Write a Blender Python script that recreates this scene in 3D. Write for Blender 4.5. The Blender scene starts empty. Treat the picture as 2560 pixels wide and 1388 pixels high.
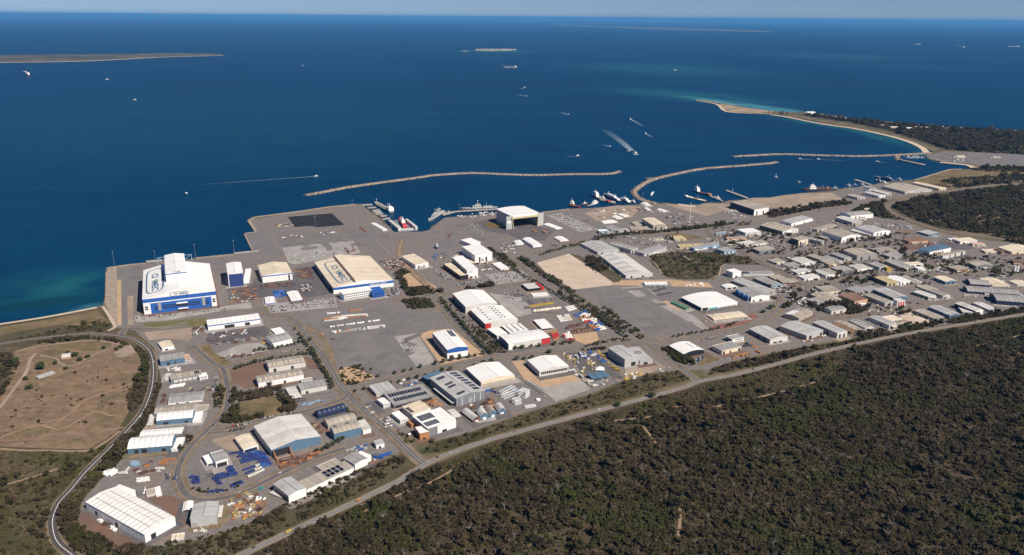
import bpy, bmesh, math, random
import numpy as np
from mathutils import Vector, Matrix
from mathutils.geometry import tessellate_polygon
R = math.radians
rnd = random.Random(7)
sc = bpy.context.scene
C = sc.collection
# ------------------------------------------------------------------ camera
CAM = Vector((0, 0, 640)); FPX = 2000.0; PITCH = R(18.02); ROLL = R(0.45)
_fw = Vector((0, math.cos(PITCH), -math.sin(PITCH)))
_r0 = Vector((1, 0, 0)); _u0 = Vector((0, math.sin(PITCH), math.cos(PITCH)))
_rt = _r0 * math.cos(ROLL) + _u0 * math.sin(ROLL)
_up = _u0 * math.cos(ROLL) - _r0 * math.sin(ROLL)
cd = bpy.data.cameras.new('camera'); co = bpy.data.objects.new('camera', cd); C.objects.link(co)
cd.sensor_width = 36; cd.sensor_fit = 'HORIZONTAL'; cd.lens = FPX / 2560 * 36
cd.clip_start = 5; cd.clip_end = 900000
M = Matrix.Identity(4)
for i in range(3):
    M[i][0] = _rt[i]; M[i][1] = _up[i]; M[i][2] = -_fw[i]; M[i][3] = CAM[i]
co.matrix_world = M
sc.camera = co
# ------------------------------------------------------------------ sky, sun, exposure
SUN_EL = R(45)
_sd = Vector((0.76, -0.65, 0)).normalized()
SUN_DIR = Vector((_sd.x * math.cos(SUN_EL), _sd.y * math.cos(SUN_EL), math.sin(SUN_EL)))
wd = bpy.data.worlds.new('World'); sc.world = wd; wd.use_nodes = True
wn = wd.node_tree; bgn = wn.nodes['Background']
sky = wn.nodes.new('ShaderNodeTexSky'); sky.sky_type = 'NISHITA'; sky.sun_disc = False
sky.sun_elevation = SUN_EL; sky.sun_rotation = math.atan2(SUN_DIR.x, SUN_DIR.y)
sky.altitude = 4000; sky.air_density = 1.0; sky.dust_density = 0.1; sky.ozone_density = 4.0
tint = wn.nodes.new('ShaderNodeMix'); tint.data_type = 'RGBA'; tint.blend_type = 'MULTIPLY'; tint.inputs[0].default_value = 1.0
tint.inputs[7].default_value = (.64, .74, .97, 1)                  # one even cool tint over the whole sky: clear sea air
wn.links.new(sky.outputs[0], tint.inputs[6]); wn.links.new(tint.outputs[2], bgn.inputs[0]); bgn.inputs[1].default_value = 0.05
sl = bpy.data.lights.new('sun', 'SUN'); so = bpy.data.objects.new('sun', sl); C.objects.link(so)
sl.energy = 4.1; sl.angle = R(0.53); sl.color = (1.0, 0.915, 0.80)
so.rotation_euler = SUN_DIR.to_track_quat('Z', 'Y').to_euler()
sc.view_settings.view_transform = 'Standard'; sc.view_settings.look = 'None'
sc.view_settings.exposure = 0.5; sc.view_settings.gamma = 1.0
try: sc.view_settings.use_curve_mapping = False
except Exception: pass
sc.cycles.use_denoising = True
sc.cycles.max_bounces = 4; sc.cycles.diffuse_bounces = 2; sc.cycles.volume_bounces = 0
HAZE = 1.5e-5                                                   # haze density, used by the air at the end
# ------------------------------------------------------------------ picture <-> place
def ray(px, py): return (_fw + _rt * ((px - 1280) / FPX) - _up * ((py - 694) / FPX))
def g(px, py, z=0.0):
    d = ray(px, py); t = (z - CAM.z) / d.z
    return CAM + d * t
SEA = -2.0
TL = {1:(240,500),2:(580,480),3:(0,720),4:(360,740),5:(100,940),6:(100,1108),7:(520,960),8:(760,720),9:(860,860),10:(980,560),
      11:(1040,400),12:(1180,680),13:(1280,840),14:(1440,560),15:(1380,380),16:(1780,380),17:(2060,300),18:(1640,700),19:(1840,560),
      20:(2060,520),21:(2060,700),22:(440,1108),23:(900,940),24:(1760,840),25:(880,470),26:(1400,200),27:(330,610)}
TK = {23:3.099, 24:3.099, 25:8.84, 26:3.556, 27:6.94}
def q(t, x, y):                      # survey tile -> photograph coordinates
    if not t: return (x, y)
    o = TL[t]; k = TK.get(t, 4.958); return (o[0] + x / k, o[1] + y / k)
def tg(t, x, y, z=0.0): return g(*q(t, x, y), z)
# ------------------------------------------------------------------ materials
MT = {}
def nd(nt, typ, **kw):
    n = nt.nodes.new(typ)
    for k, v in kw.items(): setattr(n, k, v)
    return n
def mat(name, col, rough=0.7, var=0.12, scale=0.05, jit=0.0, spec=0.3, col2=None, scale2=None, stretch=(1,1,1), detail=4, metal=0.0, thr=(0.4,0.62)):
    if name in MT: return MT[name]
    m = bpy.data.materials.new(name); m.use_nodes = True; nt = m.node_tree
    b = nt.nodes['Principled BSDF']; b.inputs['Roughness'].default_value = rough
    b.inputs['Specular IOR Level'].default_value = spec; b.inputs['Metallic'].default_value = metal
    geo = nd(nt, 'ShaderNodeNewGeometry'); mp = nd(nt, 'ShaderNodeMapping'); mp.inputs['Scale'].default_value = stretch
    nt.links.new(geo.outputs['Position'], mp.inputs[0])
    c = (*col, 1)
    if col2 is not None:
        n2 = nd(nt, 'ShaderNodeTexNoise'); n2.inputs['Scale'].default_value = scale2 or scale; n2.inputs['Detail'].default_value = detail; n2.inputs['Roughness'].default_value = 0.62
        nt.links.new(mp.outputs[0], n2.inputs['Vector'])
        mr = nd(nt, 'ShaderNodeMapRange'); mr.inputs[1].default_value = thr[0]; mr.inputs[2].default_value = thr[1]
        nt.links.new(n2.outputs[0], mr.inputs[0])
        mx = nd(nt, 'ShaderNodeMix', data_type='RGBA'); mx.inputs[6].default_value = c; mx.inputs[7].default_value = (*col2, 1)
        nt.links.new(mr.outputs[0], mx.inputs[0]); src = mx.outputs[2]
    else:
        rgb = nd(nt, 'ShaderNodeRGB'); rgb.outputs[0].default_value = c; src = rgb.outputs[0]
    n1 = nd(nt, 'ShaderNodeTexNoise'); n1.inputs['Scale'].default_value = scale; n1.inputs['Detail'].default_value = detail; n1.inputs['Roughness'].default_value = 0.7
    nt.links.new(mp.outputs[0], n1.inputs['Vector'])
    ma = nd(nt, 'ShaderNodeMapRange'); ma.inputs[1].default_value = 0.25; ma.inputs[2].default_value = 0.75
    ma.inputs[3].default_value = 1 - var; ma.inputs[4].default_value = 1 + var
    nt.links.new(n1.outputs[0], ma.inputs[0]); val = ma.outputs[0]
    if jit:
        oi = nd(nt, 'ShaderNodeObjectInfo'); mj = nd(nt, 'ShaderNodeMapRange'); mj.inputs[3].default_value = 1 - jit; mj.inputs[4].default_value = 1 + jit
        nt.links.new(oi.outputs['Random'], mj.inputs[0])
        mm = nd(nt, 'ShaderNodeMath', operation='MULTIPLY'); nt.links.new(val, mm.inputs[0]); nt.links.new(mj.outputs[0], mm.inputs[1]); val = mm.outputs[0]
    vs = nd(nt, 'ShaderNodeVectorMath', operation='SCALE'); nt.links.new(src, vs.inputs[0]); nt.links.new(val, vs.inputs['Scale'])
    nt.links.new(vs.outputs[0], b.inputs['Base Color'])
    MT[name] = m; return m
PAL = {'W':(.84,.83,.80),'w':(.62,.60,.56),'c':(.72,.62,.47),'t':(.40,.355,.295),'g':(.345,.335,.32),'G':(.20,.21,.225),'b':(.025,.11,.40),
       'B':(.02,.035,.085),'r':(.48,.04,.045),'o':(.44,.20,.085),'n':(.24,.15,.10),'p':(.46,.455,.44),'y':(.52,.36,.085),'e':(.10,.22,.14),
       'k':(.018,.02,.025),'a':(.08,.36,.40),'s':(.10,.175,.26),'l':(.25,.37,.48),'P':(.58,.36,.25),'u':(.035,.055,.19),'h':(.150,.080,.060),'d':(.08,.085,.09),'Y':(.52,.43,.24)}
def roofm(k):
    if k == 'W': return mat('roof_W', PAL['W'], rough=.5, var=.05, scale=.25, jit=.03, spec=.35, col2=(.76,.735,.69), scale2=.05, thr=(.5,.74), detail=6)
    return mat('roof_' + k, PAL[k], rough=.5, var=.16, scale=.25, jit=.10, spec=.35, col2=tuple(x * f for x, f in zip(PAL[k], (.78,.72,.66))), scale2=.05, thr=(.5,.74), detail=7)
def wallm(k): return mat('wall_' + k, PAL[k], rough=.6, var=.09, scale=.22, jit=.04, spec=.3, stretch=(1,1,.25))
def paint(k): return mat('paint_' + k, PAL[k], rough=.45, var=.12, scale=.6, jit=.12, spec=.4)
glass = lambda: mat('window_glass', (.02,.025,.03), rough=.12, var=.1, spec=.6)
dark = lambda: mat('door_dark_and_bay_shade', (.03,.03,.032), rough=.6, var=.2, scale=.5)  # dark doors; on open bays it stands in for the shade inside
solar = lambda: mat('solar_cells', (.012,.018,.04), rough=.2, var=.2, spec=.5, jit=.1)
# ------------------------------------------------------------------ object helpers
def tag(o, label=None, cat=None, group=None, kind=None):
    if label: o['label'] = label
    if cat: o['category'] = cat
    if group: o['group'] = group
    if kind: o['kind'] = kind
    return o
def link(o, parent=None):
    C.objects.link(o)
    if parent: o.parent = parent
    return o
def mesh(name, vs, fs, mats, mi=None, smooth=False):
    me = bpy.data.meshes.new(name); me.from_pydata([tuple(v) for v in vs], [], fs)
    for m in (mats if isinstance(mats, (list, tuple)) else [mats]): me.materials.append(m)
    if mi: me.polygons.foreach_set('material_index', mi)
    if smooth: me.polygons.foreach_set('use_smooth', [True] * len(me.polygons))
    me.update(); return me
def obj(name, me, parent=None, loc=None, rz=0.0):
    o = bpy.data.objects.new(name, me); link(o, parent)
    if loc is not None: o.location = loc
    if rz: o.rotation_euler = (0, 0, rz)
    return o
def empty(name, loc, rz=0.0):
    o = bpy.data.objects.new(name, None); link(o); o.location = loc; o.rotation_euler = (0, 0, rz); o.empty_display_size = 2
    return o
class MB:                                                       # collects shapes of ONE part
    def __init__(s): s.v = []; s.f = []; s.m = []
    def add(s, vs, fs, m=0):
        b = len(s.v); s.v += [tuple(v) for v in vs]; s.f += [tuple(i + b for i in f) for f in fs]; s.m += [m] * len(fs); return s
    def box(s, x0, x1, y0, y1, z0, z1, m=0):
        return s.add([(x0,y0,z0),(x1,y0,z0),(x1,y1,z0),(x0,y1,z0),(x0,y0,z1),(x1,y0,z1),(x1,y1,z1),(x0,y1,z1)],
                     [(0,3,2,1),(4,5,6,7),(0,1,5,4),(1,2,6,5),(2,3,7,6),(3,0,4,7)], m)
    def taper(s, x0, x1, y0, y1, z0, z1, ix, iy, m=0):
        return s.add([(x0,y0,z0),(x1,y0,z0),(x1,y1,z0),(x0,y1,z0),(x0+ix,y0+iy,z1),(x1-ix,y0+iy,z1),(x1-ix,y1-iy,z1),(x0+ix,y1-iy,z1)],
                     [(0,3,2,1),(4,5,6,7),(0,1,5,4),(1,2,6,5),(2,3,7,6),(3,0,4,7)], m)
    def bar(s, a, b, r, m=0, n=5, r2=None):
        a = Vector(a); b = Vector(b); d = (b - a).normalized(); h = Vector((0,0,1)) if abs(d.z) < .9 else Vector((1,0,0))
        x = d.cross(h).normalized(); y = d.cross(x); r2 = r if r2 is None else r2; vs = []
        for p, rr in ((a, r), (b, r2)):
            for i in range(n):
                t = 2 * math.pi * i / n; vs.append(p + x * math.cos(t) * rr + y * math.sin(t) * rr)
        fs = [(i, (i + 1) % n, n + (i + 1) % n, n + i) for i in range(n)] + [tuple(range(n - 1, -1, -1)), tuple(range(n, 2 * n))]
        return s.add(vs, fs, m)
    def me(s, name, mats, smooth=False): return mesh(name, s.v, s.f, mats, s.m, smooth)
    def build(s, name, mats, parent=None, smooth=False, loc=None): return obj(name, s.me(name, mats, smooth), parent, loc)
# ------------------------------------------------------------------ ground sheets
ZL = [0.05]
def sheet(name, pts, m, z=None, kind='structure', skirt=None):
    if z is None: ZL[0] += .004; z = ZL[0]
    vs = [Vector((p[0], p[1], z)) for p in pts]
    tri = tessellate_polygon([vs]); fs = [tuple(t) for t in tri]
    vv = list(vs)
    # face up
    out = []
    for t in fs:
        a, b, c = (vv[i] for i in t)
        out.append(t if (b - a).cross(c - a).z > 0 else (t[0], t[2], t[1]))
    if skirt is not None:
        n = len(vs); vv += [Vector((p.x, p.y, skirt)) for p in vs]
        out += [(i, (i + 1) % n, n + (i + 1) % n, n + i) for i in range(n)]
    o = obj(name, mesh(name, vv, out, m)); o['kind'] = kind; return o
def psheet(name, t, pts, m, **kw):
    return sheet(name, [tg(t, x, y) for x, y in pts], m, **kw)
def smooth_line(P, n=6):
    out = []; k = len(P)
    for i in range(k - 1):
        p0, p1, p2, p3 = P[max(i-1,0)], P[i], P[i+1], P[min(i+2,k-1)]
        for j in range(n):
            t = j / n
            out.append(0.5 * ((2*p1) + (p2-p0)*t + (2*p0-5*p1+4*p2-p3)*t*t + (3*p1-p0-3*p2+p3)*t**3))
    out.append(P[-1]); return out
def offs(L, d):
    out = []
    for i, p in enumerate(L):
        t = (L[min(i+1, len(L)-1)] - L[max(i-1, 0)]); t.z = 0; t.normalize()
        out.append(p + Vector((-t.y, t.x, 0)) * d)
    return out
def ribbon(name, L, w0, w1, m, z, kind='structure', parent=None, h=None):
    a = offs(L, w0); b = offs(L, w1); n = len(L)
    vs = [(p.x, p.y, z) for p in a] + [(p.x, p.y, z) for p in b]
    fs = [(i + 1, i, n + i, n + i + 1) for i in range(n - 1)]
    if w1 > w0: fs = [tuple(reversed(f)) for f in fs]
    if h:
        vs += [(p.x, p.y, z - h) for p in a] + [(p.x, p.y, z - h) for p in b]
        fs += [(i, i + 1, 2*n + i + 1, 2*n + i) for i in range(n - 1)] + [(n + i + 1, n + i, 3*n + i, 3*n + i + 1) for i in range(n - 1)]
    o = obj(name, mesh(name, vs, fs, m), parent)
    if kind and not parent: o['kind'] = kind
    return o
FOOT = []                                                        # footprints kept clear
def inside(p, poly):
    x, y = p[0], p[1]; c = False; j = len(poly) - 1
    for i in range(len(poly)):
        xi, yi = poly[i][0], poly[i][1]; xj, yj = poly[j][0], poly[j][1]
        if (yi > y) != (yj > y) and x < (xj - xi) * (y - yi) / (yj - yi) + xi: c = not c
        j = i
    return c
def clear(p, pad=0.0):
    for (o, ex, ey, W, D) in FOOT:
        d0 = p[0] - o[0]; d1 = p[1] - o[1]; a = d0 * ex[0] + d1 * ex[1]; b = d0 * ey[0] + d1 * ey[1]
        if -pad < a < W + pad and -pad < b < D + pad: return False
    return True
# ================================================================== THE SETTING
def sea_material():
    m = bpy.data.materials.new('sea_water'); m.use_nodes = True; nt = m.node_tree; b = nt.nodes['Principled BSDF']
    b.inputs['Roughness'].default_value = .35; b.inputs['Specular IOR Level'].default_value = .025; b.inputs['IOR'].default_value = 1.33
    geo = nd(nt, 'ShaderNodeNewGeometry')
    def noise(s, st, det=4, rz=0.0):
        mp = nd(nt, 'ShaderNodeMapping'); mp.inputs['Scale'].default_value = st; mp.inputs['Rotation'].default_value = (0,0,rz)
        nt.links.new(geo.outputs['Position'], mp.inputs[0]); n = nd(nt, 'ShaderNodeTexNoise'); n.inputs['Scale'].default_value = s; n.inputs['Detail'].default_value = det
        n.inputs['Roughness'].default_value = .6; nt.links.new(mp.outputs[0], n.inputs['Vector']); return n.outputs[0]
    def mr(src, a, b_, c=0., d=1.):
        n = nd(nt, 'ShaderNodeMapRange'); n.interpolation_type = 'SMOOTHSTEP'
        for i, v in zip((1,2,3,4), (a,b_,c,d)): n.inputs[i].default_value = v
        nt.links.new(src, n.inputs[0]); return n.outputs[0]
    def mix(f, a, c):
        n = nd(nt, 'ShaderNodeMix', data_type='RGBA'); nt.links.new(f, n.inputs[0])
        if isinstance(a, tuple): n.inputs[6].default_value = (*a, 1)
        else: nt.links.new(a, n.inputs[6])
        n.inputs[7].default_value = (*c, 1); return n.outputs[2]
    def mul(a, c):
        n = nd(nt, 'ShaderNodeMath', operation='MULTIPLY'); nt.links.new(a, n.inputs[0])
        if isinstance(c, float): n.inputs[1].default_value = c
        else: nt.links.new(c, n.inputs[1])
        return n.outputs[0]
    col = mix(mr(noise(.0006, (1,.45,1), 5), .35, .65), (.0006,.029,.082), (.0010,.036,.093))
    col = mix(mul(mr(noise(.004, (.5,1,1), 5, .3), .45, .75), .5), col, (.0004,.022,.056))
    col = mix(mul(mr(noise(.03, (.6,1,1), 3, .3), .5, .8), .35), col, (.003,.050,.105))
    col = mix(mul(mr(noise(.0022, (.18,1,1), 6, .25), .48, .62), .55), col, (.0005,.024,.060))
    col = mix(mul(mr(noise(.011, (.25,1,1), 6, .25), .52, .70), .5), col, (.002,.047,.100))
    # sand and weed showing through the shallows
    wob = noise(.006, (1,1,1), 5)
    for (c, a, w, tint, k) in SHALLOWS:
        cw = g(*c, SEA); aw = g(*a, SEA); v = aw - cw
        mp = nd(nt, 'ShaderNodeMapping'); mp.vector_type = 'TEXTURE'
        mp.inputs['Location'].default_value = (cw.x, cw.y, SEA); mp.inputs['Rotation'].default_value = (0,0,math.atan2(v.y, v.x)); mp.inputs['Scale'].default_value = (v.length, w, 1)
        nt.links.new(geo.outputs['Position'], mp.inputs[0])
        gr = nd(nt, 'ShaderNodeTexGradient', gradient_type='SPHERICAL'); nt.links.new(mp.outputs[0], gr.inputs[0])
        f = mul(mul(mr(gr.outputs[1], 0., .75), mr(wob, .30, .62, .25, 1.)), k)
        col = mix(f, col, tint)
    nt.links.new(col, b.inputs['Base Color'])
    bn = nd(nt, 'ShaderNodeBump'); bn.inputs['Strength'].default_value = .35; bn.inputs['Distance'].default_value = 1.2
    nt.links.new(noise(.06, (.6,1,1), 4, .3), bn.inputs['Height']); nt.links.new(bn.outputs[0], b.inputs['Normal'])
    return m
TEAL = (.012,.105,.125); PALE = (.06,.22,.26); WEED = (.003,.028,.042)
SHALLOWS = [((110,725),(330,690),260.,TEAL,.55),((90,760),(262,735),55.,WEED,.8),((215,772),(275,752),40.,PALE,.8),((190,705),(300,660),60.,TEAL,.6),
            ((1730,240),(1450,212),600.,TEAL,.7),((1870,264),(1640,232),200.,PALE,.95),((2010,284),(2170,306),130.,PALE,.9),((1800,256),(1730,246),60.,(.30,.42,.42),.7),((1650,172),(1950,200),1400.,TEAL,.6),
            ((2050,312),(1880,284),75.,TEAL,.9),((2200,342),(2330,385),120.,TEAL,.9),((2330,392),(2290,372),90.,PALE,.4),((1240,129),(1420,131),900.,TEAL,.8),
            ((2080,140),(2300,140),2500.,TEAL,.5),((2430,410),(2340,405),60.,TEAL,.7),((560,300),(1500,290),2600.,TEAL,.22),((2250,165),(2560,180),900.,TEAL,.25),
            ((1800,515),(1660,508),45.,TEAL,.4),((2100,300),(2540,330),90.,TEAL,.6)]
S = 420000
o = obj('sea', mesh('sea', [(-S,-6000,SEA),(S,-6000,SEA),(S,S,SEA),(-S,S,SEA)], [(0,1,2,3)], sea_material())); o['kind'] = 'structure'
# ---- land with the whole shoreline
COAST = [(0,809),(60,800),(121,790),(202,778),(242,767),(258,762),(262,740),(263,700),(263,681),(266,671),(274,666),(363,657),(365,653),(405,648),(462,650),(490,644),
 (583,635),(585,631),(645,625),(643,629),(631,625),(609,584),(639,580),(628,565),(617,551),(623,546),(634,542),(749,527),(822,516),(882,510),(903,510),(959,551),(982,577),(993,582),
 (1053,579),(1076,575),(1076,568),(1094,557),(1113,543),(1161,541),(1248,530),(1340,529),(1353,531),(1424,522),(1461,520),(1493,521),(1541,513),(1582,512),(1642,508),(1666,507),(1695,511),
 (1723,515),(1739,516),(1755,509),(1775,506),(1800,507),(1824,501),(1853,499),(1881,495),(1925,494),(1953,489),(2008,483),(2080,476),(2113,470),(2153,467),(2187,461),(2201,457),(2241,452),
 (2286,450),(2330,437),(2375,423),(2403,422),(2441,424),(2436,418),(2423,414),(2400,411),(2375,410),(2350,405),(2318,397),(2318,384),(2334,381),(2302,366),(2262,350),(2201,334),(2131,320),(2060,310),
 (2040,303),(1962,291),(1926,286),(1878,284),(1827,281),(1808,276),(1794,262),(1765,255),(1737,251),(1751,249),(1805,259),(1878,271),(1934,278),(1985,281),(2018,279),(2047,283),(2120,294),(2191,301),
 (2302,312),(2463,322),(2560,326),(2900,336),(3600,362)]
land_m = mat('land_soil', (.19,.145,.095), rough=.95, var=.25, scale=.03, spec=.1, col2=(.085,.085,.045), scale2=.012, detail=6)
CP = [g(x, y) for x, y in COAST]
land = sheet('ground', [Vector((-3000, 900, 0)), Vector((-1600, CP[0].y - 70, 0))] + CP + [Vector((9000, 5200, 0)), Vector((9000, -3000, 0)), Vector((-3000, -3000, 0))], land_m, z=0.0, skirt=-5)
def G(name, *a, **k): return mat(name, *a, rough=.92, spec=.12, **k)
YARD = G('yard_paving', (.190,.168,.158), var=.34, scale=.11, col2=(.225,.170,.125), scale2=.02, detail=9, thr=(.52,.72))
ASPH = G('worn_asphalt', (.168,.155,.152), var=.13, scale=.05, col2=(.195,.18,.175), scale2=.014, detail=8, stretch=(1,.4,1))
ASPD = G('dark_asphalt', (.105,.097,.102), var=.18, scale=.08, col2=(.140,.128,.13), scale2=.02, detail=6)
BLK = G('black_asphalt', (.030,.028,.034), var=.2, scale=.04)
CONC = G('pale_concrete', (.38,.35,.32), var=.12, scale=.05, col2=(.30,.275,.25), scale2=.03)
PALEG = G('pale_gravel', (.36,.335,.315), var=.14, scale=.08, col2=(.29,.265,.25), scale2=.03)
SHLD_ = G('verge_soil', (.25,.185,.125), var=.25, scale=.1, col2=(.14,.12,.065), scale2=.06)
SAND = G('pale_sand', (.56,.46,.36), var=.10, scale=.03, col2=(.49,.39,.30), scale2=.02)
OSAND = G('orange_sand', (.50,.335,.20), var=.15, scale=.05, col2=(.42,.30,.20), scale2=.03)
PSAND = G('pinkish_sand', (.37,.285,.225), var=.15, scale=.02, col2=(.28,.22,.17), scale2=.012, detail=6)
RDIRT = G('red_dirt', (.20,.118,.085), var=.2, scale=.04, col2=(.15,.105,.085), scale2=.02)
MOTO = G('trampled_soil', (.226,.154,.100), var=.45, scale=.08, col2=(.130,.106,.055), scale2=.022, detail=8, stretch=(.7,1.1,1), thr=(.45,.7))
DIRT = G('dirt_path', (.34,.24,.16), var=.25, scale=.1, col2=(.25,.175,.115), scale2=.05)
TRACK = G('packed_track', (.185,.125,.088), var=.3, scale=.08, col2=(.235,.162,.108), scale2=.05)
DRYG = G('dry_grass', (.205,.148,.085), var=.28, scale=.06, col2=(.125,.102,.05), scale2=.02, detail=6)
GRN = G('green_grass', (.12,.125,.05), var=.25, scale=.05, col2=(.19,.155,.075), scale2=.03)
SCRUBF = G('scrub_floor', (.115,.088,.055), var=.3, scale=.04, col2=(.065,.062,.030), scale2=.012, detail=8)
BUSHF = G('bush_floor', (.075,.056,.036), var=.4, scale=.05, col2=(.19,.135,.09), scale2=.009, detail=8, thr=(.60,.74))
WALLR = G('rock_armour', (.38,.31,.245), var=.35, scale=.35, col2=(.26,.21,.165), scale2=.1)
BEACH = G('beach_sand', (.58,.47,.36), var=.08, scale=.02)
BRICK = G('brick_paving', (.235,.115,.090), var=.15, scale=.1)
# whole estate base
ESTATE = [(266,671),(363,659),(490,646),(583,637),(643,631),(631,627),(611,586),(640,581),(620,551),(740,530),(890,512),(905,513),(984,580),(1055,581),(1080,572),(1110,545),(1250,532),(1353,533),(1460,522),
 (1545,515),(1640,511),(1760,512),(1830,505),(1960,492),(2090,478),(2200,460),(2250,454),(2330,470),(2300,486),(2220,500),(2205,515),(2225,535),(2300,570),(2400,592),(2560,612),(2700,640),(2700,760),(2560,778),(2400,806),(2200,838),
 (2120,845),(2000,868),(1840,900),(1770,925),(1720,925),(1600,935),(1470,985),(1300,1035),(1160,1085),(1080,1105),(1010,1090),(1000,1130),(900,1165),(720,1250),(640,1300),(560,1330),(430,1365),(290,1362),(200,1300),(205,1250),(300,1150),(380,1040),(405,960),(385,870),(350,838),(335,822),(292,820),(285,800),(264,758)]
sheet('yard_paving', [g(x, y) for x, y in ESTATE], YARD, z=.03)
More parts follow.
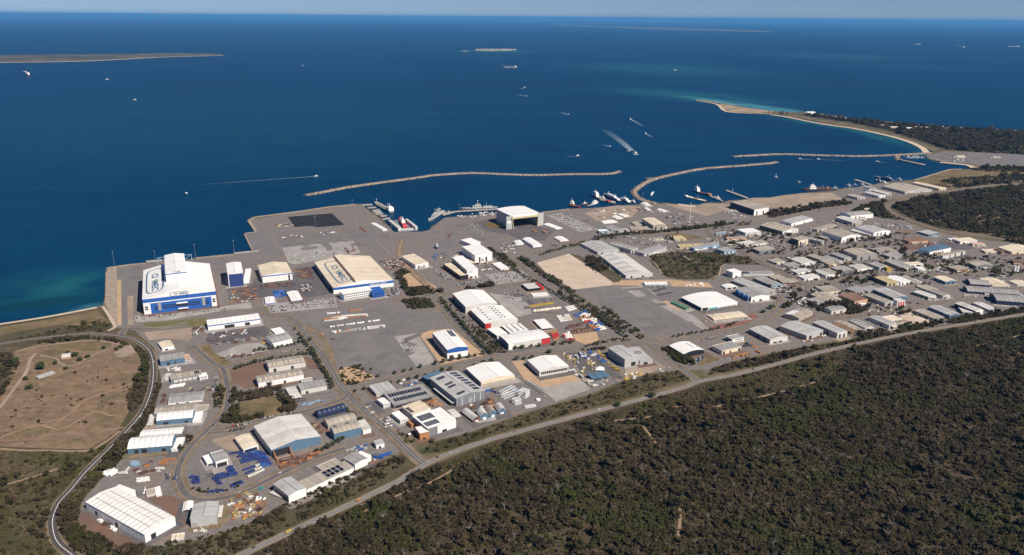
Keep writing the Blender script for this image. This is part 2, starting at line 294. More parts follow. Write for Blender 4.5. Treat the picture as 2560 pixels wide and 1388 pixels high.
for nm, t, m, pts in [
 ('scrub_floor',0,SCRUBF,[(-400,900),(0,812),(121,796),(242,772),(262,765),(290,822),(335,825),(350,840),(385,870),(405,960),(380,1040),(300,1150),(205,1250),(195,1300),(290,1362),(430,1368),(560,1332),(640,1302),(720,1252),(900,1167),(1015,1132),(1060,1160),(900,1250),(560,1420),(250,1500),(-500,1500)]),
 ('bush_floor',0,BUSHF,[(520,1430),(720,1340),(940,1240),(1061,1170),(1226,1106),(1545,1018),(1749,958),(2043,888),(2241,843),(2560,790),(3300,700),(3300,1900),(-200,1900)]),
 ('scrub_floor',0,SCRUBF,[(1050,1135),(1080,1105),(1160,1087),(1300,1038),(1480,985),(1600,938),(1700,925),(1735,948),(1545,1004),(1380,1048),(1220,1092),(1110,1130)]),
 ('scrub_floor',0,SCRUBF,[(1770,940),(1775,925),(1840,902),(2000,870),(2200,838),(2400,806),(2560,778),(2700,760),(2700,775),(2400,815),(2160,853),(1940,908)]),
 ('dry_grass',0,DRYG,[(0,818),(121,799),(242,776),(275,806),(260,815),(140,812),(0,838)]),
 ('rock_armour',0,WALLR,[(263,760),(264,684),(275,667),(292,666),(293,720),(292,815),(283,800)]),
 ('sand_verge',0,OSAND,[(293,700),(303,700),(304,812),(293,816)]),
 ('sand_verge',0,PSAND,[(318,740),(333,740),(334,812),(320,812)]),
 ('worn_asphalt',0,ASPH,[(292,670),(355,664),(353,700),(336,724),(330,740),(318,742),(318,818),(304,818),(303,690),(292,690)]),
 ('trampled_soil',0,MOTO,[(-60,1010),(10,985),(40,900),(35,880),(100,858),(210,849),(300,855),(335,870),(352,900),(358,936),(330,990),(322,1030),(300,1068),(262,1100),(220,1124),(100,1121),(-60,1112)]),
 ('dry_grass',3,DRYG,[(470,810),(800,700),(1250,650),(1390,690),(1330,760),(1100,790),(900,760),(700,860)]),
 ('pale_sand',3,PSAND,[(1400,810),(1620,700),(1680,800),(1550,860),(1440,850)]),
 ('black_asphalt',2,BLK,[(690,310),(1240,265),(1390,410),(1050,440),(990,422),(775,435)]),
 ('worn_asphalt',2,ASPH,[(150,515),(430,490),(640,770),(400,790),(260,715)]),
 ('worn_asphalt',2,ASPH,[(560,610),(1740,480),(1860,600),(620,680)]),
 ('pale_gravel',2,PALEG,[(620,690),(1500,600),(1600,760),(1300,800),(800,900),(700,880)]),
 ('dark_asphalt',11,ASPD,[(700,770),(1030,735),(1110,700),(1560,830),(1720,880),(1590,1000),(1300,985),(1180,940),(880,880)]),
 ('worn_asphalt',10,ASPH,[(440,260),(640,170),(900,260),(620,320),(520,310)]),
 ('worn_asphalt',14,ASPH,[(20,835),(480,762),(850,775),(1240,780),(1690,800),(1560,860),(1330,900),(1250,980),(1640,1290),(1600,1320),(900,1375),(740,1330),(330,1020),(400,960),(150,940)]),
 ('pale_gravel',14,PALEG,[(560,790),(840,770),(1000,875),(760,910)]),
 ('pale_gravel',14,PALEG,[(890,930),(990,930),(1500,1160),(1640,1300),(1570,1310),(1180,1090)]),
 ('orange_sand',14,OSAND,[(1040,970),(1130,950),(1330,1070),(1290,1085)]),
 ('worn_asphalt',8,ASPH,[(30,345),(240,300),(830,250),(1100,205),(1140,290),(1600,285),(1745,400),(1600,432),(1640,500),(1420,540),(1110,600),(1395,975),(870,1095),(850,1015),(700,962),(440,985),(350,765),(300,610),(190,540)]),
 ('pale_gravel',8,PALEG,[(1115,602),(1420,560),(1440,620),(1640,940),(1395,978)]),
 ('orange_sand',8,OSAND,[(1430,580),(1560,530),(1800,505),(1900,560),(2240,835),(1700,955)]),
 ('orange_sand',8,OSAND,[(430,990),(690,965),(850,1020),(870,1120),(560,1200),(480,1180)]),
 ('dry_grass',8,SHLD_,[(0,420),(120,500),(250,610),(350,740),(400,960),(360,960),(240,680),(60,500)]),
 ('pale_sand',0,SAND,[(1342,657),(1424,634),(1450,650),(1540,712),(1436,724),(1372,690)]),
 ('dry_grass',14,OSAND,[(440,740),(570,700),(1130,690),(1640,730),(1700,790),(1240,775),(850,770),(480,760)]),
 ('scrub_floor',0,SCRUBF,[(1422,634),(1450,640),(1560,690),(1548,705),(1535,706)]),
 ('scrub_floor',14,SCRUBF,[(880,410),(1130,350),(1700,350),(2200,420),(2310,510),(1830,500),(1800,600),(1700,690),(1300,690),(1110,660),(960,520)]),
 ('pale_concrete',27,CONC,[(40,1250),(1450,1110),(2060,1010),(2082,1120),(1640,1150),(600,1330),(60,1360)]),
 ('dark_asphalt',2,ASPD,[(-60,1115),(330,1065),(380,1135),(760,1105),(790,940),(1020,930),(1230,1260),(880,1330),(700,1240),(400,1310),(-40,1340)]),
 ('green_grass',4,GRN,[(0,340),(770,270),(780,370),(590,385),(260,400),(0,370)]),
 ('pinkish_sand',4,PSAND,[(0,450),(590,395),(600,520),(570,560),(250,530),(60,550)]),
 ('red_dirt',4,RDIRT,[(1070,900),(1490,810),(1540,960),(1375,1000),(1410,1120),(1250,1140),(1100,1070)]),
 ('red_dirt',4,RDIRT,[(1955,745),(2140,800),(2150,910),(2010,915)]),
 ('pale_gravel',4,PALEG,[(830,740),(1200,600),(1520,570),(1600,650),(1460,700),(1060,760),(940,760)]),
 ('dark_asphalt',4,ASPD,[(800,440),(1430,340),(1560,420),(1520,520),(1180,570),(840,600),(760,560)]),
 ('dry_grass',4,DRYG,[(700,640),(800,570),(860,700),(1100,830),(1500,720),(1500,790),(1060,870),(900,850),(760,740)]),
 ('red_dirt',6,RDIRT,[(480,830),(560,860),(1300,1245),(960,1305),(700,1165),(490,1060)]),
 ('red_dirt',6,RDIRT,[(1330,680),(1600,640),(1780,720),(1850,1000),(1560,1160),(1420,1180),(1680,1030),(1690,920)]),
 ('dry_grass',7,DRYG,[(385,235),(830,140),(960,280),(880,390),(390,430)]),
 ('red_dirt',7,RDIRT,[(780,900),(1080,830),(1420,760),(1430,830),(1100,980),(900,1060),(830,1000)]),
 ('orange_sand',7,PSAND,[(40,700),(330,620),(430,820),(300,840),(180,800)]),
 ('dark_asphalt',9,ASPD,[(250,740),(400,700),(620,800),(480,860),(400,900)]),
 ('dark_asphalt',9,ASPD,[(1380,790),(1860,690),(1900,790),(1520,830)]),
 ('worn_asphalt',9,ASPH,[(1880,560),(2240,470),(2479,700),(2390,800),(2070,840)]),
 ('orange_sand',13,OSAND,[(0,320),(130,300),(345,520),(715,455),(860,550),(350,640),(150,540)]),
 ('pale_concrete',13,CONC,[(355,640),(855,548),(975,660),(540,818)]),
 ('dark_asphalt',13,ASPD,[(620,215),(950,200),(1330,470),(1370,520),(1040,560),(920,480)]),
 ('pinkish_sand',13,PSAND,[(1410,400),(1730,290),(1920,390),(1600,500),(1400,520)]),
 ('orange_sand',12,OSAND,[(1250,780),(1540,740),(1580,860),(1400,900),(1270,850)]),
 ('pale_gravel',12,PALEG,[(200,260),(700,330),(740,520),(560,560),(380,420)]),
 ('dark_asphalt',12,ASPD,[(640,340),(980,300),(1010,390),(720,430)]),
 ('pale_gravel',10,PALEG,[(1150,625),(1600,570),(1745,690),(1300,750)]),
 ('pale_gravel',11,PALEG,[(1620,690),(1800,655),(2260,860),(2030,895)]),
 ('pale_gravel',4,PALEG,[(1520,105),(2370,20),(2400,140),(1560,220)]),
 ('sand_mound',10,OSAND,[(120,650),(250,590),(560,790),(450,810),(200,775)]),
 ('brick_paving',18,BRICK,[(670,590),(1195,415),(1270,455),(1080,560),(700,625)]),
 ('green_grass',18,DRYG,[(540,1060),(480,1000),(600,900),(800,990)]),
 ('pinkish_sand',16,PSAND,[(380,600),(500,570),(720,566),(860,542),(1130,510),(1490,505),(1700,640),(1450,690),(1300,700),(900,720),(720,690),(400,620)]),
 ('pinkish_sand',15,PSAND,[(1390,640),(1720,675),(1790,680),(1870,640),(2190,650),(2190,720),(1900,800),(1830,770),(1560,705)]),
 ('pinkish_sand',15,PSAND,[(560,700),(800,665),(1100,680),(1000,800),(820,840),(560,860),(400,760)]),
 ('dry_grass',17,DRYG,[(1100,755),(1300,700),(1560,615),(1890,618),(2600,600),(2600,700),(2000,740),(1950,800),(1500,830),(1300,800)]),
 ('scrub_floor',17,SCRUBF,[(830,1040),(1000,990),(1500,900),(2140,820),(2700,760),(2700,1400),(2200,1400),(1500,1370),(1250,1300),(850,1130)]),
 ('worn_asphalt',17,ASPH,[(1240,445),(1480,402),(2000,405),(2700,440),(2700,610),(2000,600),(1850,545),(1600,535),(1450,505)]),
 ('scrub_floor',0,SCRUBF,[(1985,286),(2047,286),(2120,297),(2191,303),(2302,314),(2463,324),(2600,330),(2600,388),(2460,382),(2360,376),(2310,358),(2220,330),(2120,308),(2040,296)]),
 ('dune_sand',26,G('dune_sand',(.42,.31,.205),var=.2,scale=.02,col2=(.22,.18,.11),scale2=.01),[(1410,222),(1440,213),(1700,253),(1900,280),(1870,303),(1520,286),(1460,262)]),
 ('orange_sand',0,OSAND,[(2244,805),(2290,790),(2330,810),(2250,822)]),
 ('orange_sand',21,SAND,[(960,400),(1080,390),(1340,530),(960,600),(930,520)]),
 ('red_dirt',20,RDIRT,[(940,450),(1240,400),(1480,450),(1180,510),(1000,530)]),
 ('dark_asphalt',20,ASPD,[(1430,400),(1560,360),(2050,470),(1720,520),(1420,470)]),
 ('dry_grass',14,DRYG,[(1130,130),(1330,120),(1620,170),(1350,200)]),
]: psheet(nm, t, pts, m)
# beaches
for pts, w in [([(2318,384),(2302,368),(2262,351),(2201,335),(2131,321),(2060,311),(1962,292),(1926,287)], 16),([(1878,284),(1827,281),(1808,275),(1794,262),(1765,255),(1740,251)], 11),([(2441,424),(2423,414),(2400,411),(2350,406)], 14),
               ([(2018,281),(2120,296),(2302,313),(2600,330)], 18),([(0,811),(121,792),(242,769)], 5),([(1695,511),(1723,515),(1739,516)], 10)]:
    ribbon('beach', smooth_line([g(x, y) for x, y in pts], 5), -w, w, BEACH, ZL[0] + .05)
for pts, w in [([(267,671),(320,663),(363,659)], 4),([(490,646),(583,637)], 5),([(611,586),(631,626)], 2),([(612,584),(640,580)], 2),([(640,579),(622,552),(640,543),(749,529),(822,518),(890,512)], 5),
               ([(2286,451),(2375,424),(2403,423)], 5),([(1353,532),(1424,523)], 4)]:
    ribbon('seawall', [g(x, y) for x, y in pts], -w, w, WALLR, ZL[0] + .9, h=3)
# ---- roads
ROADM = G('road_asphalt', (.125,.115,.113), var=.12, scale=.08, col2=(.15,.137,.132), scale2=.02)
ROADD = G('highway_asphalt', (.082,.074,.072), var=.12, scale=.08)
ROADP = G('old_bitumen', (.150,.134,.126), var=.12, scale=.06)
SHLD = G('gravel_shoulder', (.24,.175,.125), var=.2, scale=.08, col2=(.16,.125,.075), scale2=.05)
PAINT = mat('road_paint', (.72,.70,.66), rough=.7, var=.1)
KERB = mat('kerb_concrete', (.42,.39,.35), rough=.85, var=.12)
YARD2 = G('oily_yard', (.175,.145,.130), var=.3, scale=.12, col2=(.25,.21,.185), scale2=.05, detail=7)
ROADS = {
 'highway':(9,ROADP,[(520,1430),(605,1388),(722,1332),(843,1277),(940,1231),(997,1203),(1061,1163),(1126,1134),(1223,1101),(1384,1056),(1545,1014),(1700,972),(1749,954),(1842,936),(1943,910),(2043,883),(2161,856),(2241,840),(2322,825),(2403,812),(2560,786),(2800,750)]),
 'curved':(10,ROADD,[(-120,885),(0,861),(60,851),(141,841),(222,835),(302,841),(343,853),(373,877),(383,912),(381,962),(368,1006),(352,1037),(314,1081),(261,1134),(213,1182),(181,1221),(150,1255),(134,1289),(132,1320),(144,1356),(181,1388),(240,1430)]),
 'a':(11,ROADM,[(652,768),(670,786),(713,789),(743,811),(783,861),(814,901),(848,962),(866,981),(900,1017),(941,1052),(981,1086),(1021,1128),(1058,1160)]),
 'b':(9,ROADM,[(481,865),(501,881),(531,907),(556,921),(566,952),(570,990),(562,1031),(523,1071),(473,1121),(445,1172),(449,1205),(466,1237),(510,1251),(581,1241),(642,1215),(702,1185),(783,1148),(863,1121)]),
 'c':(8,ROADM,[(558,921),(622,903),(743,881),(790,868)]),
 'd':(9,ROADM,[(523,1076),(570,1071),(661,1049),(762,1029),(843,1004),(868,992)]),
 'e':(10,ROADM,[(857,972),(962,952),(1063,928),(1163,908),(1260,893),(1361,882),(1462,872),(1563,858),(1630,858)]),
 'f':(10,ROADM,[(1222,616),(1282,649),(1313,673),(1382,710),(1442,744),(1523,793),(1604,841),(1644,872),(1663,890),(1724,937),(1745,955)]),
 'h':(9,ROADM,[(1091,750),(1143,811),(1184,851),(1224,890)]),
 'i':(9,ROADM,[(985,750),(1050,742),(1111,735),(1222,722),(1330,703)]),
 'j':(11,ROADM,[(1278,647),(1363,626),(1464,602),(1561,592),(1662,584),(1763,573),(1864,560),(1911,551),(2002,535),(2062,524),(2153,509),(2224,495),(2280,484),(2362,479),(2443,469),(2491,463),(2700,452)]),
 'k':(10,ROADP,[(2322,483),(2262,499),(2230,507),(2217,518),(2229,530),(2262,546),(2312,564),(2362,578),(2423,587),(2504,598),(2700,625)]),
 'l':(9,ROADM,[(1630,858),(1741,841),(1842,821),(1912,799),(1942,776),(1967,740),(2003,718),(2063,710),(2102,701),(2223,689),(2340,684),(2463,687),(2700,690)]),
 'm':(9,ROADM,[(2005,717),(1971,689),(1910,661),(1860,634),(1790,600),(1763,575)]),
 'n':(8,ROADM,[(1896,646),(1981,640),(2052,626),(2142,616),(2223,606),(2290,592)]),
 'o':(7,ROADM,[(2052,668),(2120,656),(2241,644),(2330,652),(2342,684)]),
 'p':(7,ROADM,[(2050,797),(2140,790),(2190,778),(2262,770),(2322,760),(2420,745)]),
 's':(9,ROADM,[(302,838),(318,822),(360,823),(430,817),(470,806)]),
 't':(7,DIRT,[(1105,742),(1040,690),(1000,640),(1005,600)]),
}
RDL = []
zr = ZL[0] + .13
for i, (k, (w, m, pts)) in enumerate(ROADS.items()):
    L = smooth_line([g(x, y) for x, y in pts], 7); z = zr + .005 * (i % 6) + (.03 if k in ('highway','curved') else 0)
    ribbon('road_shoulder', L, -w/2 - (2.6 if k in ('highway','curved') else 5.5), w/2 + (2.6 if k in ('highway','curved') else 5.5), SHLD, z - .03)
    ribbon('road', L, -w/2, w/2, m, z)
    if k not in ('t', 'highway', 'curved', 'k'):
        for s in (-1, 1): ribbon('kerb', L, s*w/2, s*(w/2 + .35), KERB, z + .12, h=.16)
    if k == 'curved':
        ribbon('road_marking', L, -.42, .42, PAINT, z + .008)
    elif k == 'highway':
        for d in (-3.5, 3.5): ribbon('road_marking', L, d - .2, d + .2, PAINT, z + .008)
        ribbon('road_marking', L, -.2, .2, PAINT, z + .008)
    elif k in ('j','k','f','a','e','l'): ribbon('road_marking', L, -.12, .12, PAINT, z + .008)
    RDL.append((np.array([(p.x, p.y) for p in L]), w / 2))
zp = zr + .07
for w, m, pts in [(4,DIRT,[(0,1216),(60,1200),(110,1185),(145,1172)]),(5,DIRT,[(0,1123),(60,1127),(120,1127),(215,1128),(260,1108),(300,1078)]),(4,DIRT,[(900,1285),(975,1250),(1010,1232),(1040,1222),(1090,1200),(1150,1165)]),
 (4.5,DIRT,[(1490,1058),(1560,1050),(1640,1040),(1690,1018),(1780,1018),(1900,993),(2010,965),(2060,948),(2095,938)]),(4,DIRT,[(1606,1065),(1622,1085),(1645,1118)]),(4,DIRT,[(1700,1272),(1700,1300),(1697,1330),(1692,1362)]),(4,DIRT,[(2425,870),(2480,855),(2510,848),(2560,838)]),(3.5,DIRT,[(2520,868),(2545,882),(2560,898)]),
 (7,G('pale_path',(.50,.40,.31)),[(257,767),(268,782),(280,803),(287,818),(270,828)]),(4,PSAND,[(40,880),(90,868),(190,855),(240,852),(290,860),(310,868)]),(6,PSAND,[(90,884),(76,900),(66,930),(45,960),(15,1000),(0,1020)]),(4,PSAND,[(100,890),(140,897),(150,910),(185,915),(230,890),(275,873)]),
 (5,TRACK,[(300,895),(240,910),(200,935),(150,955),(90,972),(50,985),(20,1010)]),(5,TRACK,[(352,930),(300,945),(250,965),(200,985),(150,1000),(100,1010),(60,1000),(40,1020),(80,1035),(140,1038),(200,1018)]),(5,TRACK,[(0,1075),(60,1048),(130,1042),(190,1045),(240,1060),(290,1065),(280,1085),(220,1095),(120,1100),(0,1105)]),
 (3,TRACK,[(340,960),(290,975),(230,1000),(190,1025),(120,1020),(60,1020),(10,1040)]),(4,DIRT,[(320,1030),(280,1040),(240,1030),(200,1050),(150,1075),(100,1065),(40,1080),(0,1095)]),(3,GRN,[(200,905),(260,890),(300,885)]),(4,DIRT,[(330,960),(260,985),(215,1000),(180,1030),(140,1060)]),(4,DIRT,[(310,1070),(270,1075),(240,1085)]),(3.5,PSAND,[(1617,642),(1640,662),(1655,685),(1668,697)]),(3.5,PSAND,[(1855,657),(1810,662),(1800,680),(1795,690),(1770,700)]),(3.5,SAND,[(1702,637),(1715,644),(1728,653)]),
 (5,DIRT,[(2440,552),(2450,540),(2448,536)]),(4,PSAND,[(2300,535),(2325,548),(2338,560)]),(4,PSAND,[(2500,532),(2512,524),(2508,520)]),(6,PSAND,[(2420,555),(2470,552),(2510,540),(2520,545)]),(6,PSAND,[(1180,1160),(1150,1165)])]:
    zp += .003; L = smooth_line([g(x, y) for x, y in pts], 6); ribbon('dirt_path', L, -w/2, w/2, m, zp); RDL.append((np.array([(p.x, p.y) for p in L]), w/2 - 1.0))
# crane rails and joints painted on the wharf apron
for t, a, b, w in [(11,(1160,880),(1300,950),1.2),(11,(1240,870),(1380,945),1.2),(11,(1500,840),(1620,900),1.2),(2,(1780,610),(1950,760),3),(2,(440,500),(640,780),1.5),(4,(0,400),(600,380),3)]:
    ribbon('pavement_marking', [tg(t, *a), tg(t, *b)], -w/2, w/2, G('worn_line', (.30,.25,.20)), zp + .05)
PT = [G('patch_%d' % i, c, var=.2, scale=.1) for i, c in enumerate([(.163,.150,.147),(.182,.168,.164),(.176,.162,.157),(.156,.145,.142),(.188,.174,.168)])]
PR = random.Random(21); zq = ZL[0] + .004
for t, pts, n in [(8,[(200,480),(830,260),(1560,300),(1380,560),(1390,960),(900,1060),(440,960)],30),(14,[(100,840),(840,790),(1500,1180),(1580,1300),(900,1350),(360,1020)],20),(2,[(250,560),(620,520),(1740,440),(2300,600),(2000,740),(640,700)],40),(11,[(200,880),(700,780),(1200,930),(900,1010),(500,1000)],14),
                  (12,[(650,300),(1000,310),(1250,480),(900,520),(560,560)],14),(1,[(260,860),(540,840),(520,960),(330,980)],6),(22,[(200,400),(700,380),(760,520),(400,590)],8),(27,[(1400,300),(2082,250),(2082,480),(1420,520)],6)]:
    W = [tg(t, *p) for p in pts]; xs = [p.x for p in W]; ys = [p.y for p in W]; d = W[1] - W[0]; a0 = math.atan2(d.y, d.x); k = 0
    while k < n:
        p = Vector((PR.uniform(min(xs), max(xs)), PR.uniform(min(ys), max(ys)), 0))
        if not inside(p, W): continue
        k += 1; a = a0 + (PR.choice((0, math.pi/2)) if PR.random() < .8 else PR.uniform(0, 3)); u = Vector((math.cos(a), math.sin(a), 0)); v = Vector((-u.y, u.x, 0))
        if PR.random() < .72:
            l, w = PR.uniform(8, 34), PR.uniform(4, 14); j = lambda: PR.uniform(-1.5, 1.5)
            sheet('pavement_patch', [p + u*(l+j()) + v*(w+j()), p - u*(l+j()) + v*(w+j()), p - u*(l+j()) - v*(w+j()), p + u*(l+j()) - v*(w+j())], PR.choice(PT), z=zq + .0015*(k % 32))
        else:
            a = a0 + PR.choice((0, math.pi/2)); u = Vector((math.cos(a), math.sin(a), 0)); v = Vector((-u.y, u.x, 0)); c = PR.uniform(-6, 6); L = smooth_line([p - u*PR.uniform(20,60), p + v*c*.3, p + u*PR.uniform(20,60) + v*c], 8)
            for off in (-1.1, 1.1): ribbon('tyre_track', offs(L, off), -.35, .35, PT[0] if PR.random() < .6 else PT[1], zq + .049)
# ---- rubble breakwaters
def breakwater(pts, top, hz, label):
    L = smooth_line([g(x, y, hz) for x, y in pts], 8)
    dens = []
    for i in range(len(L) - 1):
        n = max(1, int((L[i+1] - L[i]).length / 9))
        dens += [L[i].lerp(L[i+1], j / n) for j in range(n)]
    dens.append(L[-1])
    rr = random.Random(len(pts)); prof = [(-1.9,-4),(-1.25,-.3),(-.6,hz),(0,hz+.15),(.6,hz),(1.25,-.3),(1.9,-4)]
    vs = []; fs = []; n = len(prof)
    lines = [offs(dens, d * top) for d, _ in prof]
    for i in range(len(dens)):
        e = min(i, len(dens) - 1 - i); k = 1.0 if e > 1 else (.55 if e == 0 else .85)
        for j, (d, z) in enumerate(prof):
            p = dens[i].lerp(lines[j][i], k); amp = .3 if j == 3 else 1.0
            vs.append((p.x + rr.uniform(-1,1)*amp, p.y + rr.uniform(-1,1)*amp, (z if e else z - .6) + rr.uniform(-.6,.6)*amp))
    for i in range(len(dens) - 1):
        for j in range(n - 1): a = i*n + j; fs.append((a, a + n, a + n + 1, a + 1))
    root = empty('breakwater', dens[0]); tag(root, label, 'breakwater')
    me = mesh('rubble_mound', [Vector(v) - dens[0] for v in vs], fs, WALLR); obj('rubble_mound', me, root)
    cr = mesh('crest_track', [], [], PSAND)
    ribbon('crest_track', [p - dens[0] + Vector((0,0,0)) for p in dens[2:-2]], -top*.35, top*.35, PSAND, .35, parent=root)
    # loose armour rocks along both flanks
    mb = MB(); WETR = G('wet_rock', (.12,.095,.075), var=.4, scale=.4)
    for i in range(0, len(dens)):
        for s in (-1, 1):
            for _ in range(4):
                p = dens[i] + (lines[6 if s > 0 else 0][i] - dens[i]) * rr.uniform(.35, .75) + Vector((rr.uniform(-4,4), rr.uniform(-4,4), 0)) - dens[0]
                r = rr.uniform(.8, 1.9); z = rr.uniform(-hz-.5, -.3); mb.taper(p.x - r, p.x + r, p.y - r, p.y + r, z - r, z + r*.8, r*.4, r*.3, 0 if rr.random() < .6 else 1)
    ro = mb.build('armour_rocks', [WALLR, WETR], root); ro['kind'] = 'stuff'
    return root
breakwater([(765,486),(800,480),(860,468),(950,455),(1040,443),(1090,436),(1180,431),(1260,434),(1340,436),(1430,434),(1520,433),(1550,427)], 7.5, 2.5, 'long detached rubble breakwater off the container platform, bent at its far end')
breakwater([(1642,508),(1600,495),(1586,480),(1594,468),(1630,448),(1690,433),(1760,420),(1850,413),(1920,407),(1942,404)], 7.5, 2.5, 'hooked rubble breakwater curving out from the shore beside the ferries')
breakwater([(1833,390),(1900,386),(1960,384),(2060,387),(2150,389),(2240,386),(2330,381)], 7.5, 2.5, 'straight rubble breakwater running out from the beach by the marina')
breakwater([(2241,388),(2244,394),(2248,399)], 8, 2.5, 'short rubble spur at the head of the marina jetty')
breakwater([(1618,446),(1630,445),(1650,445)], 5, 1.5, 'small rubble head on the outer bend of the hooked breakwater')
# ---- islands out at sea
ISLM = G('island_scrub', (.075,.075,.055), var=.3, scale=.004, col2=(.13,.11,.085), scale2=.0015, detail=6)
def island(near, far, h, label, m, rows=7, seed=1, beach=None):
    rr = random.Random(seed); n = len(near); N = [g(x, y, SEA) for x, y in near]; F = [g(x, y, SEA) for x, y in far]
    N = smooth_line(N, 6); F = smooth_line(F, 6); n = len(N); vs = []; fs = []
    for j in range(rows):
        t = j / (rows - 1)
        for i in range(n):
            p = N[i].lerp(F[i], t); e = math.sin(math.pi * min(1, max(0, i / (n - 1)))) ** .4
            z = SEA - 1 + (h * (math.sin(math.pi * t) ** .6) * (.35 + .65 * e) * rr.uniform(.55, 1.1) if 0 < j < rows - 1 else 0) + (2 if 0 < j < rows - 1 else 0)
            vs.append((p.x, p.y, z))
    for j in range(rows - 1):
        for i in range(n - 1): a = j*n + i; fs.append((a, a + 1, a + n + 1, a + n))
    root = empty('island', N[0]); tag(root, label, 'island'); root['kind'] = 'structure'
    o = obj('hills', mesh('hills', [Vector(v) - N[0] for v in vs], fs, m, smooth=False), root)
    if beach:
        ribbon('beach', [p - N[0] for p in N], -beach, beach * .9, BEACH, 1.6, parent=root)
    return root
island([(-240,168),(-100,162),(0,157),(100,155.5),(200,153.5),(300,149),(400,143.5),(480,141),(558,139)],[(-240,140),(-100,139),(0,138),(100,137.5),(200,137),(300,136),(400,135.5),(480,135),(556,137.5)], 34, 'long low wooded island with a pale beach at the edge of the picture', ISLM, beach=55)
island([(1187,126.5),(1210,127.5),(1250,127.5),(1291,125.5)],[(1187,125),(1210,123.5),(1250,123.5),(1291,124.5)], 26, 'small pale rocky island in the middle of the sea beyond the anchored ship', G('pale_rock', (.38,.34,.28), var=.3, scale=.006, col2=(.16,.15,.11), scale2=.004), seed=2)
island([(1153,128.5),(1162,129),(1172,128.2)],[(1153,127.9),(1162,127.8),(1172,127.8)], 9, 'tiny low reef beside the small pale rocky island', G('pale_rock', (.38,.34,.28)), seed=3)
island([(1372,63.5),(1450,66),(1540,70),(1640,74),(1740,76.5),(1840,79),(1932,80.5)],[(1372,62.3),(1450,64),(1540,67),(1640,69.5),(1740,72),(1840,75),(1932,79)], 60, 'distant long island low on the horizon with pale shore', G('far_island', (.10,.105,.095), var=.3, scale=.0012, col2=(.22,.20,.17), scale2=.0006, detail=6, thr=(.5,.7)), seed=4)
# ================================================================== BUILDINGS
BR = random.Random(11); APZ = ZL[0] + .055
def frame3(t, L, F, Rr, H, zfix=None):
    fx, fy = q(t, *F); k = TK.get(t, 4.958)
    if zfix is None:
        P = g(fx, fy + H / k); d = ray(fx, fy); tt = math.hypot(P.x, P.y) / math.hypot(d.x, d.y); h = CAM.z + d.z * tt
    else: h = zfix
    f = g(fx, fy, h); l = g(*q(t, *L), h); r = g(*q(t, *Rr), h)
    u = l - f; v = r - f; W = v.length; D = u.length
    av = math.atan2(v.y, v.x); au = math.atan2(u.y, u.x); dif = (au - av) % (2 * math.pi)
    a = av + (dif - math.pi / 2) / 2
    c = .5 + .5 * abs(math.sin(dif))
    return Vector((f.x, f.y, 0)), a, W, D * c, h
def profile(roof, span, rise):
    if roof == 'g': return [(0,0),(.5,rise),(1,0)]
    if roof == 'm': return [(0,0),(1,rise)]
    if roof == 'n': return [(0,rise),(1,0)]
    if roof == 'a': return [(i/8, rise*math.sin(math.pi*i/8)**.8 if 0 < i < 8 else 0) for i in range(9)]
    return [(0,0),(1,.0)]
def wall_volume(W, D, h, pr, ridge, z0=0.0):
    # closed body under the roof profile; faces tagged front 0, right 1, back 2, left 3
    vs = []; fs = []; mi = []
    n = len(pr)
    if ridge == 'u':
        for y in (0, D): vs += [(0,y,z0),(W,y,z0)] + [(s*W, y, h + z) for s, z in pr]
        fr = [0,1] + [2 + i for i in range(n-1, -1, -1)]; m = n + 2
        fs.append(tuple(fr)); mi.append(0); fs.append(tuple(i + m for i in reversed(fr))); mi.append(2)
        fs.append((1, 1+m, m+n+1, n+1)); mi.append(1); fs.append((0, 2, m+2, m)); mi.append(3)
        for i in range(n-1): fs.append((2+i, 3+i, m+3+i, m+2+i)); mi.append(4)
    else:
        for x in (0, W): vs += [(x,0,z0),(x,D,z0)] + [(x, s*D, h + z) for s, z in pr]
        fr = [0,1] + [2 + i for i in range(n-1, -1, -1)]; m = n + 2
        fs.append(tuple(reversed(fr))); mi.append(3); fs.append(tuple(i + m for i in fr)); mi.append(1)
        fs.append((0, m, m+2, 2)); mi.append(0); fs.append((1, n+1, m+n+1, m+1)); mi.append(2)
        for i in range(n-1): fs.append((2+i, m+2+i, m+3+i, 3+i)); mi.append(4)
    return vs, fs, mi
def roof_panel(pr, span, ln, th, oh, ridge):
    # one sheet following the profile, length ln along the ridge from 0
    s2 = [((s*span - oh) if i == 0 else (s*span + oh) if i == len(pr)-1 else s*span, z) for i, (s, z) in enumerate(pr)]
    n = len(s2); vs = []
    for a in (0, ln):
        for dz in (0.05, th):
            vs += [((s, a, z + dz) if ridge == 'u' else (a, s, z + dz)) for s, z in s2]
    fs = []
    for i in range(n - 1):
        fs += [(n+i, n+i+1, 3*n+i+1, 3*n+i), (i, 2*n+i, 2*n+i+1, i+1), (i, i+1, n+i+1, n+i), (2*n+i, 3*n+i, 3*n+i+1, 2*n+i+1)]
    fs += [(0, n, 3*n, 2*n), (n-1, 3*n-1, 4*n-1, 2*n-1)]
    if ridge != 'u': fs = [tuple(reversed(f)) for f in fs]
    return vs, fs
def zat(pr, s):
    for i in range(len(pr) - 1):
        if pr[i][0] <= s <= pr[i+1][0]:
            f = (s - pr[i][0]) / (pr[i+1][0] - pr[i][0]); return pr[i][1] + f * (pr[i+1][1] - pr[i][1]), (pr[i+1][1] - pr[i][1]) / (pr[i+1][0] - pr[i][0])
    return 0, 0
NB = [0]; B_LAST = [None]
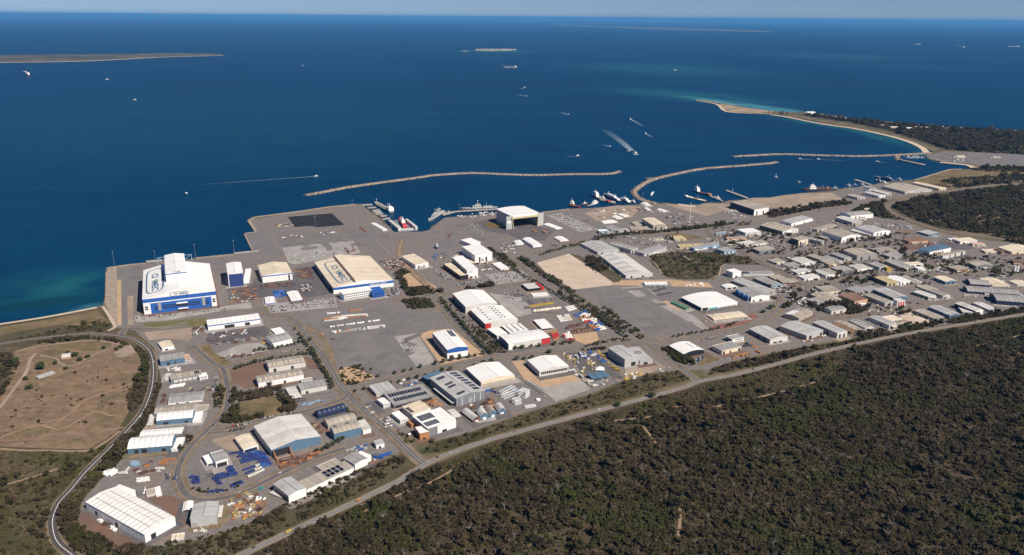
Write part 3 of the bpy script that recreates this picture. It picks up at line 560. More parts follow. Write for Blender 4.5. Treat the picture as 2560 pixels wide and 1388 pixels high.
def B(t, L, F, Rr, H, roof, ridge, rc, wc, name, label, nb=None, z=None, z0=0.0, doors=None, band=None, win=None, sol=None, vents=None, sky=None, fc=None, canopy=False, rise=None, cat=None, group=None, keep=True, gap=.7, lc=None, annex=None):
    P, a, W, D, h = frame3(t, L, F, Rr, H, z); NB[0] += 1
    root = empty(name, P, a); tag(root, label, cat or name.replace('_', ' ').split()[-1], group)
    ex = (math.cos(a), math.sin(a)); ey = (-math.sin(a), math.cos(a))
    if keep:
        FOOT.append((P, ex, ey, W, D))
        if W * D > 180 and t not in (17, 26, 3):                # each plot's own hard standing
            m_ = BR.choice([ASPD, PALEG, ASPH, CONC, PSAND, SHLD_, YARD2, RDIRT, ROADM, PALEG]); f_ = BR.uniform(8, 16); s_ = BR.uniform(3, 8); b_ = BR.uniform(2, 6)
            W4 = [(-s_, -f_), (W + BR.uniform(3, 10), -f_), (W + s_, D + b_), (-s_, D + b_)]
            sheet('apron', [(P.x + x*ex[0] + y*ey[0], P.y + x*ex[1] + y*ey[1]) for x, y in W4], m_, z=APZ + .004 * (NB[0] % 9))
    span, ln = (W, D) if ridge == 'u' else (D, W)
    if rise is None: rise = {'g': .075*span, 'm': .05*span, 'n': .05*span, 'a': .17*span, 'f': 0}[roof]
    pr = profile(roof, span, rise)
    if canopy:
        mb = MB(); nx = max(2, int(W / 10) + 1); ny = max(2, int(D / 10) + 1)
        for i in range(nx):
            for j in range(ny):
                if 0 < i < nx-1 and 0 < j < ny-1: continue
                po = MB().box(-.2,.2,-.2,.2,0,h-.02); po.build('post', wallm('g'), root, loc=(.5 + i*(W-1)/(nx-1), .5 + j*(D-1)/(ny-1), 0))
    else:
        vs, fs, mi = wall_volume(W, D, h, pr, ridge, z0)
        ms = [wallm(fc or wc), wallm(wc), wallm(wc), wallm(lc or wc), mat('roof_joint_' + rc, tuple(x * .42 for x in PAL[rc]), rough=.8)]  # lc: left wall, often a darker grey with its shade painted in
        obj('wall', mesh('wall', vs, fs, ms, mi), root)
    rm = roofm(rc)
    pxw = ln / max(1, P.length) * FPX                     # ridge length seen, photograph pixels
    if nb is None: nb = int(min(14, max(1, ln / 9))) if pxw > 45 else 1
    g_ = gap if nb > 1 else 0
    step = (ln + .8) / nb
    vs, fs = roof_panel(pr, span, step - g_, .4, .5, ridge); pm = mesh('roof_panel' if nb > 1 else 'roof', vs, fs, rm)
    for i in range(nb):
        off = -.4 + i * step + g_ / 2
        obj('roof_panel' if nb > 1 else 'roof', pm, root, loc=(0, off, h) if ridge == 'u' else (off, 0, h))
    if roof == 'g' and span > 12:
        c = MB(); (c.box(span/2-.45, span/2+.45, -.5, ln+.5, h+rise+.3, h+rise+.6) if ridge == 'u' else c.box(-.5, ln+.5, span/2-.45, span/2+.45, h+rise+.3, h+rise+.6))
        c.build('ridge_cap', roofm('w' if rc in 'Wwc' else 'G'), root)
    if roof == 'f' and not canopy:
        c = MB(); th = .35
        for (x0,x1,y0,y1) in ((-.5,W+.5,-.5,-.5+th),(-.5,W+.5,D+.5-th,D+.5),(-.5,-.5+th,-.5+th,D+.5-th),(W+.5-th,W+.5,-.5+th,D+.5-th)): c.box(x0,x1,y0,y1,h-.2,h+1.0)
        c.build('parapet', wallm(fc or wc), root)
    if doors is None and not canopy and W > 14 and h > 3.5 and win is None:
        r = BR.random(); doors = [('F', .12 + .1*r, .12 + .1*r + min(.25, 5/W), .7)] + ([('F', .6, .6 + min(.22, 5/W), .65)] if W > 28 else []) + ([('L', .35, .35 + min(.2, 5/D), .65)] if D > 28 else [])
    for (s, p0, p1, hf, *cc) in (doors or []):
        m = wallm(cc[0]) if cc else dark(); c = MB(); zt = h * hf  # open bays get a flat dark box painted as their inner shade
        if s == 'F': c.box(p0*W, p1*W, -.18, -.03, z0 + .05, zt)
        elif s == 'R': c.box(W+.03, W+.18, p0*D, p1*D, z0 + .05, zt)
        else: c.box(-.18, -.03, p0*D, p1*D, z0 + .05, zt)
        c.build('door', m, root)
    for (s, p0, p1, rows, cols) in (win or []):
        ln_ = W if s == 'F' else D; sw = (p1 - p0) * ln_ / cols; fh = h / rows
        wm = None
        for i in range(rows):
            for j in range(cols):
                if wm is None:
                    c = MB(); (c.box(.12*sw, .88*sw, -.15, -.03, .35*fh, .78*fh) if s == 'F' else c.box(-.15, -.03, .12*sw, .88*sw, .35*fh, .78*fh)); wm = c.me('window', glass())
                obj('window', wm, root, loc=(p0*W + j*sw, 0, i*fh) if s == 'F' else (0, p0*D + j*sw, i*fh))
    if band:
        for (s, z1, z2, bc) in band:
            c = MB()
            if s == 'F': c.box(-.12, W+.12, -.14, -.02, z1*h, z2*h)
            elif s == 'L': c.box(-.14, -.02, -.12, D+.12, z1*h, z2*h)
            else: c.box(W+.02, W+.14, -.12, D+.12, z1*h, z2*h)
            c.build('fascia_band', wallm(bc), root)
    def onroof(nm, s0, s1, a0, a1, m, th=.14, lift=.45):      # a flat piece lying on the roof: s across the span, a along the ridge
        z_, sl = zat(pr, (s0 + s1) / 2); za = zat(pr, s0)[0]; zb = zat(pr, s1)[0]
        vs = []
        for dz in (lift, lift + th):
            for s, zz, aa in ((s0,za,a0),(s1,zb,a0),(s1,zb,a1),(s0,za,a1)):
                vs.append((s*span, aa*ln, h+zz+dz) if ridge == 'u' else (aa*ln, s*span, h+zz+dz))
        fs = [(0,3,2,1),(4,5,6,7),(0,1,5,4),(1,2,6,5),(2,3,7,6),(3,0,4,7)]
        if ridge != 'u': fs = [tuple(reversed(f)) for f in fs]
        return obj(nm, mesh(nm, vs, fs, m), root)
    for (s0, s1, a0, a1, ns, na) in (sol or []):
        for i in range(ns):
            for j in range(na):
                ds = (s1-s0)/ns; da = (a1-a0)/na
                onroof('solar_panel', s0 + i*ds + .06*ds, s0 + (i+.94)*ds, a0 + (j+.1)*da, a0 + (j+.9)*da, solar())
    for (s0, s1, n, sm) in (sky or []):
        for j in range(n): onroof('skylight', s0, s1, (j+.46)/n, (j+.62)/n, sm, th=.08, lift=.42)
    for (s, na, a0, a1) in (vents or []):
        for j in range(na):
            aa = a0 + (a1-a0)*j/(na-1); zz = zat(pr, s)[0] + h + .3
            c = MB(); c.box(-1.6,1.6,-1.6,1.6,0,1.5); c.taper(-1.9,1.9,-1.9,1.9,1.5,2.1,.8,.8)
            c.build('roof_vent', wallm('G'), root, loc=(s*span, aa*ln, zz) if ridge == 'u' else (aa*ln, s*span, zz))
    B_LAST[0] = (root, W, D, h, pr, span, ln); return B_LAST[0]
def text_me(txt, size, m, ext=.05):
    cu = bpy.data.curves.new('lettering', 'FONT'); cu.body = txt; cu.size = size; cu.extrude = ext; cu.offset = size * .034; cu.align_x = 'CENTER'; cu.align_y = 'CENTER'; cu.space_character = 1.05
    ob = bpy.data.objects.new('lettering', cu); C.objects.link(ob); dg = bpy.context.evaluated_depsgraph_get(); dg.update()
    me = bpy.data.meshes.new_from_object(ob.evaluated_get(dg)); C.objects.unlink(ob); bpy.data.objects.remove(ob)
    me.materials.clear(); me.materials.append(m); return me
def logo(root, Mx, wid, hei, txtcol='s', vcol='e', boxed=True, bulge=0.0):
    """framed word sign; Mx places its own x (reading direction), y (letter up), z (out)"""
    m = wallm(txtcol); size = hei * .62
    for s, part, mm in ((-.215,'CI',m),(.02,'V',wallm(vcol)),(.265,'MEC',m)):
        me = text_me(part, size, mm); me.transform(Matrix.Diagonal((wid/hei/3.5*1.05, 1, 1, 1)))
        o = obj('lettering', me, root); o.matrix_local = Mx @ Matrix.Translation((s * wid * .92, 0, .12))
    if boxed:
        mb = MB(); n = 16; th = hei*.11
        def pt(i, o_):
            t_ = 2*math.pi*i/64; c, s = math.cos(t_), math.sin(t_); p = 5.0
            return (math.copysign(abs(c)**(2/p), c)*(wid/2 - o_), math.copysign(abs(s)**(2/p), s)*(hei*.62 - o_) * (1 - bulge*abs(c)**3))
        vs = []
        for i in range(64): x, y = pt(i, 0); X, Y = pt(i, th); vs += [(x, y, 0), (X, Y, 0), (x, y, .15), (X, Y, .15)]
        fs = []
        for i in range(64):
            j = (i+1) % 64; fs += [(4*i+2, 4*j+2, 4*j+3, 4*i+3), (4*i, 4*j, 4*j+2, 4*i+2), (4*i+1, 4*i+3, 4*j+3, 4*j+1)]
        o = obj('sign_border', mesh('sign_border', vs, fs, m), root); o.matrix_local = Mx
def basis(o, x, y):
    x = Vector(x).normalized(); y = Vector(y).normalized(); z = x.cross(y); m = Matrix.Identity(4)
    for i in range(3): m[i][0] = x[i]; m[i][1] = y[i]; m[i][2] = z[i]; m[i][3] = o[i]
    return m
# ---- the great shipbuilding hall
r, W, D, h, pr, span, ln = B(27,(150,465),(180,965),(1450,830),270,'g','u','W','W','assembly_hall','huge white-roofed assembly hall with blue front and raised central nave beside the sea',nb=16,gap=.25,rise=17,doors=[],cat='hall')
HALL = r
rise = pr[1][1]
sm = wallm('b')
def hbox(nm, x0, x1, y0, y1, z0, z1, m, par=r): return MB().box(x0, x1, y0, y1, z0, z1).build(nm, m, par)
hbox('fascia_band', -.3, W+.3, -.5, -.1, h*.76, h*.995, sm); hbox('white_band', 0, W, -.42, -.1, h*.69, h*.755, wallm('W'))
hbox('front_cladding', .095*W, .93*W, -.4, -.1, .4, h*.685, sm)
for x0, x1 in ((.195,.235),(.80,.84)): hbox('stair_tower', x0*W, x1*W, -1.6, -.45, h*.16, h*.72, wallm('g'))
for i in range(22):
    x = .26*W + i*.0235*W
    for z0_ in (.26,.40): MB().box(0, .015*W, -.7, -.45, 0, h*.10).build('window', glass(), r, loc=(x, 0, h*z0_))
for x0, x1 in ((.145,.185),(.845,.89)):
    for z0_ in (.22,.36): hbox('window', x0*W, x1*W, -.7, -.45, h*z0_, h*(z0_+.08), glass())
for x0 in (.02,.945):
    for z0_ in (.30,.44): hbox('window', x0*W, (x0+.04)*W, -.6, -.15, h*z0_, h*(z0_+.09), dark())
hbox('balcony', .445*W, .60*W, -3.0, -.45, h*.48, h*.55, wallm('W')); hbox('balcony_glazing', .45*W, .595*W, -2.2, -.45, h*.36, h*.48, dark())
hbox('entrance_awning', .46*W, .60*W, -6, -.45, h*.14, h*.18, wallm('W')); hbox('entrance_door', .47*W, .59*W, -.9, -.45, .3, h*.12, glass())
logo(r, basis((.50*W, -.55, h + rise*.26), (1,0,0), (0,0,1)), .25*W, h*.22)
sl = Vector((W/2, 0, rise)).normalized()
# slope sign: reads away from the sea towards the front, letters standing towards the ridge
logo(r, basis((W*.17, D*.50, h + rise*.34 + .5), (0,-1,0), sl), D*.80, W*.215, bulge=.0)
for xx in (.045, .285):
    for i in range(26): hbox('sign_stripe', W*xx, W*(xx+.018), D*(.22+.56*i/26), D*(.22+.56*(i+.72)/26), h + rise*2*xx + .5, h + rise*2*(xx+.018) + .6, wallm('s'))
nave = B(27,(520,205),(580,515),(945,480),0,'g','u','W','W','n','n',z=h + rise + 16,nb=8,gap=.3,doors=[],keep=False)
nr = nave[0]; nr.name = 'nave'; nW, nD, nh = nave[1:4]
for k_ in ('label','category'): del nr[k_]
_inv = Matrix.LocRotScale(r.location, r.rotation_euler, None).inverted() @ Matrix.LocRotScale(nr.location, nr.rotation_euler, None)
nr.parent = r; nr.matrix_local = _inv
hbox('fascia_band', -.2, nW+.2, -.4, -.1, nh-3.2, nh-1.2, sm, nr)
logo(nr, basis((.52*nW, -.3, nh + nave[4][1][1]*.35), (1,0,0), (0,0,1)), nW*.42, 4.0)
for s_, x0 in ((-1, -.5), (1, nW + .5)):          # hoisting frames at the seaward end
    mb = MB(); e = x0 + s_*16
    for y in (nD - 4,): mb.bar((x0, y, nh-3), (e, y, nh-3), .7).bar((e, y, nh-3), (e, y, 0), .7).bar((x0, y, nh-14), (e, y, nh-3), .5)
    mb.build('hoist_frame', wallm('l'), nr)
# ---- blue-doored hall beside it
r, W, D, h, pr, *_ = B(27,(1580,345),(1660,525),(1925,505),230,'g','u','W','W','module_hall','tall white hall with a full-height royal blue door beside the great hall',nb=6,gap=.4,doors=[('F',.05,.99,.97,'u')],cat='hall',lc='B')
B(27,(1800,440),(1935,640),(2030,640),50,'m','u','W','W','lean_to','white lean-to shed along the side of the blue-doored hall',doors=[],cat='shed',z=None)
B(2,(320,910),(375,1045),(745,1005),85,'g','u','c','W','workshop','cream gable-roofed workshop with a blue fascia and white panel doors',nb=9,gap=.3,band=[('F',.86,1.0,'b')],doors=[('F',.02+.105*i,.115+.105*i,.8,'W') for i in range(8)]+[('F',.86,.92,.8)])
# ---- second sign-written hall
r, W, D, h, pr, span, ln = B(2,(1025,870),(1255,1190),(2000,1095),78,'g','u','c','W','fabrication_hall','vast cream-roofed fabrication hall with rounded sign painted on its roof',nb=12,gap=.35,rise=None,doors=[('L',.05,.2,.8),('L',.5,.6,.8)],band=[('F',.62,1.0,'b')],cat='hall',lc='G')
rise = pr[1][1]; sl = Vector((W/2, 0, rise)).normalized()
logo(r, basis((W*.235, D*.47, h + rise*.47 + .5), (0,-1,0), sl), D*.80, W*.215)
MB().box(.36*W,.50*W,-.3,D+.2,h+rise*.86,h+rise*1.16).build('roof_monitor', roofm('c'), r)
MB().box(.34*W,.358*W,-.3,D+.2,h+rise*.6,h+rise*.92).build('gutter', roofm('n'), r)
o = obj('lettering', text_me('Forgacs', 5.2, wallm('d')), r); o.matrix_local = basis((.44*W, -.35, h*.36), (1,0,0), (0,0,1))
o = obj('lettering', text_me('building your resource', 4.2, wallm('W')), r); o.matrix_local = basis((.74*W, -.35, h*.80), (1,0,0), (0,0,1))
B(2,(1325,1235),(1375,1272),(1740,1222),75,'f','v','W','W','office_building','white three-storey office block in front of the fabrication hall',nb=1,win=[('F',.03,.97,3,14)],doors=[('F',0,.03,.98,'b')],cat='office')
B(2,(1720,1195),(1745,1260),(1880,1230),60,'m','v','b','b','entrance_block','bright blue angular entrance block at the end of the white office',win=[('F',.1,.9,3,4)],cat='office')
B(2,(695,1240),(735,1345),(870,1325),20,'g','u','W','W','shed','white gabled shed with blue base at the car park edge, the larger of two',band=[('F',0,.5,'b')],doors=[])
B(2,(400,1310),(415,1375),(530,1365),22,'g','u','W','W','shed','white gabled shed with blue base at the car park edge, the smaller of two',band=[('F',0,.5,'b')],doors=[])
B(25,(470,775),(680,930),(775,915),20,'g','u','W','W','shed','long narrow white shed on the wharf beside the floating dock',nb=5,doors=[])
# ---- west side, from the entry road down to the curve
B(4,(775,310),(790,370),(1440,285),62,'m','v','W','W','workshop','long white workshop with a blue fascia and two open bays facing a yard of machinery',nb=11,gap=.4,band=[('F',.80,1.0,'b')],doors=[('F',.31,.50,.66),('F',.70,.795,.62)])
B(4,(1515,508),(1590,585),(1830,522),62,'g','v','g','W','warehouse','white-walled warehouse with ribbed grey roof at the end of the concrete pad',doors=[('F',.0,.05,.8)])
B(4,(1560,420),(1625,462),(1745,440),20,'f','v','W','W','shed','small white flat shed tucked behind the ribbed grey warehouse',doors=[])
B(4,(1490,808),(1545,895),(2005,832),62,'g','v','t','w','warehouse','tan-roofed long warehouse on the red dirt block, the rear of a pair',sky=[(.05,.45,9,roofm('c'))])
B(4,(1370,1000),(1415,1075),(1985,985),68,'g','v','t','W','warehouse','tan-roofed long warehouse with bright white wall, the front of a pair',sky=[(.05,.45,8,roofm('c'))],doors=[('F',.55,.6,.5)])
B(4,(1905,1100),(1945,1170),(2265,1112),58,'m','v','g','w','warehouse','grey mono-pitch warehouse with pale front beside the roundabout road',doors=[('F',.18,.28,.55)])
B(4,(1945,1035),(1955,1065),(2090,1045),28,'f','v','g','W','office_building','small flat-roofed white office with row of windows behind the grey mono-pitch warehouse',win=[('F',.05,.95,1,4)],cat='office')
B(4,(1755,1140),(1835,1280),(1955,1255),28,'f','u','w','w','canopy','open white-roofed canopy over vehicles at the corner of the tree ring',canopy=True)
B(4,(175,580),(225,650),(370,620),36,'g','u','c','W','shed','cream-roofed shed with dark skylight stripes at the top of the western row',sky=[(.55,.95,4,dark())],doors=[('F',.2,.5,.5)])
B(4,(192,750),(200,812),(505,768),66,'m','v','g','s','warehouse','slate-blue walled warehouse with grey roof in the western row',doors=[('F',.25,.38,.6),('F',.58,.62,.8)],fc='s')
B(4,(498,735),(510,792),(580,776),36,'f','v','P','w','office_building','small pinkish office joined to the slate-blue warehouse',win=[('F',.1,.9,2,3)],cat='office')
B(4,(320,985),(330,1040),(715,975),46,'m','v','t','G','warehouse','grey-walled bay workshop with rooftop panels above a yard of white racks',sol=[(.3,.9,.78,.95,2,3)],doors=[('F',.1+.15*i,.22+.15*i,.75,'w') for i in range(6)])
B(4,(670,975),(690,1012),(790,990),40,'f','v','W','W','office_building','boxy white office at the end of the grey bay workshop',win=[('F',.1,.9,2,3)],cat='office')
B(4,(250,975),(258,1032),(325,1028),12,'f','v','w','W','shed','low white store by the highway embankment beside the grey bay workshop',doors=[])
B(5,(1600,230),(1585,337),(2005,305),26,'g','v','g','W','warehouse','weathered grey-roofed white warehouse with two small dark doors',nb=12,gap=.5,doors=[('F',.24,.31,.6),('F',.53,.60,.6)])
B(5,(1430,380),(1415,455),(1910,428),18,'g','v','t','W','warehouse','low tan-roofed warehouse directly behind the white arched-roof blue shed',nb=10)
B(5,(1922,365),(1915,432),(2050,438),14,'f','v','t','w','shed','low tan annex at the road end of the tan-roofed warehouse',doors=[])
B(5,(1462,470),(1440,556),(1885,530),62,'a','v','W','s','workshop','arched white roof on blue walls, the upper of two alike workshops',nb=7,gap=.9,rise=5,doors=[('F',.18,.32,.55),('F',.77,.86,.45)])
B(5,(1918,455),(1890,565),(2000,552),22,'f','v','W','W','office_building','white flat office at the road end of the upper blue arched workshop',doors=[],cat='office')
B(5,(1342,520),(1315,622),(1390,612),8,'a','u','w','w','shelter','small half-round fabric shelter with dark mouth by the highway bend',nb=1,rise=6,doors=[('F',.15,.85,1.6)],cat='shelter')
B(5,(1262,675),(1232,747),(1750,717),16,'g','v','W','W','warehouse','long plain white-roofed warehouse between the two blue arched workshops',nb=9,doors=[])
B(5,(1122,770),(1080,907),(1620,890),72,'a','v','W','s','workshop','arched white roof on blue walls, the larger lower workshop with three bays',nb=8,gap=1.0,rise=6,doors=[('F',.15,.235,.75),('F',.31,.43,.75),('F',.76,.85,.6)])
B(5,(1690,775),(1625,917),(1740,907),28,'f','v','W','W','office_building','white flat office at the road end of the larger blue arched workshop',doors=[],cat='office')
# ---- south-west corner
B(6,(527,745),(1295,1135),(1680,925),108,'g','u','W','W','factory','very large white factory with many roof strips in the bottom corner yard',nb=15,gap=1.7,doors=[('F',.18,.34,.62),('L',.45,.49,.55),('L',.80,.84,.5)],sky=None)
r_f = B_LAST[0]
for sx in (.27, .73): 
    zz = r_f[4][1][1] * .54; MB().box(sx*r_f[1]-.5, sx*r_f[1]+.5, .04*r_f[2], .96*r_f[2], r_f[3] + zz + .1, r_f[3] + zz + .75).build('gutter', roofm('t'), r_f[0])
B(6,(925,550),(1100,640),(1175,590),100,'m','u','W','W','annex','pale projecting bay on the back of the very large white factory',doors=[],cat='annex',keep=False,z=11.5)
B(6,(1890,760),(1862,935),(2180,905),120,'g','u','p','p','workshop','tall pale grey gabled workshop beside the scrap yard',nb=6,doors=[('F',.05,.25,.5,'g')])
B(6,(1762,742),(1762,850),(1880,840),22,'a','u','W','W','canopy','white curved canopy beside the tall pale grey workshop',canopy=True,rise=2)
B(6,(2198,780),(2182,925),(2247,918),28,'f','u','w','w','canopy','narrow white canopy on the scrap-yard side of the pale grey workshop',canopy=True)
B(6,(1310,585),(1325,652),(1430,632),20,'f','u','t','w','shed','small tan-roofed site office by the brick paving near the big white factory',doors=[])
B(6,(1415,560),(1445,655),(1510,640),16,'f','u','W','W','shed','small white site office by the brick paving near the big white factory',doors=[])
B(6,(1637,1140),(1630,1202),(1780,1182),18,'f','v','c','W','shed','cream lidded store between the big factory and the scrub',nb=3,doors=[])
# ---- tan hall and blue container yard
r, W, D, h, pr, span, ln = B(7,(550,530),(790,822),(1400,657),95,'g','u','w','w','fabrication_hall','large beige-roofed fabrication hall with blue front and an open bay with orange crane legs',nb=9,gap=.5,fc='s',lc='w',doors=[('F',.0,.36,.88)],cat='hall')
mb = MB()
for x in (.03*W, .35*W):
    mb.bar((x, -.8, h*.8), (x, -22, 0), .9).bar((x, -.8, h*.35), (x, -16, 0), .6)
mb.bar((.03*W, -14, h*.32), (.35*W, -14, h*.32), .5); mb.build('crane_leg', paint('o'), r)
B(7,(345,660),(440,815),(620,760),52,'g','u','c','W','workshop','cream-roofed open-front shed full of blue containers',nb=6,doors=[('F',.05,.92,.8,'B')])
B(7,(30,862),(95,970),(245,930),76,'f','u','g','W','workshop','white wash-bay building with high dark mouth in the blue container yard',nb=3,doors=[('F',.08,.9,.7)])
B(5,(2020,1002),(2070,1082),(2165,1055),42,'f','u','W','W','office_building','low white stepped office beside the wash-bay building',doors=[('F',.1,.6,.6)],cat='office')
B(7,(1315,342),(1365,392),(1715,302),46,'a','v','B','B','warehouse','dark navy arched warehouse with pale skylight dashes beside a street corner',sky=[(.12,.3,6,roofm('p')),(.7,.85,6,roofm('p'))],rise=4)
B(7,(1420,450),(1488,520),(1850,432),52,'a','v','t','g','warehouse','grey-brown arched warehouse, the middle of three arched roofs',sky=[(.6,.75,7,roofm('c'))],rise=4)
B(7,(1510,548),(1562,620),(1900,537),90,'a','v','t','s','warehouse','arched warehouse with tall blue front wall, the nearest of three arched roofs',rise=4,nb=6,doors=[('F',.1,.25,.4)])
B(7,(1848,462),(1920,580),(2020,556),50,'m','u','w','W','office_building','pale sloped-roof office wing beside the blue-fronted arched warehouse',doors=[],cat='office')
# ---- long white building above the highway
B(22,(1190,512),(1395,655),(1618,562),96,'g','u','p','W','warehouse','pale end block with awning of the long white warehouse above the highway scrub',nb=3,lc='t',doors=[('L',.1,.9,.5)])
B(22,(1512,492),(1620,574),(2190,290),64,'m','v','t','W','warehouse','long straight white-walled warehouse with eight dark rooftop panels',nb=9,gap=.4,sol=[(.15,.9,.46,.84,2,4)],doors=[])
B(22,(2070,187),(2215,267),(2375,192),80,'g','u','g','W','warehouse','tall white end block with grey roof joined to the long white warehouse',doors=[])
B(22,(2250,122),(2362,190),(2408,152),62,'m','u','W','W','warehouse','white high block behind the tall white end block',doors=[],nb=2)
B(22,(1748,288),(1818,347),(2045,237),16,'f','v','t','w','warehouse','low tan flat roof on the street side of the long white warehouse',doors=[])
B(22,(1190,592),(1330,684),(1362,654),16,'f','u','w','w','canopy','small loading awning at the pale end block of the long warehouse',canopy=True,keep=False)
B(7,(2055,712),(2085,757),(2185,732),50,'m','v','p','W','shed','small white two-level box with blue-grey roof in a cluttered yard',doors=[('F',.3,.6,.5)])
# ---- orange-front estate
B(9,(318,527),(400,622),(640,557),42,'m','v','p','p','warehouse','pale green-grey warehouse behind the panelled grey roof',doors=[('L',.3,.5,.7)])
B(9,(482,620),(620,762),(1115,647),46,'m','v','g','G','workshop','wide grey workshop roof carrying two long rows of dark rooftop panels',nb=10,gap=.3,sol=[(.2,.45,.08,.92,1,12),(.58,.84,.05,.88,1,12)],doors=[('F',.02,.95,.75)],rise=1.5)
B(9,(415,692),(490,757),(572,732),46,'f','v','W','W','office_building','small two-storey white office in front of the panelled grey workshop',win=[('F',.1,.95,2,3),('L',.1,.9,2,4)],cat='office')
B(9,(985,402),(1048,452),(1205,357),60,'m','v','s','B','warehouse','dark blue-grey rear block behind the big charcoal hall',doors=[])
r, W, D, h, pr, span, ln = B(9,(1045,428),(1390,682),(1755,587),100,'g','u','p','G','factory','big charcoal-walled factory with pale ridge roof and scattered dark panels',nb=9,gap=.35,sol=[(.1,.4,.80,.9,1,3),(.12,.42,.52,.6,1,3),(.12,.42,.40,.48,1,3),(.12,.42,.08,.16,1,3),(.62,.92,.86,.95,1,3),(.66,.92,.74,.83,1,3),(.66,.92,.62,.70,1,3),(.68,.95,.5,.59,1,3),(.68,.95,.37,.46,1,3),(.7,.95,.24,.33,1,3),(.7,.95,.1,.2,1,3)],doors=[('F',.42,.55,.7,'g')],band=None)
for x in (.2,.62,.83): MB().box(x*W-.4, x*W+.4, -.25, -.05, 0, h).build('wall_strip', wallm('W'), r)
MB().box(-6, -.1, .05*D, .75*D, h*.40, h*.44).build('side_awning', roofm('w'), r)
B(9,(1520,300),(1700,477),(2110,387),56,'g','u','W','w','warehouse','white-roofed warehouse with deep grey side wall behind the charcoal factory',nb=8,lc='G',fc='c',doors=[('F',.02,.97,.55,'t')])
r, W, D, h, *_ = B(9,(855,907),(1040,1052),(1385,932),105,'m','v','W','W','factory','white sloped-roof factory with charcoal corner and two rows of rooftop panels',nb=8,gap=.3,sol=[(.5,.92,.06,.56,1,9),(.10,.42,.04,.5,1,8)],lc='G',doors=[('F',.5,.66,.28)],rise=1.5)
MB().box(-.2, .33*W, -.3, -.08, 0, h*.99).build('charcoal_cladding', wallm('G'), r)
B(9,(1345,802),(1372,917),(1440,887),60,'f','u','w','w','canopy','triangular-looking white side canopy on the sloped-roof factory',canopy=True,keep=False)
B(9,(690,782),(852,882),(1090,822),62,'m','u','c','W','workshop','cream-roofed workshop with tall windows behind the sloped-roof factory',nb=7,win=[('L',.05,.95,1,6)],sol=[(.02,.22,.2,.75,1,3)],rise=1.5)
B(9,(600,862),(700,952),(790,922),46,'f','u','W','W','office_building','white flat-roofed office with glazed front beside the small car park',win=[('L',.05,.95,2,6),('F',.1,.9,2,3)],cat='office')
B(9,(850,1042),(940,1117),(1060,1102),80,'f','u','W','o','office_building','bright orange showroom office with white roof at the street end',win=[('L',.05,.95,2,7)],doors=[('F',.3,.6,.3)],cat='office')
B(9,(790,962),(835,1002),(887,987),46,'f','u','o','o','entrance_block','small bright orange cube marking the entrance beside the showroom office',doors=[],cat='block')
for i, (l, f, rr_) in enumerate([((1500,832),(1600,952),(1680,917)),((1650,832),(1692,902),(1790,882)),((1772,802),(1802,872),(1890,852)),((1882,772),(1912,842),(2005,822))]):
    B(9,l,f,rr_,(26,46,44,36)[i],'a','u',('w','w','t','w')[i],('h','s','s','s')[i],'shelter',['grey-white domed fabric shelter on a red container base','grey-white domed shelter on light blue containers, second of four','cream domed fabric shelter on light blue containers','small pale domed shelter at the far end of the dome row'][i],nb=4,gap=.3,rise=6,doors=[('F',.3,.7,.7,'W')],group='domed shelters above the highway',cat='shelter')
# ---- blue-white shed on the sand
r, W, D, h, pr, *_ = B(8,(1570,562),(1775,770),(2035,735),110,'g','u','W','W','warehouse','new white warehouse with royal blue top band on bare orange sand',nb=9,gap=.3,lc='g',doors=[('F',.10,.30,.35),('F',.50,.65,.35)],band=[('F',.62,1.0,'b'),('L',.66,1.0,'u')],sol=[(.62,.95,.60,.97,1,7)])  # grey left wall and its darker blue band are painted shade
MB().add([(-.14 + 0, -.14, h),(W+.14,-.14,h),(W/2,-.14,h+pr[1][1]),(0,-.03,h),(W,-.03,h),(W/2,-.03,h+pr[1][1])],[(0,1,2),(5,4,3)]).build('gable_cladding', wallm('b'), r)
# ---- red and white works
r, W, D, h, pr, *_ = B(10,(735,865),(912,1030),(1308,985),85,'g','u','W','w','factory','white-roofed factory with grey walls, rearmost of the red-cornered works',nb=9,gap=.3,lc='G',doors=[('L',.85,.97,.8,'r')])
for i in range(9): MB().bar((0,0,0),(0,0,h*.8),1.1,n=8).build('silo', wallm('w'), r, loc=(W*(.28 + .055*i), -2.5, 0))
r, W, D, h, pr, *_ = B(10,(965,1062),(1155,1240),(1560,1185),62,'g','u','W','w','factory','white-roofed factory dotted with dark roof vents, bright red corner block',nb=9,gap=.3,lc='G',vents=[(.22,6,.15,.92),(.55,6,.12,.85),(.66,6,.12,.85)],doors=[('L',.92,1.0,.95,'r')])
MB().box(-.6, .17*W, -2.0, -.1, 0, h*1.02).build('corner_block', wallm('r'), r)
B(12,(210,702),(312,792),(432,762),50,'m','u','W','w','warehouse','small white-roofed unit squeezed behind the ribbed red-cornered factory',lc='G')
B(12,(380,672),(472,762),(702,722),20,'f','u','W','w','warehouse','white flat roof with rows of small dark hatches in the red-cornered works',vents=[(.2,5,.15,.9),(.5,5,.15,.9),(.8,4,.2,.9)],lc='B',nb=1)
r, W, D, h, *_ = B(12,(340,792),(455,897),(960,807),74,'a','v','W','w','factory','ribbed pale-grey factory nearest the street with a red end wall',nb=11,gap=.5,rise=2,lc='G',doors=[('F',.2,.29,.3)])
MB().box(.80*W, W+.5, -1.2, -.1, 0, h*.98).build('corner_block', wallm('r'), r); MB().box(-.6, .11*W, -1.0, -.1, 0, h*.98).build('corner_pylon', wallm('W'), r)
B(12,(755,597),(870,707),(1010,692),28,'f','u','W','W','canopy','tall open white canopy in the middle of the pipe yard',canopy=True)
r, W, D, h, *_ = B(10,(1600,747),(1690,812),(1880,792),32,'f','u','w','k','office_building','flat white-roofed dark-glass office with a red end tower',win=[('L',.05,.95,2,7)],cat='office')
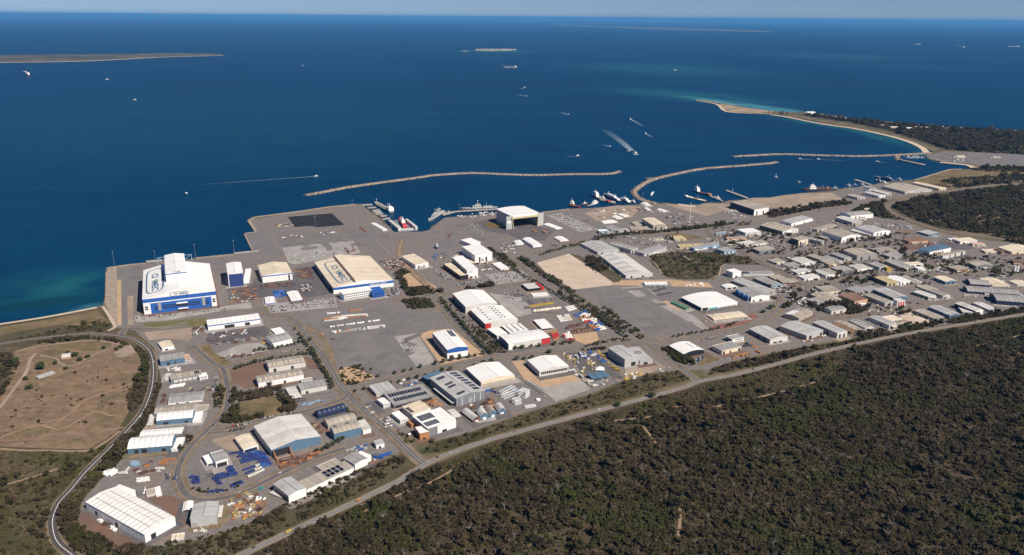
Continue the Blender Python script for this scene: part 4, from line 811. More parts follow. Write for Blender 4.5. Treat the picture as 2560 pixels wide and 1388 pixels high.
MB().box(.82*W, W+.6, -.8, D*.8, 0, h*1.35).build('end_tower', wallm('r'), r)
B(12,(750,270),(760,302),(940,277),10,'f','v','W','W','shed','long low white store behind the dark-glass office',nb=6,doors=[])
# ---- white sheds along the street to the highway
B(13,(175,302),(340,437),(710,382),72,'g','u','W','w','warehouse','clean white-roofed new warehouse with glazed grey front on bare sand',nb=8,gap=.3,win=[('F',.05,.97,1,14)],lc='p')
B(13,(1182,152),(1400,290),(1582,257),105,'g','u','p','p','warehouse','tall pale grey ribbed warehouse beside the yellow machinery yard',nb=7,gap=.4,doors=[('L',.06+.16*i,.12+.16*i,.9,'G') for i in range(6)]+[('F',.45,.75,.5)])
r, W, D, h, *_ = B(13,(1440,155),(1585,312),(1742,287),52,'f','u','p','p','warehouse','lower flat grey wing with a round maroon emblem on its roof',doors=[('F',.3,.6,.6)],nb=1)
mb = MB(); n = 24
for i in range(n):
    a0, a1 = 2*math.pi*i/n, 2*math.pi*(i+1)/n
    mb.add([(math.cos(a0)*7, math.sin(a0)*7, 0),(math.cos(a1)*7, math.sin(a1)*7, 0),(math.cos(a1)*4.6, math.sin(a1)*4.6, 0),(math.cos(a0)*4.6, math.sin(a0)*4.6, 0)],[(0,1,2,3)])
mb.box(-3,3,-1,1,-.05,.05); mb.build('roof_emblem', paint('h'), r, loc=(.5*W, .62*D, h + .62))
r, W, D, h, *_ = B(18,(160,817),(345,922),(600,872),46,'a','u','W','k','office_building','white wave-roofed office with dark glass beside two satellite dishes',nb=7,gap=.3,rise=4,win=[('L',.05,.95,2,9),('F',.08,.92,2,8)],sol=[(.62,.95,.25,.8,1,6)],cat='office')
B(18,(680,822),(820,882),(1080,837),50,'f','u','g','c','warehouse','flat grey-roofed warehouse with cream front and orange skips before it',doors=[('F',.05,.15,.8),('F',.4,.48,.6),('F',.85,.97,.7)])
B(18,(870,702),(945,742),(1087,712),50,'f','u','g','W','office_building','white two-storey office with blue-grey side behind the cream-front warehouse',win=[('F',.25,.9,2,4)],lc='s',cat='office')
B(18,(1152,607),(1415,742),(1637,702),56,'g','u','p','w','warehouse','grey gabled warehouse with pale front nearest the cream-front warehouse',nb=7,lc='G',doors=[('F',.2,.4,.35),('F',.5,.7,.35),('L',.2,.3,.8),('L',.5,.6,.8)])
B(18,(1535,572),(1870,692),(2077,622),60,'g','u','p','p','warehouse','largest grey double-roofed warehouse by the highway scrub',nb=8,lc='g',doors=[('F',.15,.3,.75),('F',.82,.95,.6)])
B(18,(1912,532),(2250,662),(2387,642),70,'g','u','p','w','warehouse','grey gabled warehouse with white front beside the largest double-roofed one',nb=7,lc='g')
r, W, D, h, *_ = B(18,(335,212),(565,347),(985,262),42,'a','u','W','W','warehouse','broad white low-arched warehouse with teal corner on the dark lot',nb=8,gap=.3,rise=5,lc='B',doors=[('F',.02,.18,.9)])
MB().box(.2*W, .45*W, -.3, -.05, 0, h*.55).build('teal_panel', wallm('a'), r)
for i in range(8): MB().box(.5*W + i*.06*W, .53*W + i*.06*W, -.3, -.05, .3, h*.35).build('door', dark(), r)
B(18,(225,267),(370,357),(405,345),20,'g','u','e','e','shed','long narrow green shed beside the white low-arched warehouse',nb=6,doors=[])
B(18,(640,432),(725,502),(1095,432),14,'a','v','c','c','office_building','cream curved-roof low office behind the brick car park',nb=6,doors=[],win=[('F',.05,.95,1,10)],rise=2,cat='office')
r, W, D, h, *_ = B(18,(990,112),(1180,217),(1410,192),60,'g','u','g','W','warehouse','grey-roofed warehouse with row of tall dark blue silos along its side',nb=6,lc='B',doors=[('F',.1,.2,.4),('F',.45,.6,.4)])
for i in range(9):
    mb = MB(); mb.bar((0,0,0),(0,0,h*1.05),1.9,n=10).bar((0,0,h*1.05),(0,0,h*1.2),1.9,n=10,r2=.3); mb.build('silo', paint('b' if i % 3 else 'l'), r, loc=(-3.0, D*(.1 + .095*i), 0))
B(18,(820,67),(870,102),(1000,82),20,'a','u','W','W','shelter','white twin fabric shelter next to the blue silos',nb=2,gap=.5,rise=3,doors=[('F',.1,.45,1.1),('F',.55,.9,1.1)])
B(19,(20,682),(350,852),(452,812),36,'g','u','p','g','warehouse','very long pale roof behind the blue-silo warehouse',nb=10,lc='G')
B(19,(270,662),(440,767),(545,737),30,'g','u','g','l','warehouse','long shed with light blue front facing the bend',nb=5,lc='s')
B(19,(410,652),(490,692),(610,667),16,'m','v','t','h','shed','rear of two small maroon-walled units by the bend',doors=[])
B(19,(520,682),(580,732),(712,717),16,'m','v','t','h','shed','front of two small maroon-walled units by the bend',doors=[])
B(14,(2030,592),(2035,627),(2390,582),12,'m','v','g','W','warehouse','long low white unit row beside the white cube',nb=10,sol=[(.2,.8,.02,.3,1,4)],doors=[('F',.02,.1,.7)])
B(14,(1880,572),(1945,607),(2030,582),66,'f','u','W','W','office_building','plain white cube building at the edge of the round scrub block',doors=[('F',.3,.6,.3)],lc='w',cat='building')
B(19,(587,1122),(780,1170),(990,1102),46,'g','v','t','t','warehouse','brown-grey warehouse with one bright white roof half',sky=None,doors=[('F',.45,.5,.4)])
r, W, D, h, pr, *_ = B_LAST[0]
MB().add([(.03*W,.5*D,h+pr[1][1]+.55),(.6*W,.5*D,h+pr[1][1]+.55),(.6*W,1.0*D,h+.55),(.03*W,1.0*D,h+.55)] + [(.03*W,.5*D,h+pr[1][1]+.42),(.6*W,.5*D,h+pr[1][1]+.42),(.6*W,1.0*D,h+.42),(.03*W,1.0*D,h+.42)], [(0,1,2,3),(7,6,5,4),(0,4,5,1),(1,5,6,2),(2,6,7,3),(3,7,4,0)]).build('white_roof_half', roofm('W'), r)
# ---- the crowded estate to the right
RAW = """19|590,490,640,530,770,505,22|m|u|g|G|grey unit with dark wall on the estate side street
19|690,570,760,610,910,580,20|m|u|w|W|low white unit with small doors by the estate crossroads tree
19|1110,395,1250,470,1300,455,20|m|u|g|p|thin blue-grey strip shed left of the grey gabled unit
19|785,640,850,682,1010,652,24|m|u|w|W|white-front unit on the estate corner apron
19|990,577,1120,642,1190,627,28|g|u|w|W|white-ended unit behind the estate corner, left of two
19|1082,562,1200,627,1280,612,28|g|u|t|W|tan-roofed white-ended unit behind the estate corner, right of two
20|610,500,690,557,860,527,24|m|u|t|t|flat tan unit behind the large grey-walled square warehouse
20|760,570,830,602,960,582,26|m|u|g|g|dull grey unit with deep eave behind the flat tan one
20|930,290,960,312,1060,292,14|m|u|n|n|small brown shed in the caravan yard
20|1000,382,1060,422,1240,397,26|m|u|n|P|long brown unit with orange wall beside the red dirt yard
20|1980,512,2010,547,2150,532,20|m|u|c|c|sandy cream unit left of the big cream roof
20|0,642,60,702,130,682,28|m|u|t|Y|narrow unit with mustard end left of the yellow block
14|1990,232,2060,262,2220,237,18|m|u|w|w|low off-white unit below the bright white square unit
16|1330,1040,1400,1075,1440,1065,22|m|u|t|n|little brown store beside the large grey-tan warehouse
16|1880,700,1900,720,2030,705,14|m|u|c|c|small cream hut on the bank behind the wide grey-roofed warehouse
19|2080,480,2120,510,2290,485,24|f|u|c|W|cream flat unit above a row of white vans
19|2270,770,2390,830,2479,810,26|m|u|t|w|tan unit at the end of the green-sided sheds
18|1590,0,1650,40,1760,20,16|m|u|t|h|small maroon store beside the light blue front
19|865,935,1010,1000,1140,985,22|m|u|g|g|low grey unit in the trees by the white caravans
19|960,862,1150,975,1310,932,30|g|u|t|t|tan-grey unit roof above the low grey unit in trees
19|975,777,1110,850,1300,840,25|m|u|t|c|tan roof with sandy yellow end wall by the bend
19|1095,1040,1185,1080,1370,1050,46|g|v|g|w|pale ribbed shed standing alone among dark trees
19|1370,802,1480,842,1600,812,30|m|u|g|g|blue-grey box unit behind the tan roofs
19|1550,785,1640,845,1740,790,26|f|u|g|g|flat grey unit beside the blue-grey box unit
19|1300,872,1470,962,1612,932,58|m|u|n|P|rusty brown weathered unit with salmon end wall
19|1600,880,1850,982,1950,962,46|g|u|t|p|long narrow shed with open white-framed end
19|1700,812,1960,922,2130,902,52|g|u|p|s|large pale-roofed shed with blue gable end
19|1660,1152,1900,1257,2000,1232,50|g|u|p|p|blue-grey gabled shed beside the square of bare sand
19|1822,1152,1912,1202,2042,1172,10|f|u|c|W|low cream building beside the square of bare sand
19|1212,1222,1430,1345,1490,1322,28|m|u|n|n|rust-brown narrow roof, first of three in a row
19|1262,1202,1550,1347,1612,1322,26|g|u|t|g|tan-grey long roof, second of three in a row
19|1420,1192,1600,1292,1702,1272,40|g|u|g|w|pale grey long roof, third of three in a row
16|580,912,875,987,1085,952,50|g|u|t|w|wide tan-roofed warehouse with dark side doors under the mast
16|315,962,415,1007,602,987,40|f|u|W|w|bright white-roofed square unit near the mast
16|205,622,525,717,715,702,76|m|u|t|W|navy-sided long shed on the foreshore
16|840,862,985,887,1310,837,40|m|v|p|W|pale blue long roof with white front by the coast road
16|1565,752,1720,792,2035,777,50|g|v|g|W|wide grey-roofed white-front warehouse below the bush reserve
16|1510,812,1740,872,1870,862,46|g|u|w|p|pale roof warehouse in front of the wide grey-roofed one
16|1370,987,1610,1062,1850,1032,62|g|u|t|W|large grey-tan warehouse with white front and dark doorways
16|1790,932,2005,1002,2205,977,46|g|u|p|W|white-front warehouse with three tall dark doors
16|1740,962,1960,1032,2000,1016,16|m|u|w|p|low lean-to along the three-door warehouse
16|1240,957,1305,967,1620,922,30|f|v|t|t|wide flat tan roof between warehouses
16|985,1062,1075,1097,1190,1082,66|m|u|t|c|tall cream-fronted unit with dark side
16|1075,1047,1355,1112,1390,1097,46|g|u|g|g|long thin grey shed right of the cream-fronted unit
16|500,1192,590,1232,780,1207,36|m|u|t|G|dark-walled corner unit with red awnings
16|180,1057,190,1077,400,1052,26|m|v|t|P|salmon-fronted low unit behind the corner unit
16|360,1130,420,1160,660,1125,18|m|u|t|w|flat brownish unit between salmon and dark corner units
16|1615,1217,1800,1287,2055,1267,62|g|u|t|g|large grey-walled square warehouse above the side street
16|1190,1282,1440,1372,1520,1357,30|m|u|t|t|long tan-end unit left of the square warehouse
16|1460,1262,1640,1322,1740,1312,36|g|u|g|p|grey gabled unit touching the square warehouse
16|2000,1202,2110,1240,2240,1215,24|m|u|t|t|brown flat unit right of the square warehouse
16|2100,1260,2200,1300,2340,1285,30|m|u|g|g|grey low unit below the brown flat unit
16|700,1335,780,1375,890,1355,20|m|u|t|w|small unit at the corner of the scrub block
16|985,1325,1110,1385,1270,1360,24|g|u|w|w|pale roofed unit with dark roof hatches
17|720,822,1005,892,1340,862,30|g|u|t|p|biggest tan shipyard shed by the far wharf
17|1110,777,1430,852,1512,842,26|g|u|c|c|long cream shed beside the biggest shipyard shed
17|310,927,420,967,490,952,26|g|u|t|p|tan shed at the sand edge of the far shipyard
17|500,897,680,942,755,932,32|g|u|w|W|white-fronted boat shed in the far shipyard, lower of two
17|600,872,760,917,830,907,34|g|u|w|p|grey-fronted boat shed in the far shipyard, upper of two
17|465,822,560,847,620,837,10|m|u|g|g|small grey shed at the root of the far jetty
20|1160,512,1310,547,1620,502,56|m|v|s|W|white-walled warehouse with steel blue roof and open end
20|1180,292,1300,332,1400,312,26|m|u|p|s|blue-sided unit near the bush reserve road
20|1420,587,1475,597,1880,572,46|m|v|t|w|row of concrete bays with dark gaps
20|2200,482,2330,547,2600,500,30|g|u|c|c|big cream roof at the edge of the picture
20|1820,432,1850,452,1962,437,26|m|v|P|w|red-roofed low white unit in the dark yard
20|1660,375,1690,420,1800,385,30|m|u|c|W|stepped cream plant building in the dark yard
20|1560,375,1580,400,1650,385,16|m|u|W|W|little white unit left of the cream plant
20|575,687,690,737,780,717,42|g|u|p|p|pale blue unit with a yellow end block
20|790,652,960,742,1090,722,36|g|u|g|g|long grey unit right of the yellow block
20|70,742,220,792,400,777,30|g|u|g|G|dark-walled grey unit beside a row of parked cars
20|310,717,420,767,590,742,22|g|u|w|W|white arcade-front unit beside the dark-walled unit
20|640,857,785,927,900,907,46|g|u|Y|Y|mustard unit with dark side, left of the bright white roof
20|800,852,950,922,1050,897,38|g|u|W|W|bright white-roofed unit next to the mustard one
20|970,852,1110,927,1180,912,26|g|u|g|g|grey unit right of the bright white roof
20|1370,857,1510,917,1640,902,40|g|u|c|s|cream-roofed shed with blue side by a big tree
20|1110,1042,1300,1107,1390,1087,36|g|u|w|e|pale shed with dark green side
20|1180,972,1310,1025,1400,1005,24|m|u|t|t|tan shed behind the dark green one
20|1300,1022,1480,1092,1560,1077,36|g|u|t|w|tan shed with white end right of the dark green one
20|1820,672,1885,722,2050,692,42|g|u|t|G|open-front dark unit by the concrete silos
20|1560,722,1640,772,1750,752,26|m|u|t|n|small brown-tan unit left of the open-front dark unit
20|1745,977,1780,1032,2400,1052,32|a|v|g|B|long curved grey shed with navy gable, upper
20|2080,1062,2140,1147,2640,1172,52|a|v|g|B|long curved grey shed with navy gable, lower and larger
20|1790,882,1815,942,2050,950,26|a|v|g|B|short curved grey shed with navy gable behind the long ones
20|2000,872,2090,962,2260,942,16|g|u|c|c|cream ridged roof behind the curved sheds
20|2330,902,2400,952,2520,932,16|g|u|c|w|cream square roof at the right edge behind the curved sheds
20|1040,690,1080,715,1210,690,22|f|u|c|w|cream flat unit above the white display yard
20|1150,730,1170,760,1230,745,26|f|u|W|W|little white cube office in the white display yard
20|2150,500,2200,540,2210,530,40|f|u|n|n|dark narrow block beside the big cream roof
20|2330,640,2350,670,2600,690,40|m|v|n|n|dark maroon block behind the concrete silos
21|1140,377,1370,482,1480,457,36|g|u|t|g|grey shed above the highway, first right of the bare sand
21|1300,332,1560,442,1690,422,50|g|u|p|s|blue-sided grey shed, second right of the bare sand
21|1520,312,1720,400,1860,430,30|m|u|w|g|low lean-to between the two blue-sided sheds
21|1610,292,1880,387,1980,372,56|g|u|w|B|tall shed with dark blue side and white end above the highway
21|1880,282,2060,377,2150,362,30|g|u|w|p|last grey shed of the row before the open land
14|45,242,270,352,540,322,32|g|u|p|p|pale grey warehouse above the long off-white one
14|292,387,620,642,950,617,36|g|u|w|w|very long off-white roofed warehouse beside the round scrub block
14|405,242,680,322,770,297,46|g|u|g|p|double-ridged grey warehouse behind the pale grey one
14|745,342,845,372,1130,312,36|m|u|g|p|grey mono-roof warehouse touching the round scrub block
14|1280,257,1290,292,1560,252,20|m|v|Y|Y|long mustard-yellow hall by the small oval
14|1215,152,1220,187,1320,167,26|m|v|Y|Y|small mustard-yellow house in the pines
14|1410,287,1465,307,1780,262,34|m|u|g|l|row of light blue fronted units above the scrub block
14|1720,312,1840,347,1985,332,36|f|u|g|l|row of steel blue fronted units at the scrub block corner
14|1710,117,1740,122,1890,112,26|m|u|t|l|pale blue low unit near the coast road
14|855,722,860,757,1130,737,10|f|v|W|w|long white awning beside the dark solar field
14|940,180,960,195,1070,175,14|m|v|t|c|small cream house by the coast road
15|1180,822,1255,912,1395,897,76|g|u|c|t|tall cream shipyard shed beside the tower crane
15|965,932,985,967,1240,957,30|m|v|t|n|brown low workshop left of the tall cream shed
15|1000,872,1040,917,1190,907,10|g|u|t|t|tan twin roof behind the brown low workshop
15|640,927,740,972,850,962,20|m|u|g|g|grey workshop at the shipyard car park
15|780,962,830,987,970,977,20|m|u|p|p|pale grey workshop at the shipyard car park
15|555,967,590,987,710,977,30|f|u|W|l|blue-banded white office at the shipyard car park
10|160,392,290,510,440,480,46|m|u|c|W|cream-topped white shed beside the rusty steel stacks
10|862,282,1030,392,1245,367,90|m|u|W|W|tall white ship hall, the largest of the white group
10|882,192,980,252,1085,227,42|m|u|W|W|white rear hall behind the tall white ship hall
10|1255,487,1350,567,1450,552,16|m|u|W|w|low white shed right of the tall white ship hall
3|750,822,760,865,865,857,20|g|v|w|P|little clubhouse with salmon base at the dirt track
3|440,1102,487,1122,690,1057,8|m|v|p|p|long blue-grey roofed shelter facing the dirt track"""
FRONTS = []
NMS = {'house':'house','hall':'hall','office':'office_building','shelter':'shelter','clubhouse':'clubhouse','warehouse':'warehouse','shed':'shed','workshop':'workshop','unit':'industrial_unit','awning':'awning','building':'building','bays':'storage_bays','block':'building','roof':'warehouse','units':'industrial_unit','cube':'office_building','annex':'annex'}
for row in RAW.split('\n'):
    t, c, roof, ridge, rc, wc, lab = row.split('|'); v = [float(x) for x in c.split(',')]
    words = [w for w in lab.replace(',', ' ').split() if w in NMS]; nm = NMS[words[0]] if words else 'warehouse'
    kw = {}
    if v[6] < 14 or 'awning' in lab: kw['doors'] = []
    if 'three tall dark doors' in lab: kw['doors'] = [('F',.22,.29,.8),('F',.42,.49,.8),('F',.68,.75,.8)]
    if 'dark gaps' in lab: kw['doors'] = [('F',.3,.34,.9),('F',.52,.58,.9),('F',.8,.88,.9)]
    if 'mouth' in lab or 'open white-framed' in lab: kw['doors'] = [('F',.3,.7,.75)]
    if 'dark doorways' in lab: kw['doors'] = [('F',.1,.16,.4),('F',.4,.45,.4),('F',.58,.64,.5),('F',.75,.85,.8)]
    if 'dark side' in lab or 'with blue side' in lab or 'navy-sided' in lab: kw['lc'] = 'B' if 'navy' in lab else 's' if 'blue' in lab else 'd'  # plain dark sides: left-wall shade put into the wall colour
    if 'fronted units' in lab: kw['doors'] = [('F',.04 + .19*i,.12 + .19*i,.75,'k' if i % 2 else 'W') for i in range(5)]
    if 'dark green side' in lab: kw['fc'] = 'w'
    if 'dark blue side' in lab: kw['fc'] = 'W'; kw['lc'] = 'B'
    if 'green' not in lab and roof == 'a': kw['rise'] = 5
    if roof == 'g' and rc in 'tgpw' and BR.random() < .65: kw['sky'] = [(.06,.44,5,roofm('c' if rc in 'tg' else 'g'))] + ([(.56,.94,5,roofm('c' if rc in 'tg' else 'g'))] if BR.random() < .6 else [])
    r, W, D, h, *_ = B(int(t), (v[0],v[1]), (v[2],v[3]), (v[4],v[5]), v[6], roof, ridge, rc, wc, nm, lab, **kw)
    if int(t) in (14,15,16,18,19,20,21): FRONTS.append((r.location.copy(), r.rotation_euler.z, W, D))
    if h > 4 and W > 12 and D > 12:
        ex = (math.cos(r.rotation_euler.z), math.sin(r.rotation_euler.z)); ey = (-ex[1], ex[0]); P = r.location
        for side in ('R', 'F', 'B'):
            if BR.random() < .45: continue
            if side == 'R': x0, x1 = W + .05, W + BR.uniform(4, 10); y0 = BR.uniform(0, .3)*D; y1 = y0 + BR.uniform(.35, .65)*D
            elif side == 'F': x0 = BR.uniform(0, .55)*W; x1 = x0 + BR.uniform(.2, .42)*W; y0, y1 = -BR.uniform(4, 8), -.25
            else: x0 = BR.uniform(0, .4)*W; x1 = x0 + BR.uniform(.3, .55)*W; y0, y1 = D + .05, D + BR.uniform(4, 9)
            cx, cy = (x0+x1)/2, (y0+y1)/2; wp = (P.x + cx*ex[0] + cy*ey[0], P.y + cx*ex[1] + cy*ey[1]); own = FOOT[-1]; FOOT.remove(own); ok = clear(wp, 4); FOOT.append(own)
            if not ok: continue
            hh = h * BR.uniform(.42, .72); k2 = BR.choice('wtgWcp'); wl = MB().box(x0, x1, y0, y1, 0, hh).build('lean_to' if side != 'F' else 'front_office', wallm(BR.choice('Wwcgt')), r)
            MB().taper(x0-.4, x1+.4, y0-.4, y1+.4, hh, hh+.7, .3, .3).build('lean_to_roof' if side != 'F' else 'office_roof', roofm(k2), wl)
            if side == 'F':
                for i in range(3): MB().box(x0+(x1-x0)*(.1+.3*i), x0+(x1-x0)*(.3+.3*i), y0-.12, y0-.02, hh*.35, hh*.8).build('window', glass(), wl)
r_ = B(20,(770,712),(782,752),(822,742),40,'f','u','y','y','entrance_block','bright yellow block on the end of the pale blue unit',doors=[],cat='block')
r, W, D, h, *_ = B(19,(1962,932),(2005,962),(2082,947),60,'f','u','w','W','sign_tower','white tower with red panels at the corner of the large pale-roofed shed',doors=[('F',.1+.3*i,.3+.3*i,.9,'r') for i in range(3)],cat='tower')
# sign hall with letters
r, W, D, h, *_ = B(10,(745,412),(930,577),(1065,562),100,'m','u','W','W','ship_hall','long white ship hall with blue letters on its end wall',nb=8,gap=.3,lc='g',doors=[('F',.25,.5,.22),('F',.7,.85,.22)],cat='hall')
o = obj('lettering', text_me('ASC', h*.26, wallm('l')), r); o.matrix_local = basis((.36*W, -.15, h*.78), (1,0,0), (0,0,1))
B(10,(655,492),(850,647),(945,632),52,'f','u','c','k','office_building','long dark-glazed office with cream roof beside the lettered ship hall',nb=6,win=[('L',.03,.97,3,14),('F',.05,.95,3,4)],cat='office')
B(10,(840,377),(1010,492),(1040,482),14,'m','u','c','c','canopy','narrow cream covered way between the two white ship halls',canopy=True)
# small fabric shelters
for t, l, f, rr_, H, lab in [(15,(755,800),(800,832),(880,822),6,'rounded white tent in the shipyard, left of the peaked tent'),(15,(850,772),(890,802),(940,787),6,'peaked white tent in the shipyard'),(15,(1320,712),(1380,742),(1430,732),6,'long round-backed white tent by the breakwater root'),(15,(1165,697),(1180,722),(1225,716),8,'small square white tent between shipyard and breakwater'),
  (15,(610,862),(640,882),(800,862),8,'long low white marquee in the shipyard'),(11,(1605,797),(1735,857),(1810,842),8,'white flat marquee right of the open ship hall'),(11,(1325,977),(1450,1062),(1560,1050),26,'large white curved tent in front of the open ship hall'),(11,(1230,1007),(1240,1042),(1330,1032),18,'small white arched tent beside the large curved tent'),(11,(1710,962),(1790,1007),(1895,997),10,'white low marquee by the hedge before the ship hall'),
  (15,(1140,630),(1160,670),(1225,665),4,'small box shelter with dark mouth near the breakwater root')]:
    B(t, l, f, rr_, H, 'a', 'u', 'W', 'W', 'tent', lab, nb=1, rise=3.0, doors=[('F',.25,.75,.9)] if 'dark mouth' in lab else [], cat='tent')
# open ship hall on the wharf
P, a, W, D, h = frame3(11, (1030,605), (1168,692), (1500,645), 165)
root = empty('ship_hall', P, a); tag(root, 'open-fronted white ship hall with yellow gantry and swung-open grey doors on the wharf', 'hall')
FOOT.append((P, (math.cos(a), math.sin(a)), (-math.sin(a), math.cos(a)), W, D))
MB().box(0,1.2,0,D,0,h).build('wall', wallm('p'), root); MB().box(W-1.2,W,0,D,0,h).build('wall', wallm('p'), root); MB().box(1.2,W-1.2,D-1.2,D,0,h).build('wall', wallm('G'), root)
MB().box(1.2,W-1.2,.2,1.6,h*.82,h).build('front_beam', wallm('W'), root)
pr = profile('a', W, 3.5); vs, fs = roof_panel(pr, W, (D+1)/6 - .3, .5, .6, 'u'); pm = mesh('roof_panel', vs, fs, roofm('W'))
for i in range(6): obj('roof_panel', pm, root, loc=(0, -.5 + i*(D+1)/6, h))
MB().add([(0,.5,h),(W,.5,h)] + [(s*W,.5,h+z) for s, z in pr], [(0,1,10,9,8,7,6,5,4,3,2)]).build('gable', wallm('W'), root)
for i in range(6): MB().box(-.35,-.05,0,2.0,h*.45,h*.9).build('wall_panel', wallm('w'), root, loc=(0, D*(.08+.15*i), 0))
gy = MB(); gy.bar((.10*W,-6,0),(.055*W,-4,h*.80),1.3).bar((.93*W,-6,0),(.97*W,-4,h*.80),1.3).box(.04*W,.98*W,-5.5,-2.5,h*.74,h*.86); gy.build('gantry', paint('Y'), root)
for x0, x1 in ((-.14*W,.095*W),(.955*W,1.17*W)):
    d = MB().box(x0, x1, -1.6, -.4, 0, h*.97).build('door', wallm('p'), root)
    if x0 < 0: MB().box(x0*.75, -x0*.2, -1.9, -1.62, h*.30, h*.62).build('sign', wallm('W'), root); MB().box(x0*.7, -x0*.15, -2.1, -1.92, h*.34, h*.44).build('sign_stripe', wallm('l'), root)
# buildings on the point
for t, x, y, w, hh, rc, lab in [(17,700,75,90,6,'c','cream complex on the point, furthest left'),(17,855,95,105,7,'c','larger cream complex on the point, second along'),(17,1040,105,60,9,'W','white block with green side on the point'),(17,1155,95,75,6,'c','cream lodge on the point beside the last block'),(17,1245,100,55,8,'w','grey-white block at the end of the point complex'),
   (17,1490,205,80,6,'P','salmon-roofed house in the bush of the point'),(17,1680,455,90,6,'c','beige kiosk at the marina car park'),(17,1520,110,30,5,'W','lone white hut in the bush of the point'),(26,2225,292,60,8,'W','white hut on the seaward shore of the point'),(17,2120,460,80,5,'g','dark roofed store behind the marina car park')]:
    k = TK.get(t, 4.958)
    r, W, D, h, *_ = B(t, (x - w*.42, y - 14*k/4.958), (x - w*.3, y), (x + w*.5, y - 6*k/4.958), 0, 'g', 'v', rc, 'c' if rc != 'W' else 'W', 'lodge', lab, z=hh, doors=[], nb=1, cat='building')
    MB().box(-.3*W, -.1, D*.1, D*.6, 0, h*.7).build('wing', wallm('c'), r); MB().box(W*.2, W*.3, D*.3, D*.4, h, h*1.35 + 2).build('chimney', wallm('w'), r)
# ================================================================== TREES AND BUSH
def leafmat(name, cols, patch=None, ps=.006, patch2=None):
    m = bpy.data.materials.new(name); m.use_nodes = True; nt = m.node_tree; b = nt.nodes['Principled BSDF']
    b.inputs['Roughness'].default_value = .8; b.inputs['Specular IOR Level'].default_value = .12
    oi = nd(nt, 'ShaderNodeObjectInfo'); rp = nd(nt, 'ShaderNodeValToRGB'); rp.color_ramp.interpolation = 'LINEAR'
    el = rp.color_ramp.elements
    while len(el) < len(cols): el.new(.5)
    for i, c in enumerate(cols): el[i].position = i / (len(cols) - 1); el[i].color = (*c, 1)
    nt.links.new(oi.outputs['Random'], rp.inputs[0]); src = rp.outputs[0]
    if patch:
        n = nd(nt, 'ShaderNodeTexNoise'); n.inputs['Scale'].default_value = ps; n.inputs['Detail'].default_value = 4; nt.links.new(oi.outputs['Location'], n.inputs['Vector'])
        r = nd(nt, 'ShaderNodeMapRange'); r.inputs[1].default_value = .50; r.inputs[2].default_value = .60; r.inputs[4].default_value = .85; nt.links.new(n.outputs[0], r.inputs[0])
        mx = nd(nt, 'ShaderNodeMix', data_type='RGBA'); nt.links.new(r.outputs[0], mx.inputs[0]); nt.links.new(src, mx.inputs[6]); mx.inputs[7].default_value = (*patch, 1); src = mx.outputs[2]
    if patch2:
        va = nd(nt, 'ShaderNodeVectorMath', operation='ADD'); va.inputs[1].default_value = (731, 392, 0); nt.links.new(oi.outputs['Location'], va.inputs[0])
        n = nd(nt, 'ShaderNodeTexNoise'); n.inputs['Scale'].default_value = ps * 1.4; n.inputs['Detail'].default_value = 5; nt.links.new(va.outputs[0], n.inputs['Vector'])
        r = nd(nt, 'ShaderNodeMapRange'); r.inputs[1].default_value = .53; r.inputs[2].default_value = .64; r.inputs[4].default_value = .75; nt.links.new(n.outputs[0], r.inputs[0])
        mx = nd(nt, 'ShaderNodeMix', data_type='RGBA'); nt.links.new(r.outputs[0], mx.inputs[0]); nt.links.new(src, mx.inputs[6]); mx.inputs[7].default_value = (*patch2, 1); src = mx.outputs[2]
    geo = nd(nt, 'ShaderNodeNewGeometry'); n1 = nd(nt, 'ShaderNodeTexNoise'); n1.inputs['Scale'].default_value = .9; n1.inputs['Detail'].default_value = 3; nt.links.new(geo.outputs['Position'], n1.inputs['Vector'])
    ma = nd(nt, 'ShaderNodeMapRange'); ma.inputs[1].default_value = .3; ma.inputs[2].default_value = .7; ma.inputs[3].default_value = .55; ma.inputs[4].default_value = 1.4; nt.links.new(n1.outputs[0], ma.inputs[0])
    vs = nd(nt, 'ShaderNodeVectorMath', operation='SCALE'); nt.links.new(src, vs.inputs[0]); nt.links.new(ma.outputs[0], vs.inputs['Scale']); nt.links.new(vs.outputs[0], b.inputs['Base Color'])
    return m
LEAF = leafmat('bush_leaves', [(.038,.030,.012),(.056,.041,.021),(.031,.029,.011),(.073,.053,.033),(.042,.033,.013),(.016,.016,.008)], (.042,.046,.011), patch2=(.070,.050,.029))
HEATH = leafmat('heath_leaves', [(.060,.053,.018),(.084,.064,.029),(.052,.052,.016),(.072,.056,.024)], (.056,.062,.014), .009, patch2=(.092,.068,.034))
LEAFG = leafmat('street_leaves', [(.045,.058,.022),(.065,.066,.030),(.036,.048,.018),(.075,.066,.034)])
LEAFD = leafmat('park_leaves', [(.032,.050,.016),(.045,.062,.018)])
BARK = mat('bark', (.16,.125,.095), rough=.9, var=.2, scale=1.5)
GBARK = mat('pale_bark', (.34,.29,.24), rough=.9, var=.2, scale=1.5)
ico = bmesh.new(); bmesh.ops.create_icosphere(ico, subdivisions=1, radius=1); ICV = [v.co.copy() for v in ico.verts]; ICF = [tuple(v.index for v in f.verts) for f in ico.faces]; ico.free()
